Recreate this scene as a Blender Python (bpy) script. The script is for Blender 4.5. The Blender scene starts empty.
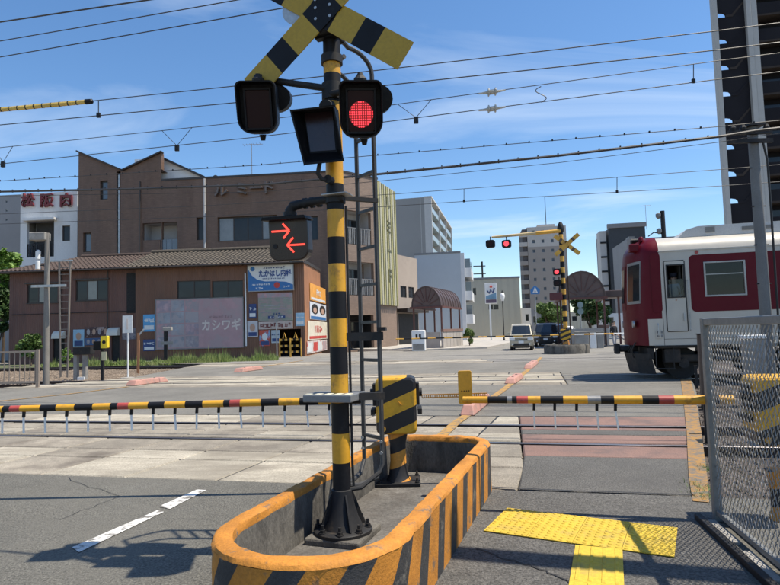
import bpy, bmesh, math, random
from math import radians, sin, cos, tan, pi, sqrt, atan2, floor
from mathutils import Vector, Matrix
random.seed(7)
SC = bpy.context.scene
COL = SC.collection

# ---------------------------------------------------------------- camera
F, CX, CY, EYE = 586.0, 390.0, 292.5, 1.5          # focal length in photo pixels, photo centre, eye height
PITCH, ROLL = radians(3.8), radians(1.7)
c_f = Vector((0, cos(PITCH), sin(PITCH)))
_u0 = Vector((0, -sin(PITCH), cos(PITCH)))
_r0 = Vector((1, 0, 0))
c_r = cos(ROLL) * _r0 - sin(ROLL) * _u0
c_u = sin(ROLL) * _r0 + cos(ROLL) * _u0
CAM = Vector((0, 0, EYE))
cd = bpy.data.cameras.new('Camera')
cam = bpy.data.objects.new('Camera', cd)
COL.objects.link(cam)
cd.sensor_fit = 'HORIZONTAL'
cd.sensor_width = 36.0
cd.lens = 36.0 * F / 780.0
cd.clip_start = 0.05
cd.clip_end = 5000
m = Matrix((c_r, c_u, -c_f)).transposed().to_4x4()
m.translation = CAM
cam.matrix_world = m
SC.camera = cam

# ---------------------------------------------------------------- sky, sun, exposure
SUN_EL, SUN_AZ = radians(65), atan2(1.0, -0.09)      # azimuth measured from +Y towards +X
W = bpy.data.worlds.new('World')
SC.world = W
W.use_nodes = True
nt = W.node_tree
nt.nodes.clear()
out = nt.nodes.new('ShaderNodeOutputWorld')
bg = nt.nodes.new('ShaderNodeBackground')
sky = nt.nodes.new('ShaderNodeTexSky')
sky.sky_type = 'NISHITA'
sky.sun_disc = False
sky.sun_elevation = SUN_EL
sky.sun_rotation = SUN_AZ
sky.altitude = 0
sky.air_density = 1.0
sky.dust_density = 0.25
sky.ozone_density = 3.0
bg.inputs['Strength'].default_value = 0.12
tc = nt.nodes.new('ShaderNodeTexCoord')
# thin cirrus: stretched noise on the sky direction projected to a plane overhead
sep = nt.nodes.new('ShaderNodeSeparateXYZ')
nt.links.new(tc.outputs['Generated'], sep.inputs[0])
def wmath(op, a, b):
    n = nt.nodes.new('ShaderNodeMath'); n.operation = op
    for i, v in enumerate((a, b)):
        if isinstance(v, (int, float)): n.inputs[i].default_value = v
        else: nt.links.new(v, n.inputs[i])
    return n.outputs[0]
zc = wmath('ADD', wmath('MAXIMUM', sep.outputs[2], 0.0), 0.12)
cmb = nt.nodes.new('ShaderNodeCombineXYZ')
nt.links.new(wmath('DIVIDE', sep.outputs[0], zc), cmb.inputs[0])
nt.links.new(wmath('DIVIDE', sep.outputs[1], zc), cmb.inputs[1])
mp = nt.nodes.new('ShaderNodeMapping')
mp.inputs['Rotation'].default_value = (0, 0, radians(-28))
mp.inputs['Location'].default_value = (1.3, 0.4, 0)
mp.inputs['Scale'].default_value = (0.42, 1.15, 1)
nt.links.new(cmb.outputs[0], mp.inputs[0])
nz = nt.nodes.new('ShaderNodeTexNoise')
nz.inputs['Scale'].default_value = 1.1
nz.inputs['Detail'].default_value = 9
nz.inputs['Roughness'].default_value = 0.55
nz.inputs['Distortion'].default_value = 0.7
nt.links.new(mp.outputs[0], nz.inputs['Vector'])
rp = nt.nodes.new('ShaderNodeValToRGB')
rp.color_ramp.elements[0].position = 0.51
rp.color_ramp.elements[0].color = (0, 0, 0, 1)
rp.color_ramp.elements[1].position = 0.86
rp.color_ramp.elements[1].color = (0.75, 0.75, 0.75, 1)
nt.links.new(nz.outputs['Fac'], rp.inputs[0])
mx = nt.nodes.new('ShaderNodeMix')
mx.data_type = 'RGBA'
mx.inputs['B'].default_value = (6.2, 6.9, 7.7, 1)
nt.links.new(rp.outputs[0], mx.inputs['Factor'])
hs = nt.nodes.new('ShaderNodeHueSaturation')
hs.inputs['Saturation'].default_value = 1.16
hs.inputs['Value'].default_value = 1.10
nt.links.new(sky.outputs[0], hs.inputs['Color'])
nt.links.new(hs.outputs[0], mx.inputs['A'])
nt.links.new(mx.outputs['Result'], bg.inputs[0])
nt.links.new(bg.outputs[0], out.inputs[0])

sl = bpy.data.lights.new('Sun', 'SUN')
sl.energy = 5.0
sl.angle = radians(0.55)
sl.color = (1.0, 0.91, 0.765)
sun = bpy.data.objects.new('Sun', sl)
COL.objects.link(sun)
sdir = Vector((sin(SUN_AZ) * cos(SUN_EL), cos(SUN_AZ) * cos(SUN_EL), sin(SUN_EL)))
sun.rotation_euler = sdir.to_track_quat('Z', 'Y').to_euler()
sun.location = (20, 0, 40)
SC.view_settings.view_transform = 'Standard'
SC.view_settings.look = 'None'
SC.view_settings.gamma = 1
SC.view_settings.exposure = 0.45
SC.view_settings.use_curve_mapping = False

# ---------------------------------------------------------------- photo pixel -> place
def ray(x, y):
    return c_f + c_r * ((x - CX) / F) + c_u * ((CY - y) / F)
def G(x, y, z=0.0):                    # the point of a level surface at height z seen at that pixel
    d = ray(x, y)
    return CAM + d * ((z - EYE) / d.z)
def AT(x, y, D):                       # the point seen at that pixel, D metres ahead
    d = ray(x, y)
    return CAM + d * (D / d.y)
RA = radians(13.5)                     # the rails run 13.5 degrees off the picture plane
mA = Vector((cos(RA), -sin(RA), 0))    # along the rails, to the right
nA = Vector((sin(RA), cos(RA), 0))     # across the rails, away
def MN(m, n, z=0.0):
    return mA * m + nA * n + Vector((0, 0, z))
def toMN(p):
    return p.dot(mA), p.dot(nA)
def ONN(px, py, n):                    # the point seen at that pixel in the upright plane n metres beyond, along the rails
    d = ray(px, py)
    return CAM + d * (n / d.dot(nA))
RD = radians(19)                       # the road heads 19 degrees right
class Fac:                             # an upright wall plane: origin under a pixel column at depth D, running at angle
    def __init__(s, px, D, ang):
        p = AT(px, 330, D)
        s.o = Vector((p.x, p.y, 0)); s.a = radians(ang)
        s.x = Vector((cos(s.a), sin(s.a), 0)); s.n = Vector((-sin(s.a), cos(s.a), 0))
    def loc(s, px, py, y=0.0):
        d = ray(px, py)
        o = s.o + s.n * y
        t = (o - CAM).dot(s.n) / d.dot(s.n)
        p = CAM + d * t
        return (p - s.o).dot(s.x), p.z
    def w(s, x, y, z):
        return s.o + s.x * x + s.n * y + Vector((0, 0, z))

# ---------------------------------------------------------------- materials
def lin(h):
    h = h.lstrip('#')
    o = []
    for i in (0, 2, 4):
        c = int(h[i:i + 2], 16) / 255
        o.append(c / 12.92 if c <= 0.04045 else ((c + 0.055) / 1.055) ** 2.4)
    return tuple(o)
MATS = {}
def mat(name, col, rough=0.75, metal=0.0, var=0.18, scale=1.5, fine=0.10, fscale=45.0, bump=0.0, bscale=60.0,
        stain=None, st_scale=0.8, st_lo=0.5, st_hi=0.62, spec=0.5, stretch=None, emit=None, estr=0.0, coat=0.0, mid=0.0, mscale=9.0, rnd=0.0):
    """a painted / mineral surface: broad and fine variation of one colour, an optional stain with ragged edges, fine relief"""
    mt = bpy.data.materials.new(name)
    mt.use_nodes = True
    t = mt.node_tree
    b = t.nodes['Principled BSDF']
    if isinstance(col, str): col = lin(col)
    geo = t.nodes.new('ShaderNodeNewGeometry')
    src = geo.outputs['Position']
    if stretch:
        mpn = t.nodes.new('ShaderNodeMapping')
        mpn.inputs['Scale'].default_value = stretch
        t.links.new(src, mpn.inputs[0]); src = mpn.outputs[0]
    def noise(sc, det=5, rgh=0.6):
        n = t.nodes.new('ShaderNodeTexNoise')
        n.inputs['Scale'].default_value = sc; n.inputs['Detail'].default_value = det; n.inputs['Roughness'].default_value = rgh
        t.links.new(src, n.inputs['Vector'])
        return n.outputs['Fac']
    def mrange(v, lo, hi, a, c):
        r = t.nodes.new('ShaderNodeMapRange')
        r.inputs[1].default_value = lo; r.inputs[2].default_value = hi; r.inputs[3].default_value = a; r.inputs[4].default_value = c
        t.links.new(v, r.inputs[0]); return r.outputs[0]
    v1 = mrange(noise(scale), 0.3, 0.7, 1 - var, 1 + var)
    v2 = mrange(noise(fscale, 3), 0.3, 0.7, 1 - fine, 1 + fine)
    mul = t.nodes.new('ShaderNodeMath'); mul.operation = 'MULTIPLY'
    t.links.new(v1, mul.inputs[0]); t.links.new(v2, mul.inputs[1])
    if rnd:
        oi = t.nodes.new('ShaderNodeObjectInfo')
        m4 = t.nodes.new('ShaderNodeMath'); m4.operation = 'MULTIPLY'
        t.links.new(mul.outputs[0], m4.inputs[0]); t.links.new(mrange(oi.outputs['Random'], 0, 1, 1 - rnd, 1 + rnd), m4.inputs[1]); mul = m4
    if mid:
        m3 = t.nodes.new('ShaderNodeMath'); m3.operation = 'MULTIPLY'
        t.links.new(mul.outputs[0], m3.inputs[0]); t.links.new(mrange(noise(mscale, 6, 0.7), 0.3, 0.7, 1 - mid, 1 + mid), m3.inputs[1]); mul = m3
    vm = t.nodes.new('ShaderNodeVectorMath'); vm.operation = 'SCALE'
    vm.inputs[0].default_value = col
    t.links.new(mul.outputs[0], vm.inputs['Scale'])
    cur = vm.outputs[0]
    if stain:
        if isinstance(stain, str): stain = lin(stain)
        mk = mrange(noise(st_scale, 8, 0.68), st_lo, st_hi, 0, 1)
        mxn = t.nodes.new('ShaderNodeMix'); mxn.data_type = 'RGBA'
        mxn.inputs['B'].default_value = (*stain, 1)
        t.links.new(mk, mxn.inputs['Factor']); t.links.new(cur, mxn.inputs['A'])
        cur = mxn.outputs['Result']
    t.links.new(cur, b.inputs['Base Color'])
    b.inputs['Metallic'].default_value = metal
    b.inputs['Specular IOR Level'].default_value = spec
    rr = mrange(noise(scale * 3), 0.3, 0.7, max(0.02, rough - 0.08), min(1, rough + 0.08))
    t.links.new(rr, b.inputs['Roughness'])
    if coat: b.inputs['Coat Weight'].default_value = coat
    if bump:
        bp = t.nodes.new('ShaderNodeBump')
        bp.inputs['Strength'].default_value = bump; bp.inputs['Distance'].default_value = 0.02
        t.links.new(noise(bscale, 4), bp.inputs['Height'])
        t.links.new(bp.outputs[0], b.inputs['Normal'])
    if emit:
        b.inputs['Emission Color'].default_value = (*emit, 1)
        b.inputs['Emission Strength'].default_value = estr
    MATS[name] = mt
    return mt
def ribbed(name, col, period=0.1, axis='X', depth=0.6, **k):
    """profiled sheet: fine ribs as relief, on top of mat()"""
    mt = mat(name, col, **k)
    t = mt.node_tree; b = t.nodes['Principled BSDF']
    tcn = t.nodes.new('ShaderNodeTexCoord')
    wv = t.nodes.new('ShaderNodeTexWave')
    wv.wave_type = 'BANDS'; wv.bands_direction = axis; wv.wave_profile = 'SIN'
    wv.inputs['Scale'].default_value = 0.31416 / period   # wave texture: one band per 2*pi/20 units at scale 1
    t.links.new(tcn.outputs['Object'], wv.inputs['Vector'])
    bp = t.nodes.new('ShaderNodeBump'); bp.inputs['Strength'].default_value = depth; bp.inputs['Distance'].default_value = period * 0.3
    t.links.new(wv.outputs['Fac'], bp.inputs['Height']); t.links.new(bp.outputs[0], b.inputs['Normal'])
    return mt
def bricked(name, c1, c2, mortar, w=0.24, h=0.07, **k):
    """small wall tiles too far away to tell apart"""
    mt = mat(name, c1, **k)
    t = mt.node_tree; b = t.nodes['Principled BSDF']
    lk = b.inputs['Base Color'].links[0]; cur = lk.from_socket
    tcn = t.nodes.new('ShaderNodeTexCoord')
    sp = t.nodes.new('ShaderNodeSeparateXYZ'); t.links.new(tcn.outputs['Object'], sp.inputs[0])
    ad = t.nodes.new('ShaderNodeMath'); ad.operation = 'ADD'
    t.links.new(sp.outputs[0], ad.inputs[0]); t.links.new(sp.outputs[1], ad.inputs[1])
    cm = t.nodes.new('ShaderNodeCombineXYZ')
    t.links.new(ad.outputs[0], cm.inputs[0]); t.links.new(sp.outputs[2], cm.inputs[1])
    br = t.nodes.new('ShaderNodeTexBrick')
    br.inputs['Scale'].default_value = 1.0
    br.inputs['Brick Width'].default_value = w; br.inputs['Row Height'].default_value = h
    br.inputs['Mortar Size'].default_value = 0.008
    br.inputs['Color1'].default_value = (*[0.9] * 3, 1); br.inputs['Color2'].default_value = (*[1.1] * 3, 1)
    br.inputs['Mortar'].default_value = (*[mortar] * 3, 1)
    t.links.new(cm.outputs[0], br.inputs['Vector'])
    mm = t.nodes.new('ShaderNodeMix'); mm.data_type = 'RGBA'; mm.blend_type = 'MULTIPLY'; mm.inputs['Factor'].default_value = 1
    t.links.new(cur, mm.inputs['A']); t.links.new(br.outputs['Color'], mm.inputs['B'])
    t.links.new(mm.outputs['Result'], b.inputs['Base Color'])
    return mt
def striped(name, c1, c2, vec, period, off=0.0, duty=0.5, **k):
    """two paints in bands, laid out in the thing's own coordinates"""
    mt = mat(name, c1, **k)
    t = mt.node_tree; b = t.nodes['Principled BSDF']
    cur = b.inputs['Base Color'].links[0].from_socket
    tcn = t.nodes.new('ShaderNodeTexCoord')
    dt = t.nodes.new('ShaderNodeVectorMath'); dt.operation = 'DOT_PRODUCT'
    dt.inputs[1].default_value = [c / period for c in vec]
    t.links.new(tcn.outputs['Object'], dt.inputs[0])
    ad = t.nodes.new('ShaderNodeMath'); ad.operation = 'ADD'; ad.inputs[1].default_value = off
    t.links.new(dt.outputs['Value'], ad.inputs[0])
    fr = t.nodes.new('ShaderNodeMath'); fr.operation = 'FRACT'; t.links.new(ad.outputs[0], fr.inputs[0])
    gt = t.nodes.new('ShaderNodeMath'); gt.operation = 'GREATER_THAN'; gt.inputs[1].default_value = duty
    t.links.new(fr.outputs[0], gt.inputs[0])
    mm = t.nodes.new('ShaderNodeMix'); mm.data_type = 'RGBA'
    c2 = lin(c2) if isinstance(c2, str) else c2
    mm.inputs['B'].default_value = (*c2, 1)
    t.links.new(gt.outputs[0], mm.inputs['Factor']); t.links.new(cur, mm.inputs['A'])
    t.links.new(mm.outputs['Result'], b.inputs['Base Color'])
    return mt
def glass_clear(name, tint=(0.75, 0.8, 0.8)):
    mt = bpy.data.materials.new(name); mt.use_nodes = True
    t = mt.node_tree; t.nodes.clear()
    o = t.nodes.new('ShaderNodeOutputMaterial')
    tr = t.nodes.new('ShaderNodeBsdfTransparent'); tr.inputs[0].default_value = (*tint, 1)
    gl = t.nodes.new('ShaderNodeBsdfGlossy'); gl.inputs['Roughness'].default_value = 0.03
    fr = t.nodes.new('ShaderNodeFresnel'); fr.inputs[0].default_value = 1.5
    ms = t.nodes.new('ShaderNodeMixShader')
    t.links.new(fr.outputs[0], ms.inputs[0]); t.links.new(tr.outputs[0], ms.inputs[1]); t.links.new(gl.outputs[0], ms.inputs[2])
    t.links.new(ms.outputs[0], o.inputs[0])
    return mt

# ---------------------------------------------------------------- mesh building
class MB:
    def __init__(s): s.v = []; s.f = []; s.m = []
    def add(s, vs, fs, mi=0):
        b = len(s.v)
        s.v += [tuple(p) for p in vs]
        for k in fs:
            s.f.append([b + i for i in k]); s.m.append(mi)
        return s
    def box(s, x0, x1, y0, y1, z0, z1, mi=0):
        return s.add([(x0, y0, z0), (x1, y0, z0), (x1, y1, z0), (x0, y1, z0), (x0, y0, z1), (x1, y0, z1), (x1, y1, z1), (x0, y1, z1)],
                     [(3, 2, 1, 0), (4, 5, 6, 7), (0, 1, 5, 4), (1, 2, 6, 5), (2, 3, 7, 6), (3, 0, 4, 7)], mi)
    def hexa(s, base, top, mi=0):          # two quads joined
        return s.add(list(base) + list(top), [(3, 2, 1, 0), (4, 5, 6, 7), (0, 1, 5, 4), (1, 2, 6, 5), (2, 3, 7, 6), (3, 0, 4, 7)], mi)
    def quad(s, a, b, c, d, mi=0): return s.add([a, b, c, d], [(0, 1, 2, 3)], mi)
    def bar(s, p, q, w, h=None, mi=0, up=(0, 0, 1)):
        p = Vector(p); q = Vector(q); h = w if h is None else h
        d = (q - p).normalized(); u = Vector(up)
        if abs(d.dot(u)) > 0.98: u = Vector((0, 1, 0))
        a = d.cross(u).normalized() * w / 2; b = a.cross(d).normalized() * h / 2
        return s.hexa([p - a - b, p + a - b, p + a + b, p - a + b], [q - a - b, q + a - b, q + a + b, q - a + b], mi)
    def tube(s, pts, r, seg=8, mi=0, cap=True, closed=False):
        pts = [Vector(p) for p in pts]; n = len(pts)
        rs = r if isinstance(r, (list, tuple)) else [r] * n
        b = len(s.v); prev = None
        for i, p in enumerate(pts):
            d = (pts[min(i + 1, n - 1)] - pts[max(i - 1, 0)])
            d = d.normalized() if d.length > 1e-9 else Vector((0, 0, 1))
            if prev is None:
                u = Vector((0, 0, 1)) if abs(d.z) < 0.9 else Vector((1, 0, 0))
            else: u = prev
            a = d.cross(u).normalized(); u2 = a.cross(d).normalized(); prev = u2
            for k in range(seg):
                t = 2 * pi * k / seg
                s.v.append(tuple(p + (a * cos(t) + u2 * sin(t)) * rs[i]))
        for i in range(n - 1):
            for k in range(seg):
                k2 = (k + 1) % seg
                s.f.append([b + i * seg + k, b + i * seg + k2, b + (i + 1) * seg + k2, b + (i + 1) * seg + k]); s.m.append(mi if not isinstance(mi, list) else mi[i])
        if cap:
            s.f.append([b + k for k in range(seg)][::-1]); s.m.append(mi if not isinstance(mi, list) else mi[0])
            s.f.append([b + (n - 1) * seg + k for k in range(seg)]); s.m.append(mi if not isinstance(mi, list) else mi[-1])
        return s
    def prism(s, poly, d0, d1, ax='y', mi=0):      # outline in the other two axes, extruded
        def P(a, b, d): return {'y': (a, d, b), 'x': (d, a, b), 'z': (a, b, d)}[ax]
        n = len(poly)
        vs = [P(a, b, d0) for a, b in poly] + [P(a, b, d1) for a, b in poly]
        fs = [list(range(n))[::-1], [n + i for i in range(n)]] + [(i, (i + 1) % n, n + (i + 1) % n, n + i) for i in range(n)]
        return s.add(vs, fs, mi)
    def lathe(s, prof, seg=24, c=(0, 0, 0), mi=0):  # profile of (r, z)
        b = len(s.v); n = len(prof)
        for r, z in prof:
            for k in range(seg):
                t = 2 * pi * k / seg
                s.v.append((c[0] + r * cos(t), c[1] + r * sin(t), c[2] + z))
        for i in range(n - 1):
            for k in range(seg):
                k2 = (k + 1) % seg
                s.f.append([b + i * seg + k, b + i * seg + k2, b + (i + 1) * seg + k2, b + (i + 1) * seg + k])
                s.m.append(mi if not isinstance(mi, list) else mi[i])
        s.f.append([b + k for k in range(seg)][::-1]); s.m.append(mi if not isinstance(mi, list) else mi[0])
        s.f.append([b + (n - 1) * seg + k for k in range(seg)]); s.m.append(mi if not isinstance(mi, list) else mi[-1])
        return s
    def xf(s, M):
        s.v = [tuple(M @ Vector(p)) for p in s.v]; return s
    def mesh(s, name, mats, smooth=False):
        me = bpy.data.meshes.new(name)
        me.from_pydata(s.v, [], s.f)
        for k in (mats if isinstance(mats, (list, tuple)) else [mats]): me.materials.append(k)
        me.polygons.foreach_set('material_index', s.m)
        if smooth:
            me.polygons.foreach_set('use_smooth', [True] * len(s.f))
            try: me.set_sharp_from_angle(angle=radians(38))
            except Exception: pass
        me.update()
        return me
    def build(s, name, mats, parent=None, smooth=False, bevel=0.0, loc=None, rz=0.0):
        o = bpy.data.objects.new(name, s.mesh(name, mats, smooth))
        COL.objects.link(o)
        if parent is not None: o.parent = parent
        if loc is not None: o.location = loc
        if rz: o.rotation_euler = (0, 0, rz)
        if bevel:
            bv = o.modifiers.new('Bevel', 'BEVEL'); bv.width = bevel; bv.segments = 2; bv.limit_method = 'ANGLE'; bv.angle_limit = radians(40)
        return o
def tag(o, label, cat, group=None):
    o['label'] = label; o['category'] = cat
    if group: o['group'] = group
    return o
def thing(name, label, cat, loc=(0, 0, 0), rz=0.0, group=None):
    o = bpy.data.objects.new(name, None)
    o.empty_display_size = 0.2
    COL.objects.link(o)
    o.location = loc; o.rotation_euler = (0, 0, rz)
    return tag(o, label, cat, group)
def struct(o, kind='structure'):
    o['kind'] = kind; return o
def inst(me, name, parent=None, loc=(0, 0, 0), rot=(0, 0, 0)):
    o = bpy.data.objects.new(name, me); COL.objects.link(o)
    if parent is not None: o.parent = parent
    o.location = loc; o.rotation_euler = rot
    return o
def dup(root, loc, rz, label, group=None):
    def cp(o, par):
        c = o.copy(); COL.objects.link(c); c.parent = par
        for ch in [q for q in COL.objects if q.parent == o]: cp(ch, c)
        return c
    r = cp(root, None); r.location = loc; r.rotation_euler = (0, 0, rz); r['label'] = label
    if group: r['group'] = group
    return r
def text(body, size, x, y, z, mt, parent, side=0.0, bold=0.0, ext=0.004, name='lettering', sx=1.0, align='CENTER', tilt=0.0):
    """lettering as a mesh, upright, facing -y of its parent (side: turned about z)"""
    cu = bpy.data.curves.new('t', 'FONT')
    cu.body = body; cu.size = size; cu.extrude = ext; cu.offset = bold
    cu.align_x = align; cu.align_y = 'CENTER'; cu.resolution_u = 3
    to = bpy.data.objects.new('t', cu); COL.objects.link(to)
    dg = bpy.context.evaluated_depsgraph_get()
    me = bpy.data.meshes.new_from_object(to.evaluated_get(dg))
    bpy.data.objects.remove(to); bpy.data.curves.remove(cu)
    me.materials.clear(); me.materials.append(mt)
    o = bpy.data.objects.new(name, me); COL.objects.link(o)
    o.parent = parent; o.location = (x, y, z); o.rotation_euler = (pi / 2, tilt, side); o.scale = (sx, 1, 1)
    return o
def pseudo(n, size, x, y, z, mt, parent, sx=1.0):
    """a line of print too small to read: n character-sized knots of short strokes, as one flat mesh"""
    rn = random.Random(int(abs(x * 977 + z * 613 + n * 31) * 10)); mb = MB()
    for k in range(n):
        cx = x + (k - (n - 1) / 2) * size * sx; q = size * .40
        for j in range(5):
            t_ = size * .07; a = rn.uniform(-q, q)
            if rn.random() < .55: mb.box(cx - q * sx * rn.uniform(.4, 1), cx + q * sx * rn.uniform(.4, 1), y - .004 - .0004 * j, y, z + a - t_, z + a + t_)
            else: mb.box(cx + a * sx - t_, cx + a * sx + t_, y - .004 - .0004 * j, y, z - q * rn.uniform(.4, 1), z + q * rn.uniform(.4, 1))
    o = mb.build('small_print', mt, parent); o['kind'] = 'stuff'
    return o
def rrect(x0, x1, z0, z1, r, n=4):
    pts = []
    for cx, cz, a0 in ((x1 - r, z1 - r, 0), (x0 + r, z1 - r, 90), (x0 + r, z0 + r, 180), (x1 - r, z0 + r, 270)):
        for k in range(n + 1):
            a = radians(a0 + 90 * k / n); pts.append((cx + r * cos(a), cz + r * sin(a)))
    return pts
def holes_wall(mb, x0, x1, z0, z1, holes, depth, fn=None, mi=0):
    """an upright wall skin with rectangular openings and their reveals; fn(u, v, z) places it"""
    fn = fn or (lambda u, v, z: (u, v, z))
    xs = sorted({x0, x1, *[h[0] for h in holes], *[h[1] for h in holes]}); zs = sorted({z0, z1, *[h[2] for h in holes], *[h[3] for h in holes]})
    xs = [x for x in xs if x0 - 1e-6 <= x <= x1 + 1e-6]; zs = [z for z in zs if z0 - 1e-6 <= z <= z1 + 1e-6]
    for i in range(len(xs) - 1):
        for j in range(len(zs) - 1):
            cx = (xs[i] + xs[i + 1]) / 2; cz = (zs[j] + zs[j + 1]) / 2
            if any(h[0] < cx < h[1] and h[2] < cz < h[3] for h in holes): continue
            mb.quad(fn(xs[i], 0, zs[j]), fn(xs[i + 1], 0, zs[j]), fn(xs[i + 1], 0, zs[j + 1]), fn(xs[i], 0, zs[j + 1]), mi)
    for a, b, c, d in holes:
        for (p, q) in (((a, c), (b, c)), ((b, c), (b, d)), ((b, d), (a, d)), ((a, d), (a, c))):
            mb.quad(fn(p[0], 0, p[1]), fn(q[0], 0, q[1]), fn(q[0], depth, q[1]), fn(p[0], depth, p[1]), mi)

# paints and surfaces used all over
M_YEL = mat('yellow_paint', (0.62, 0.315, 0.02), 0.5, var=0.10, scale=3, fine=0.06, stain=(0.24, 0.13, 0.035), st_scale=9, st_lo=0.56, st_hi=0.72)
M_BLK = mat('black_paint', (0.008, 0.008, 0.010), 0.55, spec=0.25, var=0.2, scale=3, stain=(0.035, 0.032, 0.03), st_scale=8, st_lo=0.58, st_hi=0.75)
M_ORG = mat('worn_orange_paint', (0.46, 0.185, 0.022), 0.75, var=0.22, mid=.14, mscale=8, scale=3, fine=0.16, fscale=60, stain=(0.15, 0.11, 0.075), st_scale=7, st_lo=0.575, st_hi=0.66, bump=0.25, bscale=70)
M_PBLK = mat('worn_black_paint', (0.035, 0.035, 0.037), 0.75, var=0.25, scale=3, fine=0.2, fscale=60, stain=(0.17, 0.16, 0.14), st_scale=7, st_lo=0.56, st_hi=0.70, bump=0.25, bscale=70)
M_RED = mat('red_reflective', (0.36, 0.055, 0.045), 0.5)
M_WHT = mat('white_paint', (0.78, 0.78, 0.76), 0.5, var=0.08)
M_GRY = mat('grey_metal', (0.22, 0.22, 0.22), 0.5, metal=0.3, var=0.15, scale=4)
M_GALV = mat('galvanised_steel', (0.42, 0.43, 0.43), 0.45, metal=0.7, var=0.18, scale=6, fine=0.12)
M_DARK = mat('dark_metal', (0.018, 0.018, 0.019), 0.6, metal=0.0, spec=0.3, var=0.3, scale=6, stain=(0.055, 0.043, 0.032), st_scale=9, st_lo=0.56, st_hi=0.72)
M_CONC = mat('concrete', (0.30, 0.285, 0.26), 0.9, var=0.18, scale=1.2, fine=0.16, fscale=70, stain=(0.14, 0.125, 0.11), st_scale=1.6, st_lo=0.52, st_hi=0.72, bump=0.25, bscale=90)
M_GLASS = mat('window_glass', (0.018, 0.021, 0.024), 0.06, var=0.3, scale=0.6, fine=0, spec=0.4)
M_ALU = mat('aluminium_frame', (0.30, 0.30, 0.30), 0.4, metal=0.6, var=0.08)
M_BRONZE = mat('dark_bronze_frame', (0.06, 0.05, 0.045), 0.45, metal=0.4, var=0.1)
M_LED = mat('red_led', (0.5, 0.02, 0.02), 0.4, emit=(1.0, 0.05, 0.07), estr=1.6)
# ================================================================ ground, road, crossing
M_GND = mat('bare_ground', (0.20, 0.18, 0.15), 0.95, var=0.2, scale=0.3, fine=0.2, fscale=20, bump=0.4, bscale=30)
def asphalt(name, col, st):
    return mat(name, col, 0.9, var=0.18, scale=0.6, fine=0.62, fscale=60, mid=0.16, mscale=11, stain=st, st_scale=0.55, st_lo=0.50, st_hi=0.72, bump=1.0, bscale=95)
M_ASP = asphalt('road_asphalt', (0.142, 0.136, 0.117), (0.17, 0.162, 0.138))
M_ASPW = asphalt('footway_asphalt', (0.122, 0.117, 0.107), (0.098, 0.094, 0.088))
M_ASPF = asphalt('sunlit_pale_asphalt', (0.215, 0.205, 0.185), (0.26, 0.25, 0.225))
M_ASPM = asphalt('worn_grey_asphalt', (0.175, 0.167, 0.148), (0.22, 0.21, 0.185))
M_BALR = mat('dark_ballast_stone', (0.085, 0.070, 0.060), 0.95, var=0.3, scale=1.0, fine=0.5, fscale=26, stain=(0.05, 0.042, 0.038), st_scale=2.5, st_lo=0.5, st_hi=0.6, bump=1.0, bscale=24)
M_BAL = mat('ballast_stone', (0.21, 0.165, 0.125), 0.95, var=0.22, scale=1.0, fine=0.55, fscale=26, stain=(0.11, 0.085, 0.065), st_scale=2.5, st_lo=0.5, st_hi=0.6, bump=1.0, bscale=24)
M_PAN = mat('crossing_concrete', (0.345, 0.312, 0.25), 0.9, var=0.2, scale=0.9, mid=.16, mscale=5, rnd=.14, fine=0.4, fscale=80, stain=(0.21, 0.185, 0.145), st_scale=1.2, st_lo=0.46, st_hi=0.66, bump=0.3, bscale=120, stretch=(0.6, 1.5, 1))
M_PAN2 = mat('crossing_concrete_dirty', (0.25, 0.222, 0.178), 0.9, var=0.22, scale=0.9, mid=.18, mscale=5, rnd=.16, fine=0.4, fscale=80, stain=(0.13, 0.11, 0.088), st_scale=1.1, st_lo=0.48, st_hi=0.68, bump=0.3, bscale=120)
M_REDP = mat('red_coated_asphalt', (0.21, 0.128, 0.105), 0.9, var=0.14, scale=0.8, fine=0.34, fscale=110, stain=(0.12, 0.09, 0.085), st_scale=1.5, st_lo=0.5, st_hi=0.68, bump=0.4, bscale=200)
M_RAIL = mat('worn_rail_steel', (0.20, 0.19, 0.20), 0.32, metal=0.75, var=0.2, scale=1.0)
M_RUST = mat('rusty_rail_steel', (0.04, 0.026, 0.02), 0.85, var=0.25, scale=3, fine=0.2)
def paint_worn(name, col, lo=0.44, hi=0.60):
    return mat(name, col, 0.8, var=0.1, fine=0.15, fscale=80, stain=(0.13, 0.12, 0.105), st_scale=11, st_lo=lo + 0.08, st_hi=hi + 0.1, bump=0.3, bscale=200)
M_LYEL = paint_worn('worn_yellow_line', (0.40, 0.225, 0.055), 0.40, 0.52)
M_LWHT = paint_worn('worn_white_line', (0.62, 0.61, 0.58), 0.40, 0.50)
M_TACT = mat('tactile_yellow', (0.56, 0.39, 0.035), 0.75, var=0.10, rnd=.07, fine=0.14, stain=(0.36, 0.27, 0.07), st_scale=5, st_lo=0.52, st_hi=0.72, bump=0.15)
M_TAR = mat('tar_seam', (0.02, 0.02, 0.02), 0.7, var=0.2)
M_PINK = mat('faded_red_plastic', (0.43, 0.225, 0.18), 0.7, var=0.15, scale=3, stain=(0.27, 0.20, 0.17), st_scale=5, st_lo=0.52, st_hi=0.68)

struct(MB().quad((-900, -200, -0.26), (900, -200, -0.26), (900, 1500, -0.26), (-900, 1500, -0.26)).build('ground', M_GND))

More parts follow.
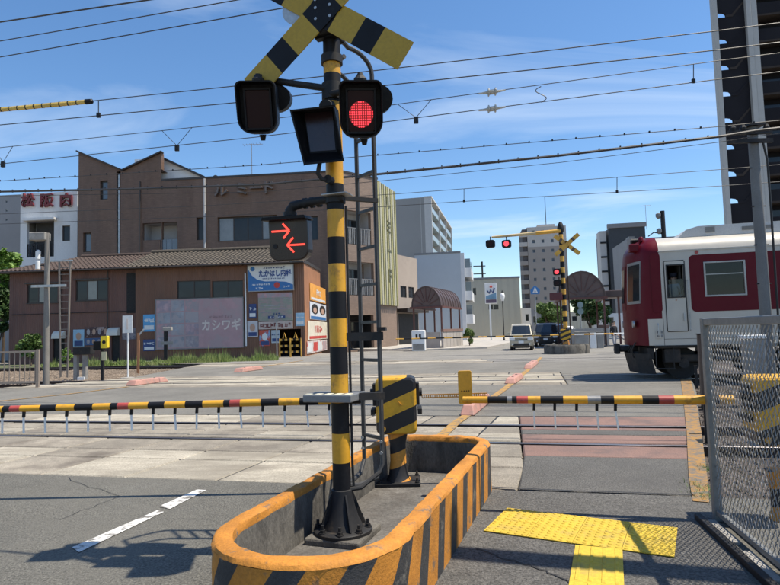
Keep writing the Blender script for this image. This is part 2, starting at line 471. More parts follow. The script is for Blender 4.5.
# the road's edges, as m (along the rails) for each n (across them)
mLr = [toMN(G(0, 388)), toMN(G(130, 378)), toMN(G(192, 366)), toMN(G(222, 360))]
mRr = [toMN(G(707, 505)), toMN(G(701, 432)), toMN(G(697, 395)), toMN(G(692, 378))]
def interp(tab, n, before=None, after=0.0):
    if n <= tab[0][1]: return tab[0][0] + (n - tab[0][1]) * (before if before is not None else 0)
    for (a, na), (b, nb) in zip(tab, tab[1:]):
        if n <= nb: return a + (b - a) * (n - na) / (nb - na)
    return tab[-1][0] + (n - tab[-1][1]) * after
def mL(n):
    if n < 15.4: return -46.0
    return interp(mLr, n, 0, tan(radians(5.5)))
def mR(n): return interp(mRr, n, 0.0, 0.22)

def strip(name, n0, n1, mt, l=mL, r=mR, z=0.0, th=0.22, steps=4):
    mb = MB()
    ns = [n0 + (n1 - n0) * k / steps for k in range(steps + 1)]
    for a, b in zip(ns, ns[1:]):
        e = 1e-5
        mb.hexa([MN(l(a + e), a, z - th), MN(r(a + e), a, z - th), MN(r(b - e), b, z - th), MN(l(b - e), b, z - th)],
                [MN(l(a + e), a, z), MN(r(a + e), a, z), MN(r(b - e), b, z), MN(l(b - e), b, z)])
    return struct(mb.build(name, mt))
# the near road, running along the railway; its right-hand part is the footway
mRn = lambda n: 4.6
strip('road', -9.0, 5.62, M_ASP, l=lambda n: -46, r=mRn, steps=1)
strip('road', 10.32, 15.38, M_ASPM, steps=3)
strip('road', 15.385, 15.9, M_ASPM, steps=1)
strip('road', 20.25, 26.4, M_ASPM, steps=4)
NB = 5.64
# a footway resurfaced darker, right of the planter, 4 mm above the road sheet
fw = [G(425, 640), MN(toMN(G(452, 478))[0], 5.61), MN(toMN(G(709, 479))[0], 5.61), G(712, 520), G(770, 610), G(800, 660)]
mbf = MB(); mbf.add([p + Vector((0, 0, 0.005)) for p in fw], [list(range(len(fw)))])
struct(mbf.build('footway', M_ASPW))

# decks of the three tracks: panels laid between and beside the rails, with open flange grooves
deck = MB().add([MN(-46, 5.6, -0.2), MN(30, 5.6, -0.2), MN(30, 10.4, -0.2), MN(-46, 10.4, -0.2)], [(0, 1, 2, 3)])
deck = struct(deck.build('crossing_deck', M_BAL))
MBnd = [toMN(G(525, 474)), toMN(G(518, 408))]
def mB(n): return interp(MBnd, n, 0.1, 0.18)
SK = tan(radians(5.5))
def panel(name, m0, m1, n0, n1, mt, par, z=0.0, th=0.16, s0=None, s1=None):
    """one slab; its ends follow the road direction"""
    dz = random.uniform(-0.004, 0.004)
    g = 0.006
    mb = MB()
    L0 = (s0 or (lambda n: m0 + SK * (n - 8)))
    L1 = (s1 or (lambda n: m1 + SK * (n - 8)))
    gm = .011
    b = [(L0(n0) + gm, n0 + g), (L1(n0) - gm, n0 + g), (L1(n1) - gm, n1 - g), (L0(n1) + gm, n1 - g)]
    ch = 0.016
    c = sum((Vector((*p, 0)) for p in b), Vector()) / 4
    t = [(p[0] + (ch if p[0] < c.x else -ch), p[1] + (ch if p[1] < c.y else -ch)) for p in b]
    lo = [MN(*p, z - th) for p in b]; mid = [MN(*p, z + dz - ch) for p in b]; hi = [MN(*p, z + dz) for p in t]
    mb.add(lo + mid + hi, [(0, 1, 5, 4), (1, 2, 6, 5), (2, 3, 7, 6), (3, 0, 4, 7), (4, 5, 9, 8), (5, 6, 10, 9), (6, 7, 11, 10), (7, 4, 8, 11), (8, 9, 10, 11)])
    return mb.build(name, mt, par)
bands1 = [(5.64, 6.55), (6.57, 7.06), (7.08, 7.83), (8.04, 8.62), (8.64, 9.20), (9.42, 10.30)]
for bi, (n0, n1) in enumerate(bands1):
    edges = [e for e in (-14.06 + 1.1 * k for k in range(20)) if e + 0.3 < mB(8)]
    for a, b in zip(edges, edges[1:] + [None]):
        panel('concrete_panel', a, b if b is not None else 0, n0, n1, M_PAN if (bi not in (2, 4) and random.random() > 0.3) else M_PAN2, deck,
              s1=(mB if b is None else None))
    panel('concrete_panel', -46, -14, n0, n1, M_PAN, deck)
# right of the carriageway: red coated bands by the rails, grey between
def filler(par, n0, n1, l, r):
    mb = MB()
    mb.hexa([MN(l(n0), n0 + .004, -.17), MN(r(n0), n0 + .004, -.17), MN(r(n1), n1 - .004, -.17), MN(l(n1), n1 - .004, -.17)], [MN(l(n0), n0 + .004, -.013), MN(r(n0), n0 + .004, -.013), MN(r(n1), n1 - .004, -.013), MN(l(n1), n1 - .004, -.013)])
    return mb.build('joint_filler', M_TAR, par)
for n0, n1 in bands1: filler(deck, n0, n1, lambda n: -45.9, lambda n: mB(n) - .02)
redb = [(5.64, 7.16, M_ASPW, 'asphalt_infill'), (7.17, 7.83, M_REDP, 'red_panel'), (8.04, 8.60, M_REDP, 'red_panel'), (8.61, 8.98, M_ASPW, 'asphalt_infill'), (8.99, 9.20, M_REDP, 'red_panel'), (9.42, 10.30, M_REDP, 'red_panel')]
for n0, n1, mt, nm in redb:
    ks = 1
    for k in range(ks):
        panel(nm, 0, 0, n0, n1, mt, deck, s0=lambda n, k=k: mB(n) + (mR(n) - mB(n)) * k / ks, s1=lambda n, k=k: mB(n) + (mR(n) - mB(n)) * (k + 1) / ks)
deck2 = struct(MB().add([MN(-60, 15.86, -0.2), MN(30, 15.86, -0.2), MN(30, 20.3, -0.2), MN(-60, 20.3, -0.2)], [(0, 1, 2, 3)]).build('crossing_deck', M_BAL))
R2 = (17.28, 18.74)
for n0, n1, mt in ((15.91, 16.5, M_PAN2), (16.52, 17.22, M_PAN), (17.40, 18.0, M_PAN), (18.02, 18.62, M_PAN), (18.79, 19.5, M_PAN), (19.52, 20.24, M_PAN2)):
    l0 = mL((n0 + n1) / 2); e = []
    x = l0
    hi = toMN(G(560, 372))[0]
    while x < hi: e.append(x); x += 1.8
    e.append(hi)
    for a, b in zip(e, e[1:]): panel('concrete_panel', a, b, n0, n1, mt, deck2, s0=lambda n, a=a: a, s1=lambda n, b=b: b)
    filler(deck2, n0, n1, lambda n: l0 + .02, lambda n: hi - .02)
    panel('asphalt_infill', hi, 0, n0, n1, M_ASPM, deck2, s0=lambda n: hi, s1=mR)
deck3 = struct(MB().add([MN(-60, 26.36, -0.2), MN(40, 26.36, -0.2), MN(40, 30.3, -0.2), MN(-60, 30.3, -0.2)], [(0, 1, 2, 3)]).build('crossing_deck', M_BAL))
R3 = (27.3, 28.75)
for n0, n1, mt in ((26.41, 27.24, M_PAN2), (27.42, 28.62, M_PAN), (28.81, 29.7, M_PAN2)):
    l0 = mL((n0 + n1) / 2); e = [l0 + 2.2 * k for k in range(8)]
    for a, b in zip(e, e[1:]): panel('concrete_panel', a, b, n0, n1, mt, deck3, s0=lambda n, a=a: a, s1=lambda n, b=b: b)
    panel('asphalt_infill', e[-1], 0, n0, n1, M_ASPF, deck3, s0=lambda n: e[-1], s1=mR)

# rails
def track(name, label, n0, n1, z, ml, mr):
    t = thing(name, label, 'railway track', MN(0, (n0 + n1) / 2, 0), -RA)
    for n in (n0, n1):
        y = n - (n0 + n1) / 2
        mb = MB()
        prof = [(-.065, -.15), (.065, -.15), (.065, -.135), (.012, -.11), (.012, -.04), (.034, -.03), (.034, -.004), (.028, 0), (-.028, 0), (-.034, -.004), (-.034, -.03), (-.012, -.04), (-.012, -.11), (-.065, -.135)]
        vs = []
        for mm_ in (ml, mr): vs += [(mm_, y + a, z + b) for a, b in prof]
        k = len(prof)
        for i in range(k):
            mb.add([vs[i], vs[(i + 1) % k], vs[k + (i + 1) % k], vs[k + i]], [(0, 1, 2, 3)], 0 if i in (6, 7, 8) else 1)
        mb.build('rail', [M_RAIL, M_RUST], t)
    return t
track('railway_track', 'nearest railway track, two steel rails sunk in the pale crossing slabs', 7.9, 9.35, 0.006, -60, 40)
track('railway_track', 'railway track under the red and white train', R2[0], R2[1], 0.006, -80, 45)
track('railway_track', 'farthest railway track, dark rails in front of the grassy strip', R3[0], R3[1], 0.006, -90, 60)

# ballast left and right of the crossing
def bed(name, pts, z=-0.12, mt=None):
    mb = MB()
    mb.add([MN(*p, z) for p in pts], [list(range(len(pts)))])
    return struct(mb.build(name, mt or M_BAL))
bed('ballast_bed', [(-90, 15.9), (mL(15.9) - .01, 15.9), (mL(20) - .01, 20), (mL(24) - .01, 24), (mL(27) - .01, 27), (mL(30.3) - .01, 30.3), (-95, 30.3)])
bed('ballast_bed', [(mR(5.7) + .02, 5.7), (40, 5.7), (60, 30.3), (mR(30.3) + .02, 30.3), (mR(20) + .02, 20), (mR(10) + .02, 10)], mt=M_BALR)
# ballast stones proud of the bed, where they can be seen
def stones(name, region, count, z, seed, smin, smax, mt=None):
    rnd = random.Random(seed); mb = MB()
    for _ in range(count):
        mm_, nn = region(rnd)
        p = MN(mm_, nn, z); r = rnd.uniform(smin, smax)
        vs = [(p.x + r * cos(a) * rnd.uniform(.7, 1.2), p.y + r * sin(a) * rnd.uniform(.7, 1.2), p.z - .01) for a in (0.3, 2.4, 4.4)]
        vs.append((p.x + rnd.uniform(-.3, .3) * r, p.y + rnd.uniform(-.3, .3) * r, p.z + r * rnd.uniform(.35, .75)))
        mb.add(vs, [(0, 1, 3), (1, 2, 3), (2, 0, 3)])
    return struct(mb.build(name, mt or M_BAL), 'stuff')
def regL(r):
    n = r.uniform(16, 30); return r.uniform(-34, mL(n) - .1), n
stones('ballast_stones', regL, 30000, -0.12, 3, .03, .075)
def regR(r):
    n = r.uniform(6, 16); return mR(n) + .05 + r.random() ** 1.3 * 7, n
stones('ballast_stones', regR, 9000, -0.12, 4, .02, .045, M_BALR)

# far side: road beyond the tracks, kerbs, pavements
cF = MN(mL(30), 30, 0)
ur = Vector((sin(RD), cos(RD), 0)); vr = Vector((cos(RD), -sin(RD), 0))
rc = G(552, 352)                      # centre line of the far road
def RF(v, u, z=0.0): return rc + vr * v + ur * u + Vector((0, 0, z))
mbq = MB()
a0 = -1.5
mbq.add([MN(mL(29.72), 29.72, 0), MN(mR(29.72) + 14, 29.72, 0), RF(26, 4), RF(26, 9), RF(5.2, 14), RF(5.2, 260), RF(-5.2, 260), RF(-5.2, 14), RF(-15, 6), MN(mL(29.72) - 12, 33, 0)], [list(range(10))])
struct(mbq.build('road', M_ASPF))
M_PAVE = mat('pale_paving', (0.40, 0.375, 0.34), 0.9, var=0.12, scale=0.8, fine=0.15, stain=(0.27, 0.25, 0.22), st_scale=0.7, st_lo=0.5, st_hi=0.7)
def slab(name, pts, z0, z1, mt):
    mb = MB(); n = len(pts)
    mb.add([p + Vector((0, 0, z0)) for p in pts] + [p + Vector((0, 0, z1)) for p in pts], [[n + i for i in range(n)]] + [(i, (i + 1) % n, n + (i + 1) % n, n + i) for i in range(n)])
    return struct(mb.build(name, mt))
slab('pavement', [RF(-5.2, 8), RF(-5.2, 240), RF(-13, 240), RF(-22, 40), RF(-19, 12), RF(-10, 5.6)], -.2, 0.12, M_PAVE)
slab('pavement', [RF(5.2, 9), RF(9.5, 5.5), RF(26, 5), RF(26, 240), RF(5.2, 240)], -.2, 0.12, M_PAVE)

# painted lines and seams, each a thin sheet on what it is painted on
def line(name, pts, w, mt, z=0.012, par=None):
    """a ribbon along ground points, w wide"""
    mb = MB(); L = []; Rr = []
    for i, p in enumerate(pts):
        d = (pts[min(i + 1, len(pts) - 1)] - pts[max(0, i - 1)]); d.z = 0; d.normalize()
        s_ = Vector((d.y, -d.x, 0)) * (w[i] if isinstance(w, list) else w) / 2
        L.append(p - s_); Rr.append(p + s_)
    vs = [p + Vector((0, 0, z)) for p in L + Rr]; n = len(pts)
    mb.add(vs, [(i, i + 1, n + i + 1, n + i) for i in range(n - 1)])
    return struct(mb.build(name, mt, par))
line('yellow_lane_line', [G(431, 446), G(455, 424), G(505, 389), G(527, 371), G(541, 357.5)], .16, M_LYEL)
M_LYE2 = paint_worn('faded_yellow_edge', (0.30, 0.165, 0.048), 0.36, 0.50)
line('yellow_edge_line', [G(701, 503), G(698, 478), G(694, 432), G(689, 396), G(685.5, 379)], [.12, .16, .18, .22, .24], M_LYE2)
line('yellow_edge_line', [G(-40, 405.5), G(0, 401.5), G(71, 394), G(128, 387)], .12, M_LYEL)
line('yellow_edge_line', [G(262, 367), G(283, 363.7), G(303, 360.6)], .14, M_LYEL)
for q in ([(159, 507), (197, 490), (206.5, 490.5), (170, 509.5)], [(72, 548), (157, 511), (164, 512.5), (79, 553)]):
    mb = MB(); mb.add([G(*p) + Vector((0, 0, .006)) for p in q], [(0, 1, 2, 3)])
    struct(mb.build('white_lane_dash', M_LWHT))
def wob(pts, k=8, amp=0.012):
    o = []
    for a, b in zip(pts, pts[1:]):
        for i in range(k): o.append(a.lerp(b, i / k) + Vector((random.uniform(-amp, amp), random.uniform(-amp, amp), 0)))
    return o + [pts[-1]]
line('tar_seam', wob([G(490, 488), G(560, 491.5), G(640, 494), G(694, 496.5)], 8, .008), .03, M_TAR, .012)
line('tar_seam', wob([G(476, 550), G(500, 558), G(530, 567), G(560, 578), G(585, 592)], 6, .015), .012, M_TAR, .0105)
line('tar_seam', wob([G(66, 478), G(120, 497), G(60, 520)], 6, .03), .006, M_TAR, .006)

# tactile paving: two rows of four tiles along the stop line, then a lead strip
def dome_tile(nd, bars):
    mb = MB(); h = .149
    mb.box(-h, h, -h, h, 0, .006)
    if not bars:
        for i in range(nd):
            for j in range(nd):
                x = -h + .3 / nd * (i + .5); y = -h + .3 / nd * (j + .5)
                mb.lathe([(.0165, .006), (.012, .011)], 8, (x, y, 0))
    else:
        for i in range(4):
            x = -h + .298 / 4 * (i + .5)
            mb.add([(x - .012, -h + .012, .006), (x + .012, -h + .012, .006), (x + .012, h - .012, .006), (x - .012, h - .012, .006),
                    (x - .008, -h + .018, .011), (x + .008, -h + .018, .011), (x + .008, h - .018, .011), (x - .008, h - .018, .011)],
                   [(4, 5, 6, 7), (0, 1, 5, 4), (1, 2, 6, 5), (2, 3, 7, 6), (3, 0, 4, 7)])
    return mb
me_d = dome_tile(6, False).mesh('paving_tile', M_TACT)
me_b = dome_tile(4, True).mesh('paving_tile', M_TACT)
A_, B_, C_, D_ = (G(504.3, 509), G(674.5, 529), G(680, 559), G(489, 535.6))
ex = (B_ - A_).normalized(); ang = atan2(ex.y, ex.x)
eyv = Vector((-ex.y, ex.x, 0))
tp = struct(MB().add([A_ + ex * a - eyv * b + Vector((0, 0, .007)) for a, b in ((.04, .60), (1.28, .60), (1.28, .01), (.04, .01))], [(0, 1, 2, 3)]).build('tactile_paving', M_TAR))
org = A_
for i in range(4):
    for j in range(2):
        p = org + ex * (.185 + .318 * i) - eyv * (.155 + .302 * j)
        t = inst(me_d, 'paving_tile', tp, (p.x, p.y, .009), (random.uniform(-.006, .006), random.uniform(-.006, .006), ang)); t.scale = (1.055, 1.005, 1)
e2 = Vector((-.352, -.936, 0))
for i in range(4):
    p = org + ex * .84 - eyv * .635 + e2 * (.13 + .30 * i)
    inst(me_b, 'paving_tile', tp, (p.x, p.y, .009), (random.uniform(-.006, .006), random.uniform(-.006, .006), atan2(-e2.y, -e2.x) - pi / 2))

# faded red lane blocks
def lane_block(pa, pb, w, h, label):
    d = (pb - pa); L = d.length; a = atan2(d.y, d.x)
    mb = MB(); k = .06
    mb.hexa([(0, -w / 2, 0), (L, -w / 2, 0), (L, w / 2, 0), (0, w / 2, 0)], [(k * 2, -w / 2 + k * .7, h), (L - k * 2, -w / 2 + k * .7, h), (L - k * 2, w / 2 - k * .7, h), (k * 2, w / 2 - k * .7, h)])
    t = thing('lane_block', label, 'kerb block', (pa.x, pa.y, 0.008), a, 'faded red lane blocks on the crossing')
    mb.build('body', M_PINK, t, bevel=.02)
    for x in (L * .3, L * .7): MB().lathe([(.035, h - .004), (.035, h + .006), (.02, h + .012)], 10, (x, 0, 0)).build('bolt', M_DARK, t)
    return t
lane_block(G(467, 416), G(486, 401.5), .26, .17, 'big faded red lane block beside the tip of the right barrier')
lane_block(G(510, 384), G(519, 378), .30, .14, 'faded red lane block in the middle of the yellow lane line')
lane_block(G(528, 369), G(535, 363.5), .30, .14, 'smallest faded red lane block at the far end of the yellow line')
lane_block(G(130, 386), G(164, 381.5), .4, .16, 'long faded red lane block left, before the ballast')
lane_block(G(238, 372.5), G(259, 369.5), .45, .16, 'faded red lane block left of the striped pole, before the grass')
# ================================================================ planter, crossing signal, gates, fence
M_PCON = mat('planter_concrete', (0.125, 0.116, 0.10), 0.9, var=0.3, scale=2.2, fine=0.22, fscale=60, stain=(0.05, 0.046, 0.04), st_scale=4.0, st_lo=0.47, st_hi=0.62, bump=0.4, bscale=60, stretch=(1, 1, .45))
PU = Vector((sin(RD), cos(RD), 0)); PV = Vector((cos(RD), -sin(RD), 0))
PO = Vector((-.452, 3.30, 0))
def planter_path(inset):
    """plan outline (u along road, v right) as (point, arclength) going round"""
    r = .545 - inset; L = 2.84 - inset; cr = max(.06, .34 - inset); pts = []
    pts = [(-r * sin(pi * k / 24), -r * cos(pi * k / 24)) for k in range(25)]
    n = 26
    for k in range(1, n): pts.append(((L - cr) * k / n, r))
    for k in range(9):
        a = pi / 2 * k / 8; pts.append((L - cr + cr * sin(a), r - cr + cr * cos(a)))
    for k in range(1, 8): pts.append((L, (r - cr) * (1 - 2 * k / 8)))
    for k in range(9):
        a = pi / 2 * k / 8; pts.append((L - cr + cr * cos(a), -(r - cr) - cr * sin(a)))
    for k in range(1, n): pts.append(((L - cr) * (1 - k / n), -r))
    return pts
def PW(u, v, z): return PO + PU * u + PV * v + Vector((0, 0, z))
planter = thing('kerb_planter', 'long oval concrete kerb with worn orange and black stripes round the signal pole', 'kerb', (PO.x, PO.y, 0), -RD)
def plan_local(u, v, z): return (v, u, z)
rings = [(0.0, 0.0), (0.0, .420), (.010, .440), (.026, .45), (.098, .45), (.108, .441), (.113, .40), (.118, .06)]
paths = [planter_path(i) for i, z in rings]
npt = len(paths[0])
s_acc = [0.0]
for i in range(npt):
    a = Vector(paths[0][i]); b = Vector(paths[0][(i + 1) % npt]); s_acc.append(s_acc[-1] + (b - a).length)
mb = MB()
for (ins, z), path in zip(rings, paths):
    rnd = random.Random(int(z * 999) + int(ins * 777))
    mb.v += [plan_local(u + rnd.uniform(-.003, .003), v + rnd.uniform(-.003, .003), z + (rnd.uniform(-.004, .004) if z > .1 else 0)) for u, v in path]
for r_ in range(1, len(rings) - 1):
    for i in range(npt):
        j = (i + 1) % npt
        mb.f.append([r_ * npt + i, r_ * npt + j, (r_ + 1) * npt + j, (r_ + 1) * npt + i])
        mb.m.append(0 if r_ <= 5 else 1)
mb.build('kerb_rim', [M_ORG, M_PCON], planter, smooth=True)
# outer face: slanting stripes with their own edges
P0_ = paths[0]
def at_s(s, z, ins=0.0):
    s %= s_acc[-1]
    for i in range(npt):
        if s <= s_acc[i + 1]:
            t = (s - s_acc[i]) / (s_acc[i + 1] - s_acc[i]); a = paths[0][i]; b = paths[0][(i + 1) % npt]
            return plan_local(a[0] + (b[0] - a[0]) * t, a[1] + (b[1] - a[1]) * t, z)
tot = s_acc[-1]; nst = 23; per = tot / nst
mbo = MB()
SUB = 4; ZR = [0.0, .1, .2, .3, .42]
for k in range(nst):
    for (f0, f1, mi) in ((0, .56, 0), (.56, 1, 1)):
        for q in range(SUB):
            a = per * (k + f0 + (f1 - f0) * q / SUB); b = per * (k + f0 + (f1 - f0) * (q + 1) / SUB)
            for z0, z1 in zip(ZR, ZR[1:]):
                sk_ = lambda s: .10 + .20 * max(0.0, min(1.0, (2.3 - s) / .8)) * (s > .0)
                ea = lambda s, z: s - sk_(s) * (.42 - z) / .42
                mbo.add([at_s(ea(a, z0), z0), at_s(ea(b, z0), z0), at_s(ea(b, z1), z1), at_s(ea(a, z1), z1)], [(0, 1, 2, 3)], mi)
mbo.build('striped_face', [M_ORG, M_PBLK], planter, smooth=True)
inner = planter_path(.117)
MB().add([plan_local(u, v, .1) for u, v in inner], [list(range(len(inner)))]).build('floor', mat('planter_floor', (0.12, 0.112, 0.10), 0.95, var=0.3, scale=3, fine=0.35, fscale=40, stain=(0.08, 0.07, 0.06), st_scale=4, st_lo=.45, st_hi=.65, bump=.6, bscale=30), planter)

# ---- the crossing signal
b0 = G(343, 530, .15)
SP = Vector((b0.x, b0.y, 0))
sig = thing('crossing_signal', 'near black and yellow banded crossing signal pole with crossbuck, lamps and ladder', 'crossing signal', SP, -RD)
# a concrete block under the flange
MB().box(-.20, .20, -.2, .22, .09, .145).build('footing', M_PCON, sig, bevel=.015)
zb = [.41, .61, .81, 1.02, 1.215, 1.405, 1.60, 1.79, 1.985, 2.175, 2.37, 2.555, 2.75, 2.95, 3.15, 3.36, 3.47, 3.95]
mb = MB()
cols = [1, 0, 1, 0, 1, 0, 1, 0, 1, 0, 1, 0, 0, 0, 1, 0, 1]
mb.lathe([(.062, z) for z in zb], 28, mi=cols)
mb.build('pole', [M_YEL, M_BLK], sig, smooth=True)
MB().lathe([(.20, .145), (.20, .163), (.194, .168), (.14, .175), (.112, .23), (.088, .31), (.075, .38), (.073, .425), (.063, .43)], 32).build('base_flange', M_DARK, sig, smooth=True)
for k in range(8):
    a = 2 * pi * k / 8 + .3
    mb = MB(); cx_, cy_ = .172 * cos(a), .172 * sin(a)
    mb.lathe([(.026, .168), (.026, .175)], 10, (cx_, cy_, 0)); mb.lathe([(.02, .174), (.02, .193)], 6, (cx_, cy_, 0)); mb.lathe([(.011, .19), (.011, .222)], 8, (cx_, cy_, 0))
    mb.build('anchor_bolt', M_DARK, sig)
# stiffening ribs on the flare
for k in range(4):
    a = 2 * pi * k / 4 + .75
    mb = MB(); mb.prism([(.07, .40), (.08, .40), (.165, .178), (.10, .178)], -.006, .006, 'y'); mb.xf(Matrix.Rotation(a, 4, 'Z')); mb.build('flange_rib', M_DARK, sig)
# crossbuck: two boards, painted in bands
cbz, cby = 3.765, -.125
cb = MB().box(-.09, .09, -.02, .03, cbz - .16, cbz + .16).build('crossbuck', M_BLK, sig); cb.location = (0, cby + .06, 0)
M_CBY = mat('crossbuck_shaded_yellow', (0.40, 0.255, 0.018), .45, var=.06, stain=(0.28, 0.17, 0.03), st_scale=3, st_lo=.58, st_hi=.75)  # yellow darkened to put the boards' shade into the colour
def board(ang, yoff, name='crossbuck_board'):
    W_ = .102; segs = [(-.74, -.50, 0), (-.50, -.33, 1), (-.33, -.115, 0), (-.115, .115, 1), (.115, .33, 0), (.33, .50, 1), (.50, .74, 0)]
    mb = MB()
    for a, b, mi in segs: mb.box(a, b, yoff - .004, yoff + .004, -W_, W_, mi)
    mb.xf(Matrix.Translation((0, 0, cbz)) @ Matrix.Rotation(radians(ang), 4, 'Y'))
    o = mb.build(name, [M_CBY, M_BLK], cb); o.location = (0, -.06, 0)
    return o
board(36, -.012); board(-39, -.022)
for x, z in ((-.05, .09), (-.05, 0.03), (-.05, -.05), (.06, .09), (.06, .03), (.06, -.05)):
    mb = MB(); mb.tube([(x, -.03, cbz + z), (x, -.022, cbz + z)], .011, 10); o = mb.build('rivet', M_GALV, cb); o.location = (0, -.06, 0)
MB().box(-.07, .07, -.13, .09, 3.62, 3.64).build('bracket', M_DARK, sig, bevel=.006)
MB().lathe([(.078, 3.44), (.078, 3.50)], 24).build('clamp_collar', M_DARK, sig, smooth=True)
MB().lathe([(.078, 3.17), (.078, 3.29)], 24).build('clamp_collar', M_DARK, sig, smooth=True)
MB().lathe([(.074, 2.42), (.074, 2.49)], 24).build('clamp_collar', M_DARK, sig, smooth=True)
# flat grey clamp plate round the pole at barrier height, pale marks on its top
gb = MB().box(-.205, .15, -.16, .11, 1.035, 1.085).build('clamp_plate', mat('bracket_grey', (0.20, 0.21, 0.22), .5, metal=.3, var=.1), sig, bevel=.006)
for k in range(5): MB().box(-.195 + .072 * k, -.155 + .072 * k, -.15, -.072, 1.0852, 1.089).build('plate_mark', mat('pale_mark', (0.65, 0.62, 0.48), .6, var=.1) if k == 0 else MATS['pale_mark'], gb)
MB().bar((.14, .0, 1.06), (.27, .14, 1.05), .05, .05).build('plate_arm', M_DARK, sig)
# loudspeaker behind the crossbuck
mb = MB(); mb.tube([(-.22, .02, 3.83), (-.22, -.02, 3.83), (-.22, -.10, 3.83), (-.22, -.13, 3.83)], [.03, .06, .10, .105], 20)
mb.build('horn_speaker', M_GALV, sig, smooth=True)
MB().bar((-.08, .03, 3.83), (-.22, .02, 3.83), .03).build('speaker_arm', M_DARK, sig)

def LOCS(px, py, D):
    p = AT(px, py, D) - SP; c, s_ = cos(RD), sin(RD)
    return Vector((p.x * c - p.y * s_, p.x * s_ + p.y * c, p.z))
# lamps
M_LENS = mat('dark_red_lens', (0.018, 0.004, 0.005), 0.35, var=0.1, fine=0, spec=0.2)
M_HOOD = mat('black_hood', (0.006, 0.006, 0.007), 0.5, spec=0.22, var=0.25, scale=8, stain=(0.02, 0.019, 0.018), st_scale=10, st_lo=.55, st_hi=.75)
def lamp(cx_, cz_, cy_, lit, yaw):
    """a hooded lamp, rounded below, facing -y; a round hood of the lamp behind it shows at its side"""
    w, h = .165, .195
    outl = []
    R_ = .11
    for cx2, cz2, a0, rr in ((w - .05, h - .05, 0, .05), (-w + .05, h - .05, 90, .05), (-w + R_, -h + R_, 180, R_), (w - R_, -h + R_, 270, R_)):
        for k in range(6):
            a = radians(a0 + 18 * k); outl.append((cx2 + rr * cos(a), cz2 + rr * sin(a)))
    mb = MB()
    ns_ = len(outl)
    # shell: back plate and hood skin, open at the front
    L1 = [(a, -.02, b) for a, b in outl]; L2 = [(a * 1.0, -.15 - .02 * (b > 0), b) for a, b in outl]
    L3 = [(a * .94, -.15 - .02 * (b > 0), b * .95) for a, b in outl]; L4 = [(a * .92, -.045, b * .93) for a, b in outl]
    mb.add([(a, .05, b) for a, b in [(p[0] * .9, p[1] * .9) for p in outl]] + L1 + L2 + L3 + L4,
           [list(range(ns_))] + [(r_ * ns_ + i, r_ * ns_ + (i + 1) % ns_, (r_ + 1) * ns_ + (i + 1) % ns_, (r_ + 1) * ns_ + i) for r_ in range(4) for i in range(ns_)] + [[4 * ns_ + i for i in range(ns_)][::-1]])
    lo = mb.build('flashing_lamp', M_HOOD, sig, smooth=True, loc=(cx_, cy_, cz_))
    lo.rotation_euler = (radians(16), 0, yaw); lo.scale = (.86, .86, .92)
    # lens with its frame
    MB().prism(rrect(-.10, .10, -.15, .135, .02), -.075, -.05).build('lens', M_LENS, lo)
    mb = MB()
    for a, b, c, d in ((-.115, -.10, -.165, .15), (.10, .115, -.165, .15), (-.10, .10, -.165, -.15), (-.10, .10, .135, .15)): mb.box(a, b, -.09, -.05, c, d)
    mb.build('lens_frame', M_BLK, lo)
    if lit:
        mbl = MB(); n = 11
        for i in range(n):
            for j in range(n):
                x = (i - n // 2) * .0172; z = (j - n // 2) * .0172
                if x * x + z * z < .0082: mbl.lathe([(.0055, 0), (.004, .004)], 6, (0, 0, 0)).v[-12:]
                if x * x + z * z < .0082:
                    for q in range(len(mbl.v) - 12, len(mbl.v)):
                        vx, vy, vz = mbl.v[q]; mbl.v[q] = (x + vx, -.0755 - vz, z - .03 + vy)
        struct(mbl.build('led_matrix', M_LED, lo), 'stuff')
        mb = MB(); mb.tube([(0, -.0752, -.03), (0, -.0757, -.03)], .094, 24)
        mb.build('led_disc', mat('red_lamp_glow', (0.30, 0.02, 0.02), .4, emit=(0.9, 0.03, 0.05), estr=.06), lo)
    # round hood of the rear-facing lamp
    mb = MB(); seg = 24; r_ = .135
    vs = []
    for y in (.05, .20):
        for k in range(seg): vs.append((.12 + r_ * cos(2 * pi * k / seg), y, .09 + r_ * .8 * sin(2 * pi * k / seg)))
    mb.add(vs, [(k, (k + 1) % seg, seg + (k + 1) % seg, seg + k) for k in range(seg)] + [list(range(seg))])
    mb.build('rear_hood', M_HOOD, lo, smooth=True)
    mb = MB(); mb.tube([(.02, -.06, -h - .005), (.02, -.06, -h - .05)], [.03, .018], 10); mb.build('drain_spout', M_HOOD, lo)
    mb = MB(); mb.lathe([(.05, h - .01), (.05, h + .03), (.03, h + .05), (.018, h + .07)], 12, (0, 0, 0)); mb.build('cap', M_DARK, lo)
    return lo
pL = LOCS(260, 109, 4.17); pR = LOCS(361, 111, 3.86)
ll = lamp(pL.x, pL.z, pL.y, False, radians(20))
lr = lamp(pR.x, pR.z, pR.y, True, radians(22))
MB().tube([(0, -.05, 3.24), (pL.x * .45, -.03 + pL.y * .3, pL.z + .16), (pL.x * .9, pL.y * .9, pL.z + .215), (pL.x, pL.y, pL.z + .215)], .024, 12).build('lamp_arm', M_DARK, sig, smooth=True)
MB().tube([(pL.x, pL.y, pL.z + .245), (pL.x, pL.y, pL.z + .16)], .042, 12).build('arm_joint', M_DARK, sig, smooth=True)
MB().tube([(0, -.05, 3.20), (pR.x * .5, pR.y * .6, pR.z + .19), (pR.x, pR.y, pR.z + .20)], .024, 12).build('lamp_arm', M_DARK, sig, smooth=True)
MB().tube([(pR.x, pR.y, pR.z + .225), (pR.x, pR.y, pR.z + .15)], .042, 12).build('arm_joint', M_DARK, sig, smooth=True)
MB().tube([(.0, -.13, 3.08), (.0, -.06, 3.10)], .05, 12).build('arm_joint', M_DARK, sig, smooth=True)
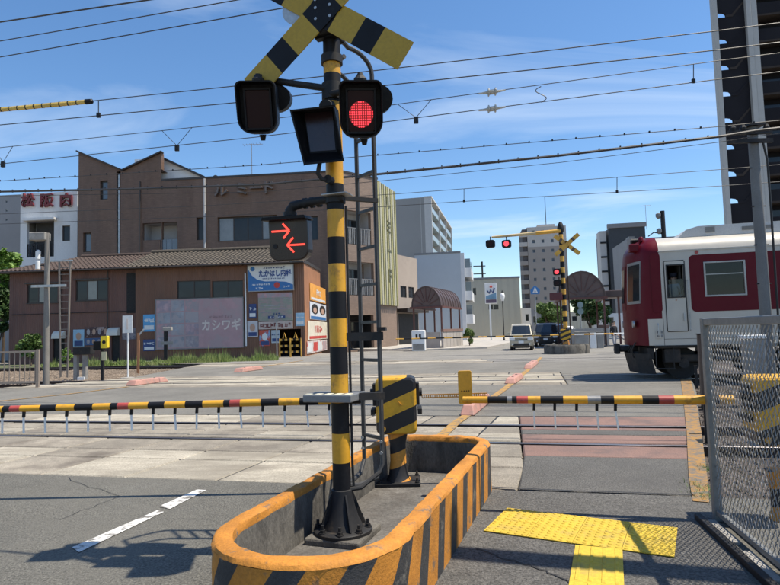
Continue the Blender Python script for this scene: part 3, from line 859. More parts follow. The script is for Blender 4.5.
# train-approach display: visor box, unlit screen
mb = MB()
f_ = [LOCS(290, 110, 3.86), LOCS(334, 105, 3.84), LOCS(344, 161, 3.90), LOCS(304, 165, 3.92)]
k_ = [LOCS(305, 112, 4.05), LOCS(338, 110, 4.03), LOCS(342, 156, 4.03), LOCS(312, 158, 4.05)]
def sc4(q, s, y):
    c = sum((Vector(p) for p in q), Vector()) / 4
    return [tuple((Vector(p) - c) * s + c + Vector((0, y, 0))) for p in q]
ff = sc4(f_, .93, 0); kk = sc4(k_, .90, -.05)
mb.add(list(f_) + list(k_) + ff + kk, [(0, 1, 5, 4), (1, 2, 6, 5), (2, 3, 7, 6), (3, 0, 4, 7), (7, 6, 5, 4), (0, 1, 9, 8), (1, 2, 10, 9), (2, 3, 11, 10), (3, 0, 8, 11), (8, 9, 13, 12), (9, 10, 14, 13), (10, 11, 15, 14), (11, 8, 12, 15), (12, 13, 14, 15)])
db = mb.build('display_box', M_HOOD, sig, bevel=.004); db.location = (0, .0, .0)
MB().add(sc4(kk, .92, -.006), [(0, 1, 2, 3)]).build('screen', mat('unlit_screen', (0.03, 0.016, 0.02), 0.25, spec=.6), db)
MB().tube([(-.03, -.16, 2.71), (-.05, -.17, 2.60), (-.03, -.15, 2.565), (-.01, -.09, 2.57)], .016, 8).build('display_stay', M_DARK, sig, smooth=True)
MB().tube([(0, -.12, 2.57), (0, -.06, 2.57)], .03, 10).build('arm_joint', M_DARK, sig, smooth=True)

# direction indicator with two red arrows
mb = MB()
pI = LOCS(290.5, 239.5, 4.24)
ix, iz, iy = pI.x, pI.z, pI.y
outl = []
for cx2, cz2, a0, rr in ((.155, .155, 0, .03), (-.155, .155, 90, .03), (-.10, -.11, 180, .085), (.09, -.10, 270, .095)):
    for k in range(6):
        a = radians(a0 + 18 * k); outl.append((cx2 + rr * cos(a), cz2 + rr * sin(a)))
mb.prism(outl, -.06, .08)
ib = mb.build('direction_indicator', mat('indicator_black', (0.020, 0.012, 0.011), 0.30, var=.1, fine=0), sig, bevel=.012, loc=(ix, iy, iz), rz=radians(3)); ib.scale = (.80, .80, .80); ib.rotation_euler = (radians(5), 0, radians(8))
MB().prism([(-.215, .17), (.20, .17), (.19, .20), (-.205, .20)], -.15, .09).build('visor', M_HOOD, ib, bevel=.004)
mb = MB(); n = 14
pl = [(a * 1.05, b * 1.05) for a, b in outl]
M_ARR = mat('red_arrow', (0.5, 0.03, 0.02), .4, emit=(1.0, 0.07, 0.045), estr=1.25)
def arrow(cx2, cz2, d):
    mb = MB(); y = -.068
    mb.bar((cx2 - .08 * d, y, cz2), (cx2 + .075 * d, y, cz2), .008, .016, up=(0, 0, 1))
    for s_ in (-1, 1): mb.bar((cx2 + .088 * d, y - .001 * s_, cz2), (cx2 + .028 * d, y - .001 * s_, cz2 + .066 * s_), .008, .016, up=(0, 0, 1))
    return mb.build('arrow', M_ARR, ib)
arrow(-.07, .075, 1); arrow(.08, -.055, -1)
MB().tube([(-.125, -.062, -.06), (-.125, -.068, -.06)], .022, 14).build('sensor', M_DARK, ib, smooth=True)
MB().tube([(.08, -.03, 2.45), (ix * .4, iy * .5 - .03, 2.445), (ix * .72, iy, 2.445), (ix * .92, iy, 2.435), (ix, iy, 2.40), (ix, iy, iz + .15)], [.03, .03, .032, .038, .038, .034], 12).build('pipe_arm', M_DARK, sig, smooth=True)
for x in (.35, .5, .65): MB().tube([(ix * x - .012, iy * (x + .1), 2.445), (ix * x + .012, iy * (x + .1), 2.446)], .040, 12).build('pipe_clamp', M_DARK, sig, smooth=True)
MB().tube([(ix, iy, iz + .20), (ix, iy, iz + .17)], .05, 12).build('pipe_flange', M_DARK, sig, smooth=True)
MB().box(-.06, .13, -.11, .02, 2.462, 2.472).build('clamp_plate', M_GALV, sig, bevel=.004)

# ladder on the far right of the pole, hooked over at the top
_a = LOCS(361, 330, 4.55); _b = LOCS(379, 330, 4.36)
ldx = [(_a.x, _a.y), (_b.x, _b.y)]                     # (x, y) of the two stiles in the signal's frame
lad = MB().tube([(.05, .0, .425), (.12, .05, .43), (.20, .22, .50)], .016, 8).build('ladder', M_DARK, sig, smooth=True)
M_LAD = mat('ladder_paint', (0.05, 0.05, 0.05), 0.5, metal=.3, var=.2, scale=8)
def stile(x, y, ztop, hook):
    pts = [(0, .06 * (y > .2), .435), (x * .45, y * .35, .43), (x * .85, y * .8, .45), (x, y, .54), (x, y, ztop)]
    h = hook
    for k in range(1, 7):
        a = pi / 2 * k / 6
        pts.append((x - h * (1 - cos(a)), y - y * .55 * (1 - cos(a)), ztop + .16 * sin(a)))
    pts.append((.06, y * .2, ztop + .17))
    mb = MB(); mb.tube(pts, .0172, 8); return mb.build('stile', M_LAD, lad, smooth=True)
stile(*ldx[0], 3.36, .10)
stile(*ldx[1], 3.46, .12)
z = .72
while z < 3.3:
    MB().bar((*ldx[0], z), (*ldx[1], z), .022, .022).build('rung', M_LAD, lad); z += .285
for z in (1.47,):
    MB().bar((.05, .02, z), (.29, .12, z), .05, .06).build('ladder_bracket', M_DARK, lad)
    MB().bar((.21, .34, z + .05), (.29, .08, z + .05), .06, .025).build('step_plate', M_DARK, lad)
MB().bar((.05, .03, 2.46), (.24, .22, 2.46), .03, .03).build('ladder_bracket', M_DARK, lad)
for z in (.62, .70):
    for x, y in ldx: MB().tube([(x, y - .022, z), (x, y - .034, z)], .012, 8).build('nut', M_GALV, lad)
# conduit down the back of the pole
MB().tube([(.072, .02, 2.40), (.074, .02, 1.5), (.074, .02, .6), (.076, .03, .44)], .009, 6).build('conduit', M_DARK, sig, smooth=True)

# ---- barrier machines and booms
M_DIAG = striped('machine_stripes', (0.60, 0.33, 0.018), (0.012, 0.012, 0.014), (-.42, 0, 1.0), .285, .36, .50, rough=.45, var=.10, scale=3, stain=(0.22, 0.13, 0.05), st_scale=9, st_lo=.60, st_hi=.75)
M_PED = striped('pedestal_stripes', (0.62, 0.27, 0.04), (0.02, 0.02, 0.022), (-.35, 0, 1.0), .27, .05, .50, rough=.55, var=.15, scale=3, stain=(0.16, 0.10, 0.06), st_scale=7, st_lo=.56, st_hi=.70)
def barrier(label, base, rz, boom_dir, segs, drop_x, L, zboom, tail, zfloor, by=-.06):
    """machine with housing on a pedestal, and its lowered boom; the boom runs along local x by boom_dir"""
    t = thing('crossing_barrier', label, 'crossing barrier', (base.x, base.y, 0), rz, 'lowered barriers on the near side')
    z0 = zfloor
    MB().box(-.20, .20, -.17, .17, z0, z0 + .03).build('base_plate', M_DARK, t, bevel=.004)
    for x in (-.17, .17):
        for y in (-.14, .14):
            mb = MB(); mb.lathe([(.018, z0 + .03), (.018, z0 + .045), (.01, z0 + .046), (.01, z0 + .07)], 8, (x, y, 0)); mb.build('anchor_bolt', M_DARK, t)
    mb = MB(); mb.lathe([(.115, z0 + .03), (.09, z0 + .08), (.074, z0 + .2), (.074, z0 + .36), (.10, z0 + .47)], 20); mb.build('pedestal', M_PED, t, smooth=True)
    h = MB().prism(rrect(-.185, .185, .565, 1.08, .05, 4), -.16, .16).build('housing', M_DIAG, t, bevel=.022)
    MB().prism(rrect(-.17, .17, .58, 1.065, .045, 4), -.176, -.157).build('cover', M_DIAG, h, bevel=.008)
    MB().tube([(-.12, -.185, .62), (-.12, -.172, .62)], .024, 14).build('lock', M_YEL, h, smooth=True)
    mb = MB(); mb.bar((0.02, -.18, .86), (.05, -.18, .83), .012); mb.build('handle', M_YEL, h)
    for s_ in (-1, 1):
        MB().tube([(s_ * .18, -.02, .93), (s_ * .24, -.02, .93)], .04, 12).build('shaft', M_DARK, h, smooth=True)
        MB().box(s_ * .215 - .02, s_ * .215 + .02, -.12, .10, .74, .79).build('crank', M_DARK, h, bevel=.004)
        MB().box(s_ * .20 - .015, s_ * .20 + .015, -.10, .04, .82, 1.02).build('hinge_plate', M_DARK, h, bevel=.004)
    # boom
    s_ = boom_dir; x = .30
    mb = MB(); pts = []; mis = []
    Lc = x
    rr = []
    tip = sum(a for a, _ in segs) + x
    for a, c in segs:
        pts.append((s_ * Lc, by, zboom)); mis.append('YKRG'.index(c)); rr.append(.036 - .007 * (Lc - x) / (tip - x)); Lc += a
    pts.append((s_ * Lc, by, zboom)); rr.append(.029)
    mb = MB(); mb.tube(pts, rr, 12, mi=mis)
    bo = mb.build('boom', [M_YEL, M_BLK, M_RED, M_GRY], t, smooth=True)
    for dx in drop_x:
        d = MB(); d.bar((s_ * dx, by, zboom - .02), (s_ * (dx + .004), by, zboom - .085), .022, .022); o = d.build('dropper_clip', M_BLK, bo)
        d = MB(); tl = random.uniform(-.012, .012); d.bar((s_ * (dx + .004), by, zboom - .08), (s_ * (dx + tl), by + tl, zboom - .235), .014, .014); d.build('dropper', M_WHT, bo)
    return t, h, bo
bl = G(0, 408, .86); br = G(352, 399, .86)
bm = G(399, 487, .06)
rzl = atan2((br - bl).y, (br - bl).x)
segsL = [(.24, 'K'), (.20, 'Y'), (.18, 'K'), (.20, 'Y'), (.17, 'K'), (.20, 'Y'), (.10, 'R'), (.06, 'K'), (.20, 'Y'), (.17, 'K'), (.20, 'Y'), (.16, 'K'), (.19, 'Y'), (.11, 'R'), (.07, 'K'), (.17, 'Y'), (.18, 'K'), (.18, 'Y'), (.16, 'K'), (.2, 'Y'), (.1, 'R'), (.07, 'K'), (.19, 'Y'), (.17, 'K'), (.19, 'Y'), (.17, 'K'), (.2, 'Y'), (.17, 'K'), (.2, 'Y')]
# machine stands at bm; its boom leaves towards the left
tL, hL, bL = barrier('left barrier, boom of black, yellow and red bands lowered from the planter across the road', bm, rzl, -1, segsL,
                     [.64 + .212 * k for k in range(18)], 5.6, .86, None, .1, .06)
# perforated arm with a yellow plate on the other side
arm = MB()
L_ = .60
for z0_, z1_ in ((.875, .884), (.902, .911)): arm.box(.24, .24 + L_, -.065, -.055, z0_, z1_)
for k in range(31): arm.box(.24 + L_ * k / 30 - .004, .24 + L_ * k / 30 + .004, -.0645, -.0555, .8835, .9025)
ar = arm.build('perforated_arm', mat('arm_orange', (0.55, 0.24, 0.02), .5, var=.1), tL)
MB().prism(rrect(.575, .70, .815, 1.12, .018), -.085, -.068).build('yellow_plate', M_YEL, ar, bevel=.004)
for k in range(4): MB().tube([(.605 + .022 * k, -.088, .935), (.605 + .022 * k, -.084, .935)], .006, 6).build('plate_bolt', M_BLK, ar)
# right barrier: machine behind the mesh fence
e0 = G(485, 399, .90); e1 = G(711, 399, .90)
dv = (e1 - e0).normalized(); dirR = atan2(dv.y, dv.x)
bR = e0 + dv * ((e1 - e0).length + .44); bR.z = 0
LR = (bR - e0).length - .30
rest = [(.21, 'Y'), (.16, 'K'), (.04, 'G'), (.04, 'K'), (.09, 'R'), (.10, 'Y'), (.18, 'K'), (.19, 'Y'), (.10, 'G'), (.10, 'K'), (.21, 'Y'), (.12, 'K'), (.11, 'R'), (.22, 'Y')]
used = sum(a for a, _ in rest)
rest = rest + [(max(.1, (LR - used) * .5), 'K'), (max(.1, (LR - used) * .5), 'Y')]
dpx = [(bR - G(x, 400, .90)).length for x in (565, 590, 618, 646, 675)]
tR, hR, bRo = barrier('right barrier, thin boom lowered over the red footway panels, machine behind the mesh fence', bR, dirR, -1, rest[::-1], dpx, 2.4, .90, None, -.1)

# ---- right side: mesh fence panels with grey frame, low beam beneath
M_FEN = mat('fence_grey_paint', (0.20, 0.205, 0.20), 0.5, metal=.2, var=.12, scale=5, stain=(0.30, 0.29, 0.27), st_scale=8, st_lo=.6, st_hi=.8)
M_MESH = mat('fence_mesh_wire', (0.30, 0.30, 0.295), 0.5, metal=.4, var=.15, scale=8)
f0 = G(718, 521); f1 = G(780, 575)
fd = (f1 - f0).normalized(); frz = atan2(fd.y, fd.x)
def fence(label, loc, L, Hh, first):
    t = thing('mesh_fence', label, 'fence', (loc.x, loc.y, 0), frz, 'mesh fence panels on the right')
    MB().box(-.03, .03, -.03, .03, 0, Hh).build('post', M_FEN, t, bevel=.006)
    MB().box(L - .085, L - .035, -.022, .022, .03, Hh - .005).build('post', M_FEN, t, bevel=.006)
    MB().box(.031, L - .086, -.024, .024, Hh - .055, Hh - .002).build('top_rail', M_FEN, t, bevel=.006)
    MB().box(.031, L - .086, -.020, .020, .05, .09).build('bottom_rail', M_FEN, t, bevel=.006)
    mb = MB(); dx, dz, wv = .027, .040, .0058
    nx = int((L - .12) / dx); nz = int((Hh - .145) / dz)
    x0, z0 = .035, .092
    dx = (L - .125) / nx; dz = (Hh - .15) / nz
    for i in range(nx):
        for j in range(nz):
            x = x0 + i * dx; z = z0 + j * dz
            s_ = 1 if (i + j) % 2 == 0 else -1
            a = Vector((x, 0, z if s_ > 0 else z + dz)); b = Vector((x + dx, 0, z + dz if s_ > 0 else z))
            d = (b - a).normalized(); nrm = Vector((-d.z, 0, d.x)) * wv / 2; y = .004 * s_
            mb.add([a - nrm + Vector((0, -y, 0)), b - nrm + Vector((0, y, 0)), b + nrm + Vector((0, y * .2, 0)), a + nrm + Vector((0, -y * .2, 0))], [(0, 1, 2, 3)])
            tk = Vector((0, .0035, 0))
            mb.add([a - nrm + Vector((0, -y, 0)), b - nrm + Vector((0, y, 0)), b - nrm + Vector((0, y, 0)) + tk, a - nrm + Vector((0, -y, 0)) + tk], [(0, 1, 2, 3)])
    struct(mb.build('wire_mesh', M_MESH, t), 'stuff')
    return t
fence('grey framed mesh fence panel at the right edge, ending beside the barrier tip', f0, 1.9, 1.53, True)
fence('mesh fence panel continuing towards the viewer at the right edge', f0 + fd * 1.9, 1.9, 1.53, False)
# beam and kerb under the fence
bt = thing('fence_kerb', 'low dark channel beam and pale kerb stones at the foot of the mesh fence', 'kerb', (f0.x, f0.y, 0), frz)
MB().box(-.02, 3.8, -.16, -.11, 0.0, .05).build('channel_beam', M_DARK, bt, bevel=.008)
MB().box(-.02, 3.8, .035, .075, 0.0, .035).build('channel_beam', M_DARK, bt, bevel=.008)
for k in range(6): MB().box(.05 + .62 * k, .05 + .62 * k + .46, -.105, -.032, -.02, .03 + random.uniform(-.006, .006)).build('kerb_stone', M_CONC, bt, bevel=.008)
# relay pillar behind the fence
q = AT(752, 337, 7.4)
t = thing('relay_cabinet', 'slim grey cabinet with pale lid behind the mesh fence', 'cabinet', (q.x, q.y, 0), -RD)
MB().box(-.11, .11, -.11, .11, -.13, q.z - .02).build('body', mat('cabinet_grey', (0.25, 0.255, 0.25), .5), t, bevel=.01)
MB().box(-.13, .13, -.13, .13, q.z - .02, q.z + .025).build('lid', M_WHT, t, bevel=.008)
MB().box(-.085, .085, -.118, -.109, .2, q.z - .15).build('door', M_GRY, t, bevel=.003)
# dark stubs and guide rails by the footway's edge
for i, (px, py, h) in enumerate(((708, 442, .55), (703, 405, .5), (697, 388, .55))):
    p = G(px, py, -.1)
    t = thing('edge_post', ['low dark post at the footway edge nearest the mesh fence', 'low dark post at the footway edge, middle one', 'low dark post at the footway edge beside the train'][i], 'post', (p.x, p.y, -.12), -RD, 'low posts along the footway edge')
    MB().box(-.03, .03, -.03, .03, 0, h).build('post', M_DARK, t, bevel=.005)
    MB().box(-.035, .035, -.035, .035, h, h + .015).build('cap', M_DARK, t)
p = AT(703, 340, 11.0)
t = thing('brown_post', 'broad brown steel post between train and mesh fence', 'post', (p.x, p.y, -.15), -RD)
MB().box(-.09, .09, -.09, .09, .0, 1.42).build('post', mat('brown_steel', (0.10, 0.065, 0.045), .7, var=.2), t, bevel=.01)
MB().box(-.1, .1, -.1, .1, 1.42, 1.44).build('cap', M_DARK, t)
# ================================================================ train, driver, overhead wires' poles
M_TRED = mat('train_maroon', (0.112, 0.0045, 0.012), 0.4, var=0.06, fine=0.03, spec=.18)
M_TWHT = mat('train_white', (0.50, 0.465, 0.40), 0.38, var=0.05, fine=0.02, stain=(0.40, 0.375, 0.33), st_scale=.7, st_lo=.55, st_hi=.8, coat=.2)
M_TROOF = mat('train_roof_grey', (0.52, 0.52, 0.50), 0.6, var=0.08)
M_TGRY = mat('train_underframe', (0.022, 0.021, 0.021), 0.7, var=0.3, scale=3, stain=(0.06, 0.045, 0.035), st_scale=4, st_lo=.52, st_hi=.72)
M_TINT = mat('train_interior', (0.10, 0.10, 0.09), 0.7)
M_RUBB = mat('black_rubber', (0.012, 0.012, 0.012), 0.6)
M_CLR = glass_clear('clear_glass', (0.5, 0.55, 0.53))
M_SKIN = mat('skin', (0.46, 0.29, 0.21), .55, var=.05, fine=.03)
M_HAIR = mat('dark_hair', (0.012, 0.010, 0.009), .6)

def person(name, label, loc, rz, joints, radii, edges, mats, cut, group=None, extra=None):
    """one continuous skinned body; materials chosen by cut(point) per face"""
    me = bpy.data.meshes.new('body')
    me.from_pydata(joints, edges, [])
    o = bpy.data.objects.new('body', me); COL.objects.link(o)
    sk = o.modifiers.new('Skin', 'SKIN')
    for i, v in enumerate(me.skin_vertices[0].data):
        r = radii[i]; v.radius = r if isinstance(r, tuple) else (r, r); v.use_root = (i == 0)
    sb = o.modifiers.new('Sub', 'SUBSURF'); sb.levels = 2; sb.render_levels = 2
    dg = bpy.context.evaluated_depsgraph_get()
    m2 = bpy.data.meshes.new_from_object(o.evaluated_get(dg))
    bpy.data.objects.remove(o)
    m2.materials.clear()
    for k in mats: m2.materials.append(k)
    for p in m2.polygons:
        p.use_smooth = True; p.material_index = cut(p.center)
    t = thing(name, label, 'person', loc, rz, group)
    b = bpy.data.objects.new('body', m2); COL.objects.link(b); b.parent = t
    return t, b
def std_person(name, label, loc, rz, shirt, trousers, arms, stride=.06, h=1.0, cap=None, hair=True, group=None, seat=False):
    """upright figure about 1.68 m; arms = ((elbow, hand) left, (elbow, hand) right) in its frame, facing -y"""
    J = [(0, 0, .95), (0, .0, 1.12), (0, -.005, 1.30), (0, 0, 1.42), (0, -.01, 1.50), (0, -.02, 1.58), (0, -.015, 1.66)]
    Rr = [(.155, .115), (.135, .10), (.165, .11), (.09, .075), (.052, .055), (.078, .092), (.06, .075)]
    E = [(0, 1), (1, 2), (2, 3), (3, 4), (4, 5), (5, 6)]
    for s_, (el, ha) in zip((-1, 1), arms):
        b = len(J)
        J += [(s_ * .17, 0, 1.38), el, ha, tuple(Vector(ha) + (Vector(ha) - Vector(el)).normalized() * .09)]
        Rr += [.058, .043, .032, .026]
        E += [(3, b), (b, b + 1), (b + 1, b + 2), (b + 2, b + 3)]
    for s_ in (-1, 1):
        b = len(J); st = stride * s_
        J += [(s_ * .09, 0, .88), (s_ * .10, -.02 + st * .5, .48), (s_ * .10, .02 + st, .09), (s_ * .11, -.12 + st, .035)]
        Rr += [.085, .06, .04, (.04, .032)]
        E += [(0, b), (b, b + 1), (b + 1, b + 2), (b + 2, b + 3)]
    J = [(x * h, y * h, z * h) for x, y, z in J]
    hands = [Vector(a[1]) * h for a in arms]
    M_SH = mat('shoe', (0.02, 0.018, 0.016), .5)
    def cut(p):
        if any((p - q).length < .10 * h and (p.z < q.z + .03 or True) for q in hands): return 2
        if p.z > 1.44 * h: return 2
        if p.z > .93 * h: return 0
        if p.z > .075 * h: return 1
        return 3
    t, b = person(name, label, loc, rz, J, Rr, E, [shirt, trousers, M_SKIN, M_SH], cut, group)
    # face: nose, eyes, ears
    mb = MB(); hz = 1.60 * h
    mb.add([(-.012, -.112 * h, hz - .02), (.012, -.112 * h, hz - .02), (0, -.135 * h, hz - .02), (0, -.11 * h, hz + .022)], [(0, 1, 2), (0, 2, 3), (2, 1, 3)])
    mb.build('nose', M_SKIN, b)
    for s_ in (-1, 1):
        MB().lathe([(.004, -.008), (.011, 0), (.004, .008)], 8, (s_ * .03, -.108 * h, hz + .018)).build('eye', M_HAIR, b)
        MB().lathe([(.008, -.028), (.014, 0), (.008, .028)], 8, (s_ * .083 * h, -.005, hz)).build('ear', M_SKIN, b)
    if hair:
        mb = MB(); prof = []
        for k in range(8):
            a = pi / 2 * k / 7; prof.append((.095 * cos(a) * h + .002, .105 * sin(a) * h))
        mb.lathe(prof, 16, (0, .012, hz + .028)); o = mb.build('hair', M_HAIR, b, smooth=True); o.scale = (1, 1.1, 1)
    if cap:
        mb = MB(); mb.lathe([(.095, .0), (.10, .035), (.118, .075), (.11, .09), (.02, .095)], 20, (0, -.01, hz + .05)); o = mb.build('cap', cap, b, smooth=True)
        mb = MB(); mb.add([(-.08, -.09, hz + .055), (.08, -.09, hz + .055), (.06, -.155, hz + .035), (-.06, -.155, hz + .035), (-.08, -.09, hz + .063), (.08, -.09, hz + .063), (.06, -.155, hz + .043), (-.06, -.155, hz + .043)], [(0, 1, 2, 3), (4, 5, 6, 7), (2, 3, 7, 6)]); mb.build('cap_peak', M_RUBB, b)
    return t

TP = AT(650, 380, 15.55)
TF = Fac(650, 15.55, -13.5)
train = thing('train', 'red and white electric train car entering from the right', 'train', (TF.o.x, TF.o.y, 0), -RA)
def TX(px, py): return TF.loc(px, py)
TL = 15.0; TWd = 2.74
zf, zg = .92, 3.40
xd0, xd1 = TX(666, 300)[0], TX(686, 300)[0]
def rectpx(x0, y0, x1, y1):
    a = TX(x0, y1); b = TX(x1, y0); return (a[0], b[0], a[1], b[1])
hole_door = rectpx(668.5, 265, 682.5, 297)
hole_w1 = rectpx(707, 261.5, 743, 295)
step = 2.9
holes = [hole_door, hole_w1]
x = hole_w1[1] + 1.9
while x + 1.2 < TL: holes.append((x, x + 1.15, hole_w1[2], hole_w1[3])); x += 2.2
mb = MB()
holes_wall(mb, .32, TL, zf, zg, holes, .05)
mb.build('side_wall', M_TWHT, train)
# roof curve, far side, end wall
prof = [(0, zg), (.03, zg + .12), (.12, zg + .25), (.35, zg + .38), (.8, zg + .46), (1.37, zg + .48), (1.94, zg + .46), (2.39, zg + .38), (2.62, zg + .25), (2.71, zg + .12), (2.74, zg)]
# plan of the cab: rounded nose
nose = [(.32, 0), (.12, .015), (-.03, .05), (-.14, .15), (-.28, .52), (-.40, .94), (-.45, 1.37), (-.40, 1.80), (-.28, 2.22), (-.14, 2.59), (-.03, 2.69), (.12, 2.725), (.32, 2.74)]
mb = MB()
k = len(prof)
vs = [(.32, y, z) for y, z in prof] + [(TL, y, z) for y, z in prof]
mb.add(vs, [(i, i + 1, k + i + 1, k + i) for i in range(k - 1)])
mb.quad((.32, 2.74, zf), (TL, 2.74, zf), (TL, 2.74, zg), (.32, 2.74, zg))
mb.quad((TL, 0, zf), (TL, 2.74, zf), (TL, 2.74, zg), (TL, 0, zg))
mb.build('roof', M_TWHT, train, smooth=True)
# the nose: outline lofted upward, leaning back a little above the waist
def nose_at(z):
    lean = max(0, z - 2.2) * .06
    rt = 0.0
    if z > zg: rt = ((z - zg) / .48) ** 2
    o = []
    for x, y in nose:
        yy = 1.37 + (y - 1.37) * (1 - .35 * rt); xx = x + lean * (x < .3) + rt * .28 * max(0, (.32 - x) / .63)
        o.append((xx, yy, z))
    return o
zs = [zf, 1.62, 2.2, 2.9, zg, zg + .12, zg + .25, zg + .36, zg + .43]
mb = MB(); n = len(nose)
L_ = [nose_at(z) for z in zs]
for q in L_: mb.v += q
for r_ in range(len(zs) - 1):
    for i in range(n - 1):
        mb.f.append([r_ * n + i, r_ * n + i + 1, (r_ + 1) * n + i + 1, (r_ + 1) * n + i])
        mb.m.append(0 if (zs[r_] < 1.6 and i < 2) else 1)
cpt = len(mb.v); mb.v.append((.3, 1.37, zg + .475))
for i in range(n - 1): mb.f.append([(len(zs) - 1) * n + i, (len(zs) - 1) * n + i + 1, cpt]); mb.m.append(1)
cab = mb.build('cab_front', [M_TWHT, M_TRED], train, smooth=True)
# cab windows: frames and glass set on the nose facets
def nose_pane(i0, t0, i1, t1, z0, z1, name, mt, off):
    def P(i, t, z):
        q = nose_at(z); a = Vector(q[i]); b = Vector(q[i + 1]); nn = (b - a).cross(Vector((0, 0, 1))).normalized()
        if nn.x > 0: nn = -nn
        return a.lerp(b, t) + nn * off
    ids = [(i0, t0)] + [(i, 0.0) for i in range(i0 + 1, i1 + 1)] + [(i1, t1)]
    mb = MB(); zz = [z0, (z0 + z1) / 2, z1]
    for (a, ta), (b, tb) in zip(ids, ids[1:]):
        for za, zb_ in zip(zz, zz[1:]): mb.quad(P(a, ta, za), P(b, tb, za), P(b, tb, zb_), P(a, ta, zb_))
    return mb.build(name, mt, cab)
M_TFRM = mat('train_window_frame', (0.32, 0.32, 0.31), .35, metal=.5, var=.05)
nose_pane(3, .1, 4, .9, 2.05, 3.20, 'window_frame', M_TFRM, .012)
nose_pane(3, .25, 4, .75, 2.13, 3.12, 'cab_window', M_GLASS, .02)
nose_pane(5, .2, 6, .8, 1.9, 3.15, 'window_frame', M_TRED, .012)
nose_pane(5, .45, 6, .55, 2.1, 3.05, 'cab_window', M_GLASS, .02)
nose_pane(7, .1, 8, .9, 2.05, 3.20, 'window_frame', M_TFRM, .012)
nose_pane(7, .25, 8, .75, 2.13, 3.12, 'cab_window', M_GLASS, .02)
for y in (.45, 2.29):
    MB().tube([(-.355, y, 1.5), (-.31, y, 1.5)], .10, 16).build('headlight', M_GALV, cab, smooth=True)
# handrail at the corner
MB().tube([(.20, -.03, 1.15), (.20, -.05, 1.2), (.20, -.05, 1.45), (.20, -.03, 1.5)], .012, 6).build('handrail', M_GALV, train)
# maroon fields
zr0 = TX(720, 311)[1]; zr1 = TX(720, 253.5)[1]
zc0 = TX(655, 313)[1]; zc1 = zg - .02
mb = MB(); mb.prism([p for p in rrect(.10, TX(661.5, 290)[0], zc0, zc1, .10, 4)], -.006, .002)
mb.build('maroon_field', M_TRED, train)
mb = MB()
xr0 = TX(690.5, 290)[0]
hh = [h for h in holes[1:]]
holes_wall(mb, xr0 + .12, TL, zr0, zr1, hh, .01, fn=lambda u, v, z: (u, v - .006, z))
mb.add([(xr0 + .12, -.006, zr0), (xr0 + .12, -.006, zr1)] + [(xr0 + .12 - .12 * sin(pi / 2 * k / 5), -.006, zr1 - .12 + .12 * cos(pi / 2 * k / 5)) for k in range(1, 6)] + [(xr0 + .12 - .12 * cos(pi / 2 * k / 5), -.006, zr0 + .12 - .12 * sin(pi / 2 * k / 5)) for k in range(5)], [[1, 2, 3, 4, 5, 6, 7, 8, 9, 10, 11, 0]])
mb.build('maroon_field', M_TRED, train)
# windows: frame and pane
def tframe(h, w=.045, mt=M_TFRM, name='window'):
    a, b, c, d = h
    mb = MB()
    mb.box(a - w, a, -.022, .03, c - w, d + w); mb.box(b, b + w, -.022, .03, c - w, d + w); mb.box(a, b, -.022, .03, c - w, c); mb.box(a, b, -.022, .03, d, d + w)
    o = mb.build(name, mt, train, bevel=.006)
    MB().quad((a, .02, c), (b, .02, c), (b, .02, d), (a, .02, d)).build('pane', M_CLR, o)
    return o
tframe(hole_w1)
for h in holes[2:]: tframe(h)
# cab door
zd0, zd1 = TX(676, 331)[1], TX(676, 261)[1]
dr = MB()
for a, b, c, d in ((xd0 - .02, xd0 + .0, zd0, zd1), (xd1, xd1 + .02, zd0, zd1), (xd0, xd1, zd1, zd1 + .02), (xd0, xd1, zd0 - .02, zd0)): dr.box(a, b, -.012, .0, c, d)
dr = dr.build('door_seal', M_RUBB, train)
mb = MB(); holes_wall(mb, xd0 + .004, xd1 - .004, zd0 + .004, zd1 - .004, [hole_door], .03, fn=lambda u, v, z: (u, v - .010, z))
cd_ = mb.build('cab_door', M_TWHT, train)
a, b, c, d = hole_door
mb = MB(); w = .03
mb.box(a - w, a, -.022, -.008, c - w, d + w); mb.box(b, b + w, -.022, -.008, c - w, d + w); mb.box(a, b, -.022, -.008, c - w, c); mb.box(a, b, -.022, -.008, d, d + w)
mb.build('window_frame', M_RUBB, cd_)
MB().quad((a, .0, c), (b, .0, c), (b, .0, (c + d) / 2 + .05), (a, .0, (c + d) / 2 + .05)).build('pane', M_CLR, cd_)
MB().box(xd1 - .08, xd1 - .05, -.04, -.012, 1.55, 1.75).build('handle', M_GALV, cd_)
MB().tube([(xd1 + .06, -.01, 1.3), (xd1 + .06, -.05, 1.32), (xd1 + .06, -.05, 2.6), (xd1 + .06, -.01, 2.62)], .012, 6).build('handrail', M_GALV, train)
# interior
mb = MB()
mb.quad((.32, .1, 1.12), (TL, .1, 1.12), (TL, 2.7, 1.12), (.32, 2.7, 1.12)); mb.quad((xr0 - .2, .06, 1.12), (xr0 - .2, 1.9, 1.12), (xr0 - .2, 1.9, 3.3), (xr0 - .2, .06, 3.3))
mb.quad((.4, 2.68, 1.12), (TL - .05, 2.68, 1.12), (TL - .05, 2.68, 3.38), (.4, 2.68, 3.38)); mb.quad((.4, .1, 3.36), (TL - .05, .1, 3.36), (TL - .05, 2.68, 3.36), (.4, 2.68, 3.36))
mb.build('interior', M_TINT, train)
for k in range(5):
    sx_ = hole_w1[0] + .1 + 2.2 * k
    MB().box(sx_, sx_ + 1.6, 2.1, 2.5, 1.5, 2.05).build('seat', mat('seat_fabric', (0.12, 0.03, 0.05), .9) if k == 0 else MATS['seat_fabric'], train, bevel=.05)
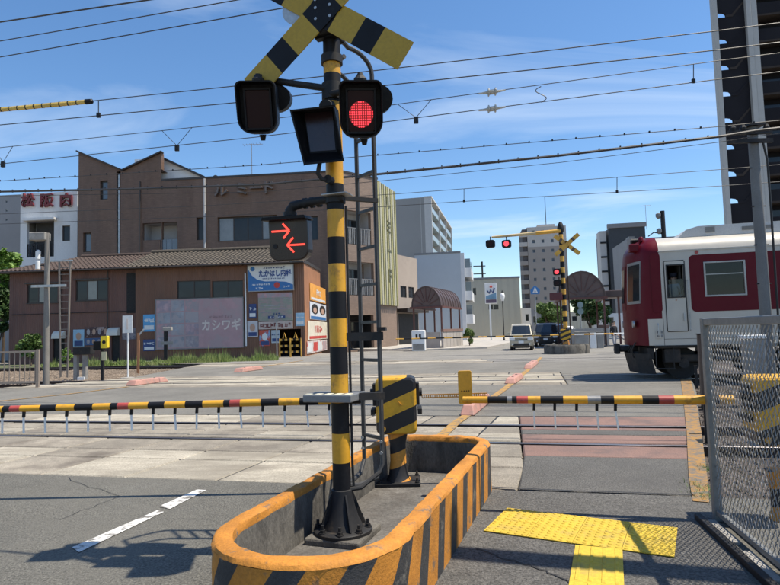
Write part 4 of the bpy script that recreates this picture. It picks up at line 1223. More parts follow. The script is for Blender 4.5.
# gutter line and lower sill
MB().box(.3, TL, -.02, .0, zg - .01, zg + .02).build('gutter', M_TWHT, train)
MB().box(.1, TL, -.012, .02, zf - .03, zf).build('sill', M_TGRY, train)
MB().box(.1, TL, .1, 2.64, zf - .08, zf - .032).build('floor_pan', M_TGRY, train)
# roof unit
M_RU = mat('roof_unit_grey', (0.50, 0.50, 0.485), .55, var=.06)
xu = TX(680, 235)[0]; zu = TX(700, 223.5)[1]
mb = MB()
mb.prism([(xu, zg + .40), (xu + .05, zu - .28), (xu + .25, zu - .08), (xu + .55, zu), (TL, zu), (TL, zg + .40)], .42, 2.32)
ru = mb.build('roof_unit', M_RU, train, bevel=.05)
for px0, px1, py0, py1 in ((705.5, 714.5, 226, 232.5), (742, 773, 224, 230)):
    q0 = TF.loc(px0, py1, .42); q1 = TF.loc(px1, py0, .42)
    g = MB()
    nsl = 5
    for kk in range(nsl): g.box(q0[0], q1[0], .400, .418, q0[1] + (q1[1] - q0[1]) * kk / nsl, q0[1] + (q1[1] - q0[1]) * (kk + .55) / nsl)
    struct(g.build('louvre', M_GRY, ru), 'stuff')
# cluster on the cab roof: horn, marker lamps, antenna
MB().lathe([(.07, 0), (.07, .10), (.04, .14)], 14, (-.0, .55, zg + .36)).build('marker_lamp', M_TRED, train, smooth=True)
MB().tube([(-.22, .75, zg + .42), (.05, .75, zg + .44)], [.07, .035], 14).build('horn', M_DARK, train, smooth=True)
MB().tube([(-.20, 1.0, zg + .42), (.05, 1.0, zg + .44)], [.06, .03], 14).build('horn', M_DARK, train, smooth=True)
MB().box(-.34, -.08, .35, .62, zg + .08, zg + .30).build('destination_box', M_TRED, train, bevel=.03)
# hoses and jumper cables on the front
for y in (.5, .8, 1.1): MB().tube([(-.30, y, 1.0), (-.40, y, .8), (-.36, y + .05, .6), (-.22, y + .08, .55)], .022, 6).build('brake_hose', M_RUBB, train, smooth=True)
MB().tube([(-.1, 1.37, .80), (-.62, 1.37, .80)], .09, 10).build('coupler', M_TGRY, train, smooth=True)
MB().box(-.74, -.60, 1.22, 1.52, .66, .96).build('coupler_head', M_TGRY, train, bevel=.03)
# obstacle deflector
mb = MB(); mb.add([(.0, .1, .70), (-.34, .5, .70), (-.48, 1.37, .70), (-.34, 2.24, .70), (.0, 2.64, .70), (.12, .12, .16), (-.22, .5, .16), (-.36, 1.37, .16), (-.22, 2.24, .16), (.12, 2.62, .16)], [(0, 1, 6, 5), (1, 2, 7, 6), (2, 3, 8, 7), (3, 4, 9, 8)])
mb.build('obstacle_deflector', M_TGRY, train)
MB().box(-.05, .10, .15, 2.6, .55, .86).build('end_beam', M_TGRY, train, bevel=.02)
# bogies
for bx in (1.9, 12.6):
    bg_ = MB().box(bx - 1.5, bx + 1.5, .36, .50, .46, .66).build('bogie', M_TGRY, train, bevel=.03)
    MB().box(bx - 1.5, bx + 1.5, 2.24, 2.38, .46, .66).build('side_frame', M_TGRY, bg_, bevel=.03)
    MB().box(bx - .25, bx + .25, .3, 2.44, .5, .8).build('bolster', M_TGRY, bg_, bevel=.03)
    for ax in (-1.05, 1.05):
        for yy in (.60, 2.08):
            mb = MB(); mb.tube([(bx + ax, yy, .43), (bx + ax, yy + .06, .43), (bx + ax, yy + .06, .43), (bx + ax, yy + .13, .43)], [.43, .43, .40, .40], 24); mb.build('wheel', M_DARK, bg_, smooth=True)
        MB().tube([(bx + ax, .5, .43), (bx + ax, 2.24, .43)], .08, 10).build('axle', M_TGRY, bg_)
        for yy in (.30, 2.30): MB().tube([(bx + ax, yy, .43), (bx + ax, yy + .14, .43)], .13, 12).build('axle_box', M_TGRY, bg_, smooth=True)
    for sx_ in (-.22, .22): MB().lathe([(.10, .66), (.10, .9)], 12, (bx + sx_, .42, 0)).build('air_spring', M_RUBB, bg_, smooth=True)
for k, (x0, x1, y0, y1, z0) in enumerate(((3.6, 4.7, .2, .8, .42), (4.9, 6.4, .15, .9, .36), (6.7, 7.6, .2, .8, .45), (7.9, 10.2, .15, .9, .38), (.35, .75, .15, .5, .45))):
    MB().box(x0, x1, y0, y1, z0, zf - .085).build('underfloor_box', M_TGRY, train, bevel=.03)
for x0 in (.12, .55): MB().tube([(x0, .05, .30), (x0, .05, .90)], .014, 6).build('step_rail', M_TGRY, train)
MB().box(.10, .57, .0, .14, .30, .32).build('step', M_TGRY, train)

# the conductor at the cab door and a seated passenger
shirt = mat('pale_blue_shirt', (0.42, 0.50, 0.62), .8, var=.05)
navy = mat('navy_cloth', (0.02, 0.025, 0.045), .8)
hx = (hole_door[0] + hole_door[1]) / 2
std_person('person', 'conductor in pale blue shirt and dark cap at the train cab door window', TF.w(hx + .02, .34, 1.13), -RA + radians(-38), shirt, navy,
           (((-.24, -.06, 1.14), (-.20, -.25, 1.02)), ((.25, -.05, 1.14), (.20, -.24, 1.02))), .0, .98, cap=navy)
dk = mat('dark_clothes', (0.025, 0.025, 0.03), .85)
std_person('person', 'dark haired passenger seen low in the train side window', TF.w((hole_w1[0] + hole_w1[1]) / 2 + .08, 1.2, .70), -RA + radians(100), dk, dk,
           (((-.22, -.04, 1.12), (-.16, -.22, 1.0)), ((.22, -.04, 1.12), (.16, -.22, 1.0))), .0, .94)

# panel seams, side lamp, destination plate and small fittings on the train side
for x_ in (.34, 2.62, 4.95, 7.2, 9.5): MB().box(x_ - .004, x_ + .004, -.003, .004, zf, zr0 - .01).build('panel_seam', M_RUBB, train)
MB().box(.34, TL, -.004, .003, zf + .16, zf + .168).build('panel_seam', M_RUBB, train)
MB().box(xd0 - .3, xd0 - .16, -.012, .0, zf + .18, zf + .40).build('access_hatch', M_TWHT, train, bevel=.004)
for x_, z_ in ((.16, zf + .22), (.26, zf + .22), (.16, zf + .32), (.26, zf + .32)): MB().box(x_, x_ + .05, -.016, -.004, z_, z_ + .06).build('marking', M_GRY, train)
MB().tube([(xr0 + .2, -.02, zr1 + .07), (xr0 + .2, .0, zr1 + .07)], .045, 12).build('side_lamp', M_RED, train)
a, b, c, d = hole_w1
MB().box(a, b, .012, .028, d - .30, d - .275).build('window_bar', M_TFRM, train)
# ================================================================ buildings
def fnF(w, d): return lambda u, v, z: (u, v, z)
def fnR(w, d): return lambda u, v, z: (w - v, u, z)
def fnL(w, d): return lambda u, v, z: (v, d - u, z)
def mbox(mb, fn, u0, u1, v0, v1, z0, z1, mi=0):
    P = [fn(u, v, z) for z in (z0, z1) for u, v in ((u0, v0), (u1, v0), (u1, v1), (u0, v1))]
    return mb.hexa(P[:4], P[4:], mi)
def win(par, fn, h, depth=.12, nd=2, fm=None, gm=None, fw=.05, rail=0, sill=None):
    """a window in its opening: frame, with each pane its own piece, and a sill"""
    a, b, c, d = h; fm = fm or M_ALU; gm = gm or M_GLASS
    mb = MB(); v0, v1 = depth - .07, depth + .01
    mbox(mb, fn, a, a + fw, v0, v1, c, d); mbox(mb, fn, b - fw, b, v0, v1, c, d); mbox(mb, fn, a + fw, b - fw, v0, v1, c, c + fw); mbox(mb, fn, a + fw, b - fw, v0, v1, d - fw, d)
    xs = [a + fw + (b - a - 2 * fw) * k / nd for k in range(nd + 1)]
    for x in xs[1:-1]: mbox(mb, fn, x - fw * .5, x + fw * .5, v0 + .01, v1, c + fw, d - fw)
    o = mb.build('window', fm, par)
    for k in range(nd):
        q = MB(); e = .0 if k % 2 == 0 else .015
        mbox(q, fn, xs[k], xs[k + 1], v0 + .03 + e, v0 + .036 + e, c + fw, d - fw)
        q.build('pane', gm if not isinstance(gm, list) else gm[k % len(gm)], o)
    if sill:
        q = MB(); mbox(q, fn, a - .05, b + .05, -.06, depth - .07, c - .05, c - .001); q.build('sill', sill, o)
    return o
def block(par, w, d, h, mt, front=(), right=(), left=(), depth=.15, z0=-.2, roof=None, parapet=.35, name='wall', x0=0, y0=0):
    mb = MB()
    sh = lambda f: (lambda u, v, z: tuple(Vector(f(u, v, z)) + Vector((x0, y0, 0))))
    holes_wall(mb, 0, w, z0, h, list(front), depth, sh(fnF(w, d)))
    holes_wall(mb, 0, d, z0, h, list(right), depth, sh(fnR(w, d)))
    holes_wall(mb, 0, d, z0, h, list(left), depth, sh(fnL(w, d)))
    mb.quad((x0, y0 + d, z0), (x0 + w, y0 + d, z0), (x0 + w, y0 + d, h), (x0, y0 + d, h))
    t_ = .2
    for a, b, c, e in ((0, w, 0, t_), (0, w, d - t_, d), (0, t_, t_, d - t_), (w - t_, w, t_, d - t_)):
        mb.quad((x0 + a, y0 + c, h), (x0 + b, y0 + c, h), (x0 + b, y0 + e, h), (x0 + a, y0 + e, h))
    for p, q in (((t_, t_), (w - t_, t_)), ((w - t_, t_), (w - t_, d - t_)), ((w - t_, d - t_), (t_, d - t_)), ((t_, d - t_), (t_, t_))):
        mb.quad((x0 + p[0], y0 + p[1], h), (x0 + q[0], y0 + q[1], h), (x0 + q[0], y0 + q[1], h - parapet), (x0 + p[0], y0 + p[1], h - parapet))
    o = mb.build(name, mt, par)
    MB().quad((x0 + t_, y0 + t_, h - parapet), (x0 + w - t_, y0 + t_, h - parapet), (x0 + w - t_, y0 + d - t_, h - parapet), (x0 + t_, y0 + d - t_, h - parapet)).build('flat_roof', roof or M_CONC, par)
    # dark rooms behind the glass
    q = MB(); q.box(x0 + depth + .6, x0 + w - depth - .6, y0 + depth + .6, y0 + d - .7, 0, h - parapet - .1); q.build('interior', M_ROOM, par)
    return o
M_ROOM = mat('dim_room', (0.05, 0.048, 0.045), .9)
M_GL2 = mat('window_glass_curtain', (0.20, 0.20, 0.19), 0.10, var=.15, fine=0, spec=.8)
M_GLC = mat('window_glass_pale', (0.11, 0.13, 0.15), 0.08, var=.25, scale=.8, fine=0, spec=.8)
def HP(f, x0, y0, x1, y1, y=0.0):
    a = f.loc(x0, (y0 + y1) / 2, y); b = f.loc(x1, (y0 + y1) / 2, y); c = f.loc((x0 + x1) / 2, y1, y); d = f.loc((x0 + x1) / 2, y0, y)
    return (a[0], b[0], c[1], d[1])
def sign(label, f, px, mt, th=.05, y=-.03, name='wall_sign', cat='sign', frame=None, side=None, group=None):
    """a board fixed to wall f, from its corners in the photograph; local origin at the board's lower left"""
    a, b, c, d = HP(f, *px)
    t = thing(name, label, cat, f.w(a, y, c), f.a, group)
    w, h = b - a, d - c
    MB().box(0, w, -th, 0, 0, h).build('board', mt, t, bevel=.01)
    if frame:
        mb = MB(); k = .05
        mb.box(-k, 0, -th - .02, .0, -k, h + k); mb.box(w, w + k, -th - .02, 0, -k, h + k); mb.box(0, w, -th - .02, 0, -k, 0); mb.box(0, w, -th - .02, 0, h, h + k)
        mb.build('frame', frame, t)
    return t, w, h, -th - .006
def flat(par, x0, x1, z0, z1, y, mt, name='print', poly=None):
    return MB().prism(poly or [(x0, z0), (x1, z0), (x1, z1), (x0, z1)], y - .004, y).build(name, mt, par)

# ---- low brown house on the left (two units)
M_SID = ribbed('brown_siding', (0.15, 0.070, 0.052), .16, 'X', .5, rough=.6, var=.14, scale=.5, fine=.06, stain=(0.085, 0.043, 0.036), st_scale=.7, stretch=(1, 1, .3), st_lo=.5, st_hi=.72)
M_SID2 = ribbed('brown_siding_warm', (0.165, 0.078, 0.045), .16, 'X', .4, rough=.6, var=.14, scale=.5, fine=.06, stain=(0.115, 0.056, 0.036), st_scale=.7, stretch=(1, 1, .3), st_lo=.5, st_hi=.72)
M_SORG = mat('orange_side_wall', (0.34, 0.15, 0.07), .7, var=.12, scale=.6, fine=.06, stain=(0.25, 0.12, 0.06), st_scale=1, st_lo=.5, st_hi=.7)
M_RT1 = mat('brown_roof_tile', (0.075, 0.05, 0.039), .7, var=.2, scale=.8, fine=.2, fscale=8)
M_RT2 = mat('grey_brown_roof_tile', (0.080, 0.065, 0.048), .7, var=.2, scale=.8, fine=.25, fscale=8)
HA = Fac(9, 41.0, -3.0)
xA0, xA1 = 0.0, HA.loc(138, 330)[0]
xB1 = HA.loc(305, 330)[0]
zEA = HA.loc(75, 271)[1]
def tile_roof(par, x0, x1, y0, y1, z0, z1, mt, hipL=0, hipR=0, tw=.30, rows=14):
    """tiled slope from the eave (y0, z0) to the ridge (y1, z1): waves across, a step at every course"""
    mb = MB(); nx = int((x1 - x0) / tw) * 4; prevrow = None
    for r_ in range(rows):
        for e in (0, 1):
            t = (r_ + e) / rows; y = y0 + (y1 - y0) * t; z = z0 + (z1 - z0) * t + (.035 if e == 0 else -.005)
            a = x0 + hipL * t; b = x1 - hipR * t; row = []
            for i in range(nx + 1):
                x = x0 + (x1 - x0) * i / nx
                x = min(max(x, a), b)
                row.append(len(mb.v)); mb.v.append((x, y, z + (.0, .035, .0, -.02)[i % 4]))
            if prevrow:
                for i in range(nx): mb.f.append([prevrow[i], prevrow[i + 1], row[i + 1], row[i]]); mb.m.append(0)
            prevrow = row
    o = mb.build('roof', mt, par)
    return o
la = thing('low_house', 'long low brown clad house with dark tiled roof behind the far track, left', 'house', HA.o, HA.a)
wA = [HP(HA, 27, 284, 57.7, 303), HP(HA, 75.6, 280, 107.7, 300.5)]
dA = [HP(HA, 53, 337, 64.5, 358), HP(HA, 111.5, 334, 119.5, 358)]
dA = [(a, b, -.0, d) for a, b, c, d in dA]
mb = MB(); holes_wall(mb, 0, xA1, -.2, zEA, wA + dA, .15); mb.quad((0, 0, -.2), (0, 8, -.2), (0, 8, zEA), (0, 0, zEA)); mb.quad((0, 8, -.2), (xA1, 8, -.2), (xA1, 8, zEA), (0, 8, zEA))
mb.build('wall', M_SID, la)
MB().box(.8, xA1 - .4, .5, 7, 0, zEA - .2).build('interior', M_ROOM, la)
for h in wA: win(la, fnF(0, 0), h, .15, 3, M_BRONZE, [M_GLASS, M_GL2, M_GLASS], .07, sill=M_BRONZE)
for h in wA:
    a, b, c, d = h
    mb = MB(); mb.box(a - .12, b + .12, -.10, .0, d + .02, d + .10); mb.build('window_hood', M_BRONZE, la)
M_AWN = mat('cream_awning', (0.66, 0.62, 0.54), .7, var=.08)
for k, h in enumerate(dA):
    a, b, c, d = h
    MB().box(a, b, .10, .14, c, d).build('door', M_DARK, la)
    aw = HP(HA, *((55, 331, 65.5, 338.5), (109.5, 327.5, 120, 335.5))[k])
    mb = MB(); pts = [(-.0, aw[3])] + [(-.45 * sin(pi / 2 * i / 5), aw[3] - (aw[3] - aw[2]) * (1 - cos(pi / 2 * i / 5))) for i in range(1, 6)] + [(0, aw[2])]
    mb.prism([(y, z) for y, z in pts], aw[0], aw[1], 'x'); mb.build('awning', M_AWN, la)
st = HP(HA, 127, 273, 138, 313)
MB().box(st[0], st[1] - .1, -.04, 0, st[2], st[3]).build('dark_recess_strip', M_DARK, la)  # flat dark strip stands in for the shade of a wall recess
# eave, gutter, pipe, roofs
zrA = HA.loc(90, 257, 4.2)[1]
tile_roof(la, -.7, xA1 + .5, -.7, 4.2, zEA + .05, zrA, M_RT1, hipL=3.4, rows=12)
mb = MB(); mb.add([(-.7, -.7, zEA + .05), (-.7, 8.7, zEA + .05), (2.7, 4.2, zrA)], [(0, 1, 2)]); mb.quad((-.7, 8.7, zEA + .05), (xA1 + .5, 8.7, zEA + .05), (xA1 + .5, 4.2, zrA), (2.7, 4.2, zrA)); mb.build('roof_back', M_RT1, la)
MB().box(-.7, xA1 + .3, -.70, .1, zEA - .03, zEA + .04).build('eave_board', M_BRONZE, la)
MB().tube([(-.7, -.76, zEA - .02), (xA1 + .4, -.76, zEA - .02)], .06, 8).build('gutter', M_BRONZE, la)
MB().tube([(2.7, 4.2, zrA + .08), (xA1 + .5, 4.2, zrA + .08)], .12, 8).build('ridge_tile', M_RT1, la)
pz = HA.loc(70, 313)[1]
MB().tube([(0.2, -.05, pz), (xA1 - .2, -.05, pz)], .022, 6).build('pipe', M_DARK, la)
for px in (61, 108): MB().tube([(HA.loc(px, 310)[0], -.05, .1), (HA.loc(px, 310)[0], -.05, zEA - .05)], .035, 6).build('downpipe', M_BRONZE, la)

HBo = HA.w(xA1, -.35, 0)
lb = thing('low_house', 'low house with pale brown tiled roof, carrying the big pink hoarding', 'house', HBo, HA.a)
class FB(Fac):
    def __init__(s): s.o = Vector((HBo.x, HBo.y, 0)); s.a = HA.a; s.x = HA.x; s.n = HA.n
HB = FB()
wB = HB.loc(305, 330)[0]; zEB = HB.loc(200, 266.5)[1]; dB = 6.4
hB = [HP(HB, 177, 280.5, 210.5, 298), HP(HB, 212, 280.5, 243, 298)]
ent = HP(HB, 279, 329, 301, 357); ent = (ent[0], ent[1], 0, ent[3])
mb = MB(); holes_wall(mb, 0, wB, -.2, zEB, hB + [ent], .15)
mb.quad((0, 0, -.2), (0, dB, -.2), (0, dB, zEB), (0, 0, zEB)); mb.quad((0, dB, -.2), (wB, dB, -.2), (wB, dB, zEB), (0, dB, zEB))
mb.build('wall', M_SID2, lb)
sidefn = fnR(wB, dB)
mb = MB(); holes_wall(mb, 0, dB, -.2, zEB + .25, [], .1, sidefn); mb.build('side_wall', M_SORG, lb)
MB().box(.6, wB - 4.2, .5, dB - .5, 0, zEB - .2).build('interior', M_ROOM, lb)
MB().quad((wB - 4.1, .5, .01), (wB - .2, .5, .01), (wB - .2, dB, .01), (wB - 4.1, dB, .01)).build('shop_floor', M_CONC, lb)
for h in hB: win(lb, fnF(0, 0), h, .15, 2, M_BRONZE, M_GLASS, .06, sill=M_BRONZE)
zrB = HB.loc(205, 251, 3.6)[1]
tile_roof(lb, -.55, wB - .7, -.7, 3.6, zEB + .05, zrB, M_RT2, hipR=2.4, rows=11)
mb = MB(); mb.add([(wB - .7, -.7, zEB + .05), (wB - .7, dB + .7, zEB + .05), (wB - 3.1, 3.6, zrB)], [(0, 1, 2)]); mb.quad((-.55, dB + .7, zEB + .05), (wB - .7, dB + .7, zEB + .05), (wB - 3.1, 3.6, zrB), (-.55, 3.6, zrB)); mb.add([(-.55, -.7, zEB), (-.55, dB + .7, zEB), (-.55, 3.6, zrB)], [(0, 1, 2)]); mb.build('roof_back', M_RT2, lb)
MB().tube([(-.55, 3.6, zrB + .08), (wB - 3.1, 3.6, zrB + .08)], .14, 8).build('ridge_tile', M_RT2, lb)
MB().tube([(wB - 3.1, 3.6, zrB + .06), (wB - 1.9, 1.45, (zrB + zEB) / 2 + .1)], .13, 8).build('hip_cap', M_WHT, lb)
MB().tube([(wB - 1.25, .28, zEB + .55), (wB - .7, -.7, zEB + .14)], .12, 8).build('hip_cap', M_WHT, lb)
MB().box(-.55, wB + .1, -.70, .1, zEB - .03, zEB + .04).build('eave_board', M_BRONZE, lb)
MB().tube([(-.5, -.76, zEB - .02), (wB - .8, -.76, zEB - .02)], .06, 8).build('gutter', M_BRONZE, lb)
MB().box(wB - 3.0, wB + .06, .12, dB + .1, zEB + .02, zEB + .24).build('flat_canopy', M_BRONZE, lb)
px_ = HB.loc(246, 310)[0]
MB().tube([(px_, -.07, HB.loc(246, 346)[1]), (px_, -.07, HB.loc(246, 273)[1])], .05, 8).build('downpipe', M_WHT, lb)

# signs on it
def faded(name, c, c2, sc=1.2): return mat(name, c, .7, var=.08, scale=2, fine=.06, stain=c2, st_scale=sc, st_lo=.48, st_hi=.56)
M_PK = faded('faded_pink_board', (0.42, 0.275, 0.285), (0.385, 0.29, 0.295))
t, w, h, y = sign('large faded pink hoarding with pale katakana lettering above the grass', HB, (157, 299, 243.5, 348), M_PK, .08, -.05, 'hoarding', frame=M_GRY)
pal = [mat('faded_print_%s' % n, c, .7, var=.25, scale=1.6, stain=s_, st_scale=2.4, st_lo=.46, st_hi=.54) for n, c, s_ in
       (('grey', (0.36, 0.32, 0.33), (0.27, 0.25, 0.28)), ('mauve', (0.42, 0.30, 0.32), (0.30, 0.26, 0.30)), ('blue', (0.30, 0.31, 0.34), (0.37, 0.33, 0.34)), ('rose', (0.42, 0.26, 0.27), (0.33, 0.29, 0.30)))]
gx = w * .5
for i in range(3):
    for j in range(4):
        flat(t, gx * (.03 + .325 * i), gx * (.03 + .325 * i + .30), h * (.03 + .245 * j), h * (.03 + .245 * j + .22), y + .004, pal[(i * 2 + j * 3 + i * j) % 4], 'faded_photo')
M_PALE = mat('pale_lettering', (0.62, 0.54, 0.50), .7, var=.1)
text('カシワギ', .80, w * .75, y, h * .44, M_PALE, t, bold=.02, sx=.86)
pseudo(8, .2, w * .75, y, h * .62, mat('dim_lettering', (0.30, 0.20, 0.21), .7), t)
M_SW = mat('sign_white', (0.66, 0.68, 0.68), .45, var=.05)
M_SB = mat('sign_blue', (0.03, 0.15, 0.38), .45, var=.05)
M_SN = mat('sign_navy', (0.03, 0.06, 0.18), .5)
t, w, h, y = sign('blue and white clinic sign with hiragana lettering on a board by the eave', HB, (249, 265.5, 293.5, 290.5), M_SW, .12, -.06, 'clinic_sign', frame=M_ALU)
bl_poly = [(0, 0), (w, 0), (w, h * .20), (w * .85, h * .32), (w * .6, h * .36), (w * .38, h * .36), (w * .2, h * .44), (w * .08, h * .62), (0, h * .86)]
flat(t, 0, 0, 0, 0, y + .002, M_SB, 'blue_wave', bl_poly)
text('たかはし内科', .47, w * .60, y - .004, h * .66, mat('sign_dark_blue', (0.02, 0.06, 0.22), .5), t, bold=.018, sx=.80)
pseudo(9, .17, w * .58, y - .002, h * .90, M_SN, t)
pseudo(13, .12, w * .57, y - .002, h * .47, M_SN, t)
pseudo(8, .16, w * .28, y - .006, h * .24, M_SW, t); pseudo(3, .17, w * .25, y - .006, h * .09, M_SW, t)
M_ORD = mat('sign_red', (0.50, 0.05, 0.04), .5)
MB().tube([(w * .64, y - .012, h * .2), (w * .64, y - .004, h * .2)], h * .12, 16).build('logo_disc', M_ORD, t)
pseudo(3, .16, w * .85, y - .006, h * .14, M_SW, t)
MB().tube([(w * .1, y - .01, h * .87), (w * .1, y, h * .87)], h * .09, 14).build('logo_disc', M_SB, t)
t, w, h, y = sign('faded street map board under the clinic sign', HB, (258.5, 293, 293, 321), faded('map_green', (0.26, 0.28, 0.23), (0.34, 0.27, 0.25), 2.5), .05, -.04, 'map_board')
for k in range(5): flat(t, w * .05, w * .95, h * (.3 + .12 * k), h * (.3 + .12 * k) + .035, y, pal[k % 4], 'map_road')
flat(t, 0, w, h * .84, h, y, pal[3], 'map_header')
flat(t, w * .28, w * .78, h * .08, h * .19, y, M_SN, 'map_caption'); pseudo(3, .18, w * .53, y - .006, h * .25, M_SN, t); pseudo(6, .15, w * .53, y - .006, h * .13, M_SW, t)
t, w, h, y = sign('white lettered strip below the faded map board', HB, (259, 321.5, 293, 329), mat('strip_cream', (0.50, 0.42, 0.38), .6), .05, -.04, 'lettered_strip')
pseudo(9, .36, w * .5, y, h * .5, mat('strip_maroon', (0.15, 0.04, 0.04), .6), t, sx=.66)
posters = [('small navy poster left of the map board', HB, (249, 304, 256.5, 318.5), M_SN, 2, M_SW), ('portrait poster in white and violet beside the grass edge', HB, (247.5, 321, 258, 337), mat('poster_white', (0.55, 0.55, 0.58), .5), None, None),
           ('red and blue poster under the lettered strip', HB, (259.5, 330, 270.5, 346), mat('poster_blue', (0.22, 0.33, 0.52), .5, stain=(0.5, 0.08, 0.05), st_scale=1.4, st_lo=.5, st_hi=.52), None, None),
           ('pale notice poster left of the shop opening', HB, (271.5, 330, 280, 343), mat('poster_pale', (0.42, 0.48, 0.52), .5), 4, M_SN), ('light blue poster between shop opening and orange wall', HB, (295.8, 313, 304.5, 326), mat('poster_sky', (0.30, 0.48, 0.62), .5), 4, M_SW),
           ('upper bright blue shop poster left of the pink hoarding', HB, (143.5, 314.5, 155.5, 331.5), mat('poster_cyan', (0.10, 0.34, 0.60), .5), 2, M_SW), ('lower dark blue shop poster left of the pink hoarding', HB, (143.5, 339.5, 155.5, 351), M_SN, 4, M_SW)]
for lab, f, px, mt_, tx, tm in posters:
    t, w, h, y = sign(lab, f, px, mt_, .02, -.03, 'wall_poster', 'poster', group='posters on the low houses')
    if tx: pseudo(tx, min(h * .42, w / max(2, tx) * .95), w * .5, y, h * .66, tm, t); flat(t, w * .1, w * .9, h * .12, h * .36, y, tm, 'text_block')
    else:
        MB().prism([(w * .5 + w * .26 * cos(a_), h * .58 + h * .24 * sin(a_)) for a_ in [2 * pi * q / 16 for q in range(16)]], y - .004, y).build('portrait_face', M_SKIN if 'portrait' in lab else M_SW, t)
        flat(t, w * .1, w * .9, h * .06, h * .3, y, M_SN, 'text_block')
for lab, px, mt_ in (('light blue portrait poster on the left house wall', (73.5, 329.5, 84.5, 346.5), MATS['poster_sky']), ('wide dark poster with pale faces on the left house wall', (85.5, 327, 109, 336.5), mat('poster_dark', (0.05, 0.02, 0.025), .5, stain=(0.30, 0.22, 0.2), st_scale=1.6, st_lo=.55, st_hi=.6)),
                     ('narrow blue banner poster under the dark faces poster', (85.5, 338, 108, 345), mat('poster_mid', (0.05, 0.10, 0.22), .5)), ('grey picture board right of the second awning', (122.5, 328, 138, 339.5), mat('poster_grey', (0.24, 0.22, 0.24), .6, stain=(0.12, 0.12, 0.16), st_scale=2, st_lo=.48, st_hi=.52))):
    t, w, h, y = sign(lab, HA, px, mt_, .02, -.03, 'wall_poster', 'poster', group='posters on the low houses')
    if 'portrait' in lab: flat(t, 0, 0, 0, 0, y, M_SKIN, 'portrait_face', [(w * .5 + w * .24 * cos(2 * pi * q / 16), h * .60 + h * .22 * sin(2 * pi * q / 16)) for q in range(16)]); flat(t, w * .12, w * .88, h * .03, h * .34, y, M_SN, 'portrait_body')
    elif 'faces' in lab:
        for q in range(4): flat(t, 0, 0, 0, 0, y, M_SKIN if q % 2 else pal[0], 'portrait_face', [(w * (.14 + .24 * q) + w * .07 * cos(2 * pi * k / 12), h * .5 + h * .32 * sin(2 * pi * k / 12)) for k in range(12)])
    elif 'banner' in lab: pseudo(5, h * .7, w * .5, y, h * .5, M_SW, t)
# posters on the orange side wall (its plane faces right)
so = HB.w(wB, 0, 0); SF = FB(); SF.o = so; SF.a = HA.a + pi / 2; SF.x = HA.n.copy(); SF.n = -HA.x
for lab, px, mt_, tx, tm in (('orange and white poster pair high on the orange side wall', (309.5, 286, 325, 302), mat('poster_orange', (0.75, 0.34, 0.06), .5), 3, M_SW), ('poster with two dark heads on the orange side wall', (309.5, 303.5, 325.5, 320), mat('poster_lightgrey', (0.6, 0.62, 0.66), .5), None, None),
                             ('white sign with red lettering on the orange side wall', (307.5, 321.5, 326.5, 339.5), mat('poster_cream', (0.68, 0.62, 0.50), .5), 5, M_ORD), ('row of small white posters at the foot of the orange side wall', (306.5, 340.5, 326.5, 352), mat('poster_foot', (0.6, 0.55, 0.52), .5, stain=(0.5, 0.12, 0.1), st_scale=2, st_lo=.56, st_hi=.6), None, None)):
    t, w, h, y = sign(lab, SF, px, mt_, .03, -.02, 'wall_poster', 'poster', group='posters on the low houses')
    if tx: pseudo(tx, min(h * .5, w / tx * .95), w * .5, y, h * .55, tm, t); flat(t, w * .05, w * .95, h * .06, h * .2, y, tm, 'text_block')
    elif 'heads' in lab:
        for q in (.27, .75):
            flat(t, 0, 0, 0, 0, y, M_HAIR, 'portrait_head', [(w * q + w * .2 * cos(2 * pi * k / 14), h * .62 + h * .3 * sin(2 * pi * k / 14)) for k in range(14)]); flat(t, 0, 0, 0, 0, y - .005, M_SKIN, 'portrait_face', [(w * q + w * .10 * cos(2 * pi * k / 14), h * .55 + h * .17 * sin(2 * pi * k / 14)) for k in range(14)])
        flat(t, w * .03, w * .97, h * .03, h * .2, y, M_SB, 'text_block')
    else:
        for q in range(4): flat(t, w * (.04 + .24 * q), w * (.04 + .24 * q + .19), h * .12, h * .88, y, [M_SW, M_ORD, M_SW, pal[3]][q], 'small_poster')

# ---- white building with three large characters, far left
WB = Fac(19, 53, -4)
wW = WB.loc(77.8, 330)[0]; hW = WB.loc(48, 192.5)[1]
wb = thing('butcher_building', 'white walled building with three dark red characters over its balcony', 'building', WB.o, WB.a)
oW = [HP(WB, 27, 221, 54, 257), HP(WB, 62, 225.5, 70, 241)]
M_WW = mat('white_render', (0.66, 0.66, 0.65), .7, var=.06, scale=.4, stain=(0.50, 0.49, 0.47), st_scale=.5, st_lo=.55, st_hi=.8, stretch=(1, 1, .3))
block(wb, wW - .1, 9, hW, M_WW, oW, depth=.3)
win(wb, fnF(0, 0), oW[1], .2, 1, M_BRONZE, M_GLASS, .1)
a, b, c, d = oW[0]
MB().box(a, b, 1.2, 1.25, c, d).build('balcony_back', M_WW, wb)
win(wb, lambda u, v, z: (u, v + 1.1, z), (a + .6, b - .4, c + .1, d - .6), .1, 2, M_BRONZE)
MB().box(a, b, .05, 1.2, c - .1, c - .001).build('balcony_floor', M_CONC, wb)
bn = MB().box(a - .2, b + .3, -.5, .1, d + .0, d + .22).build('balcony_hood', M_WW, wb)
for k in range(12): MB().box(a + (b - a) * k / 12, a + (b - a) * k / 12 + .1, .02, .06, c, c + 1.15).build('railing_bar', M_DARK, wb)
MB().box(a, b, .0, .08, c + 1.15, c + 1.22).build('railing_top', M_DARK, wb)
M_MAR = mat('dark_red_letters', (0.17, 0.02, 0.025), .45)
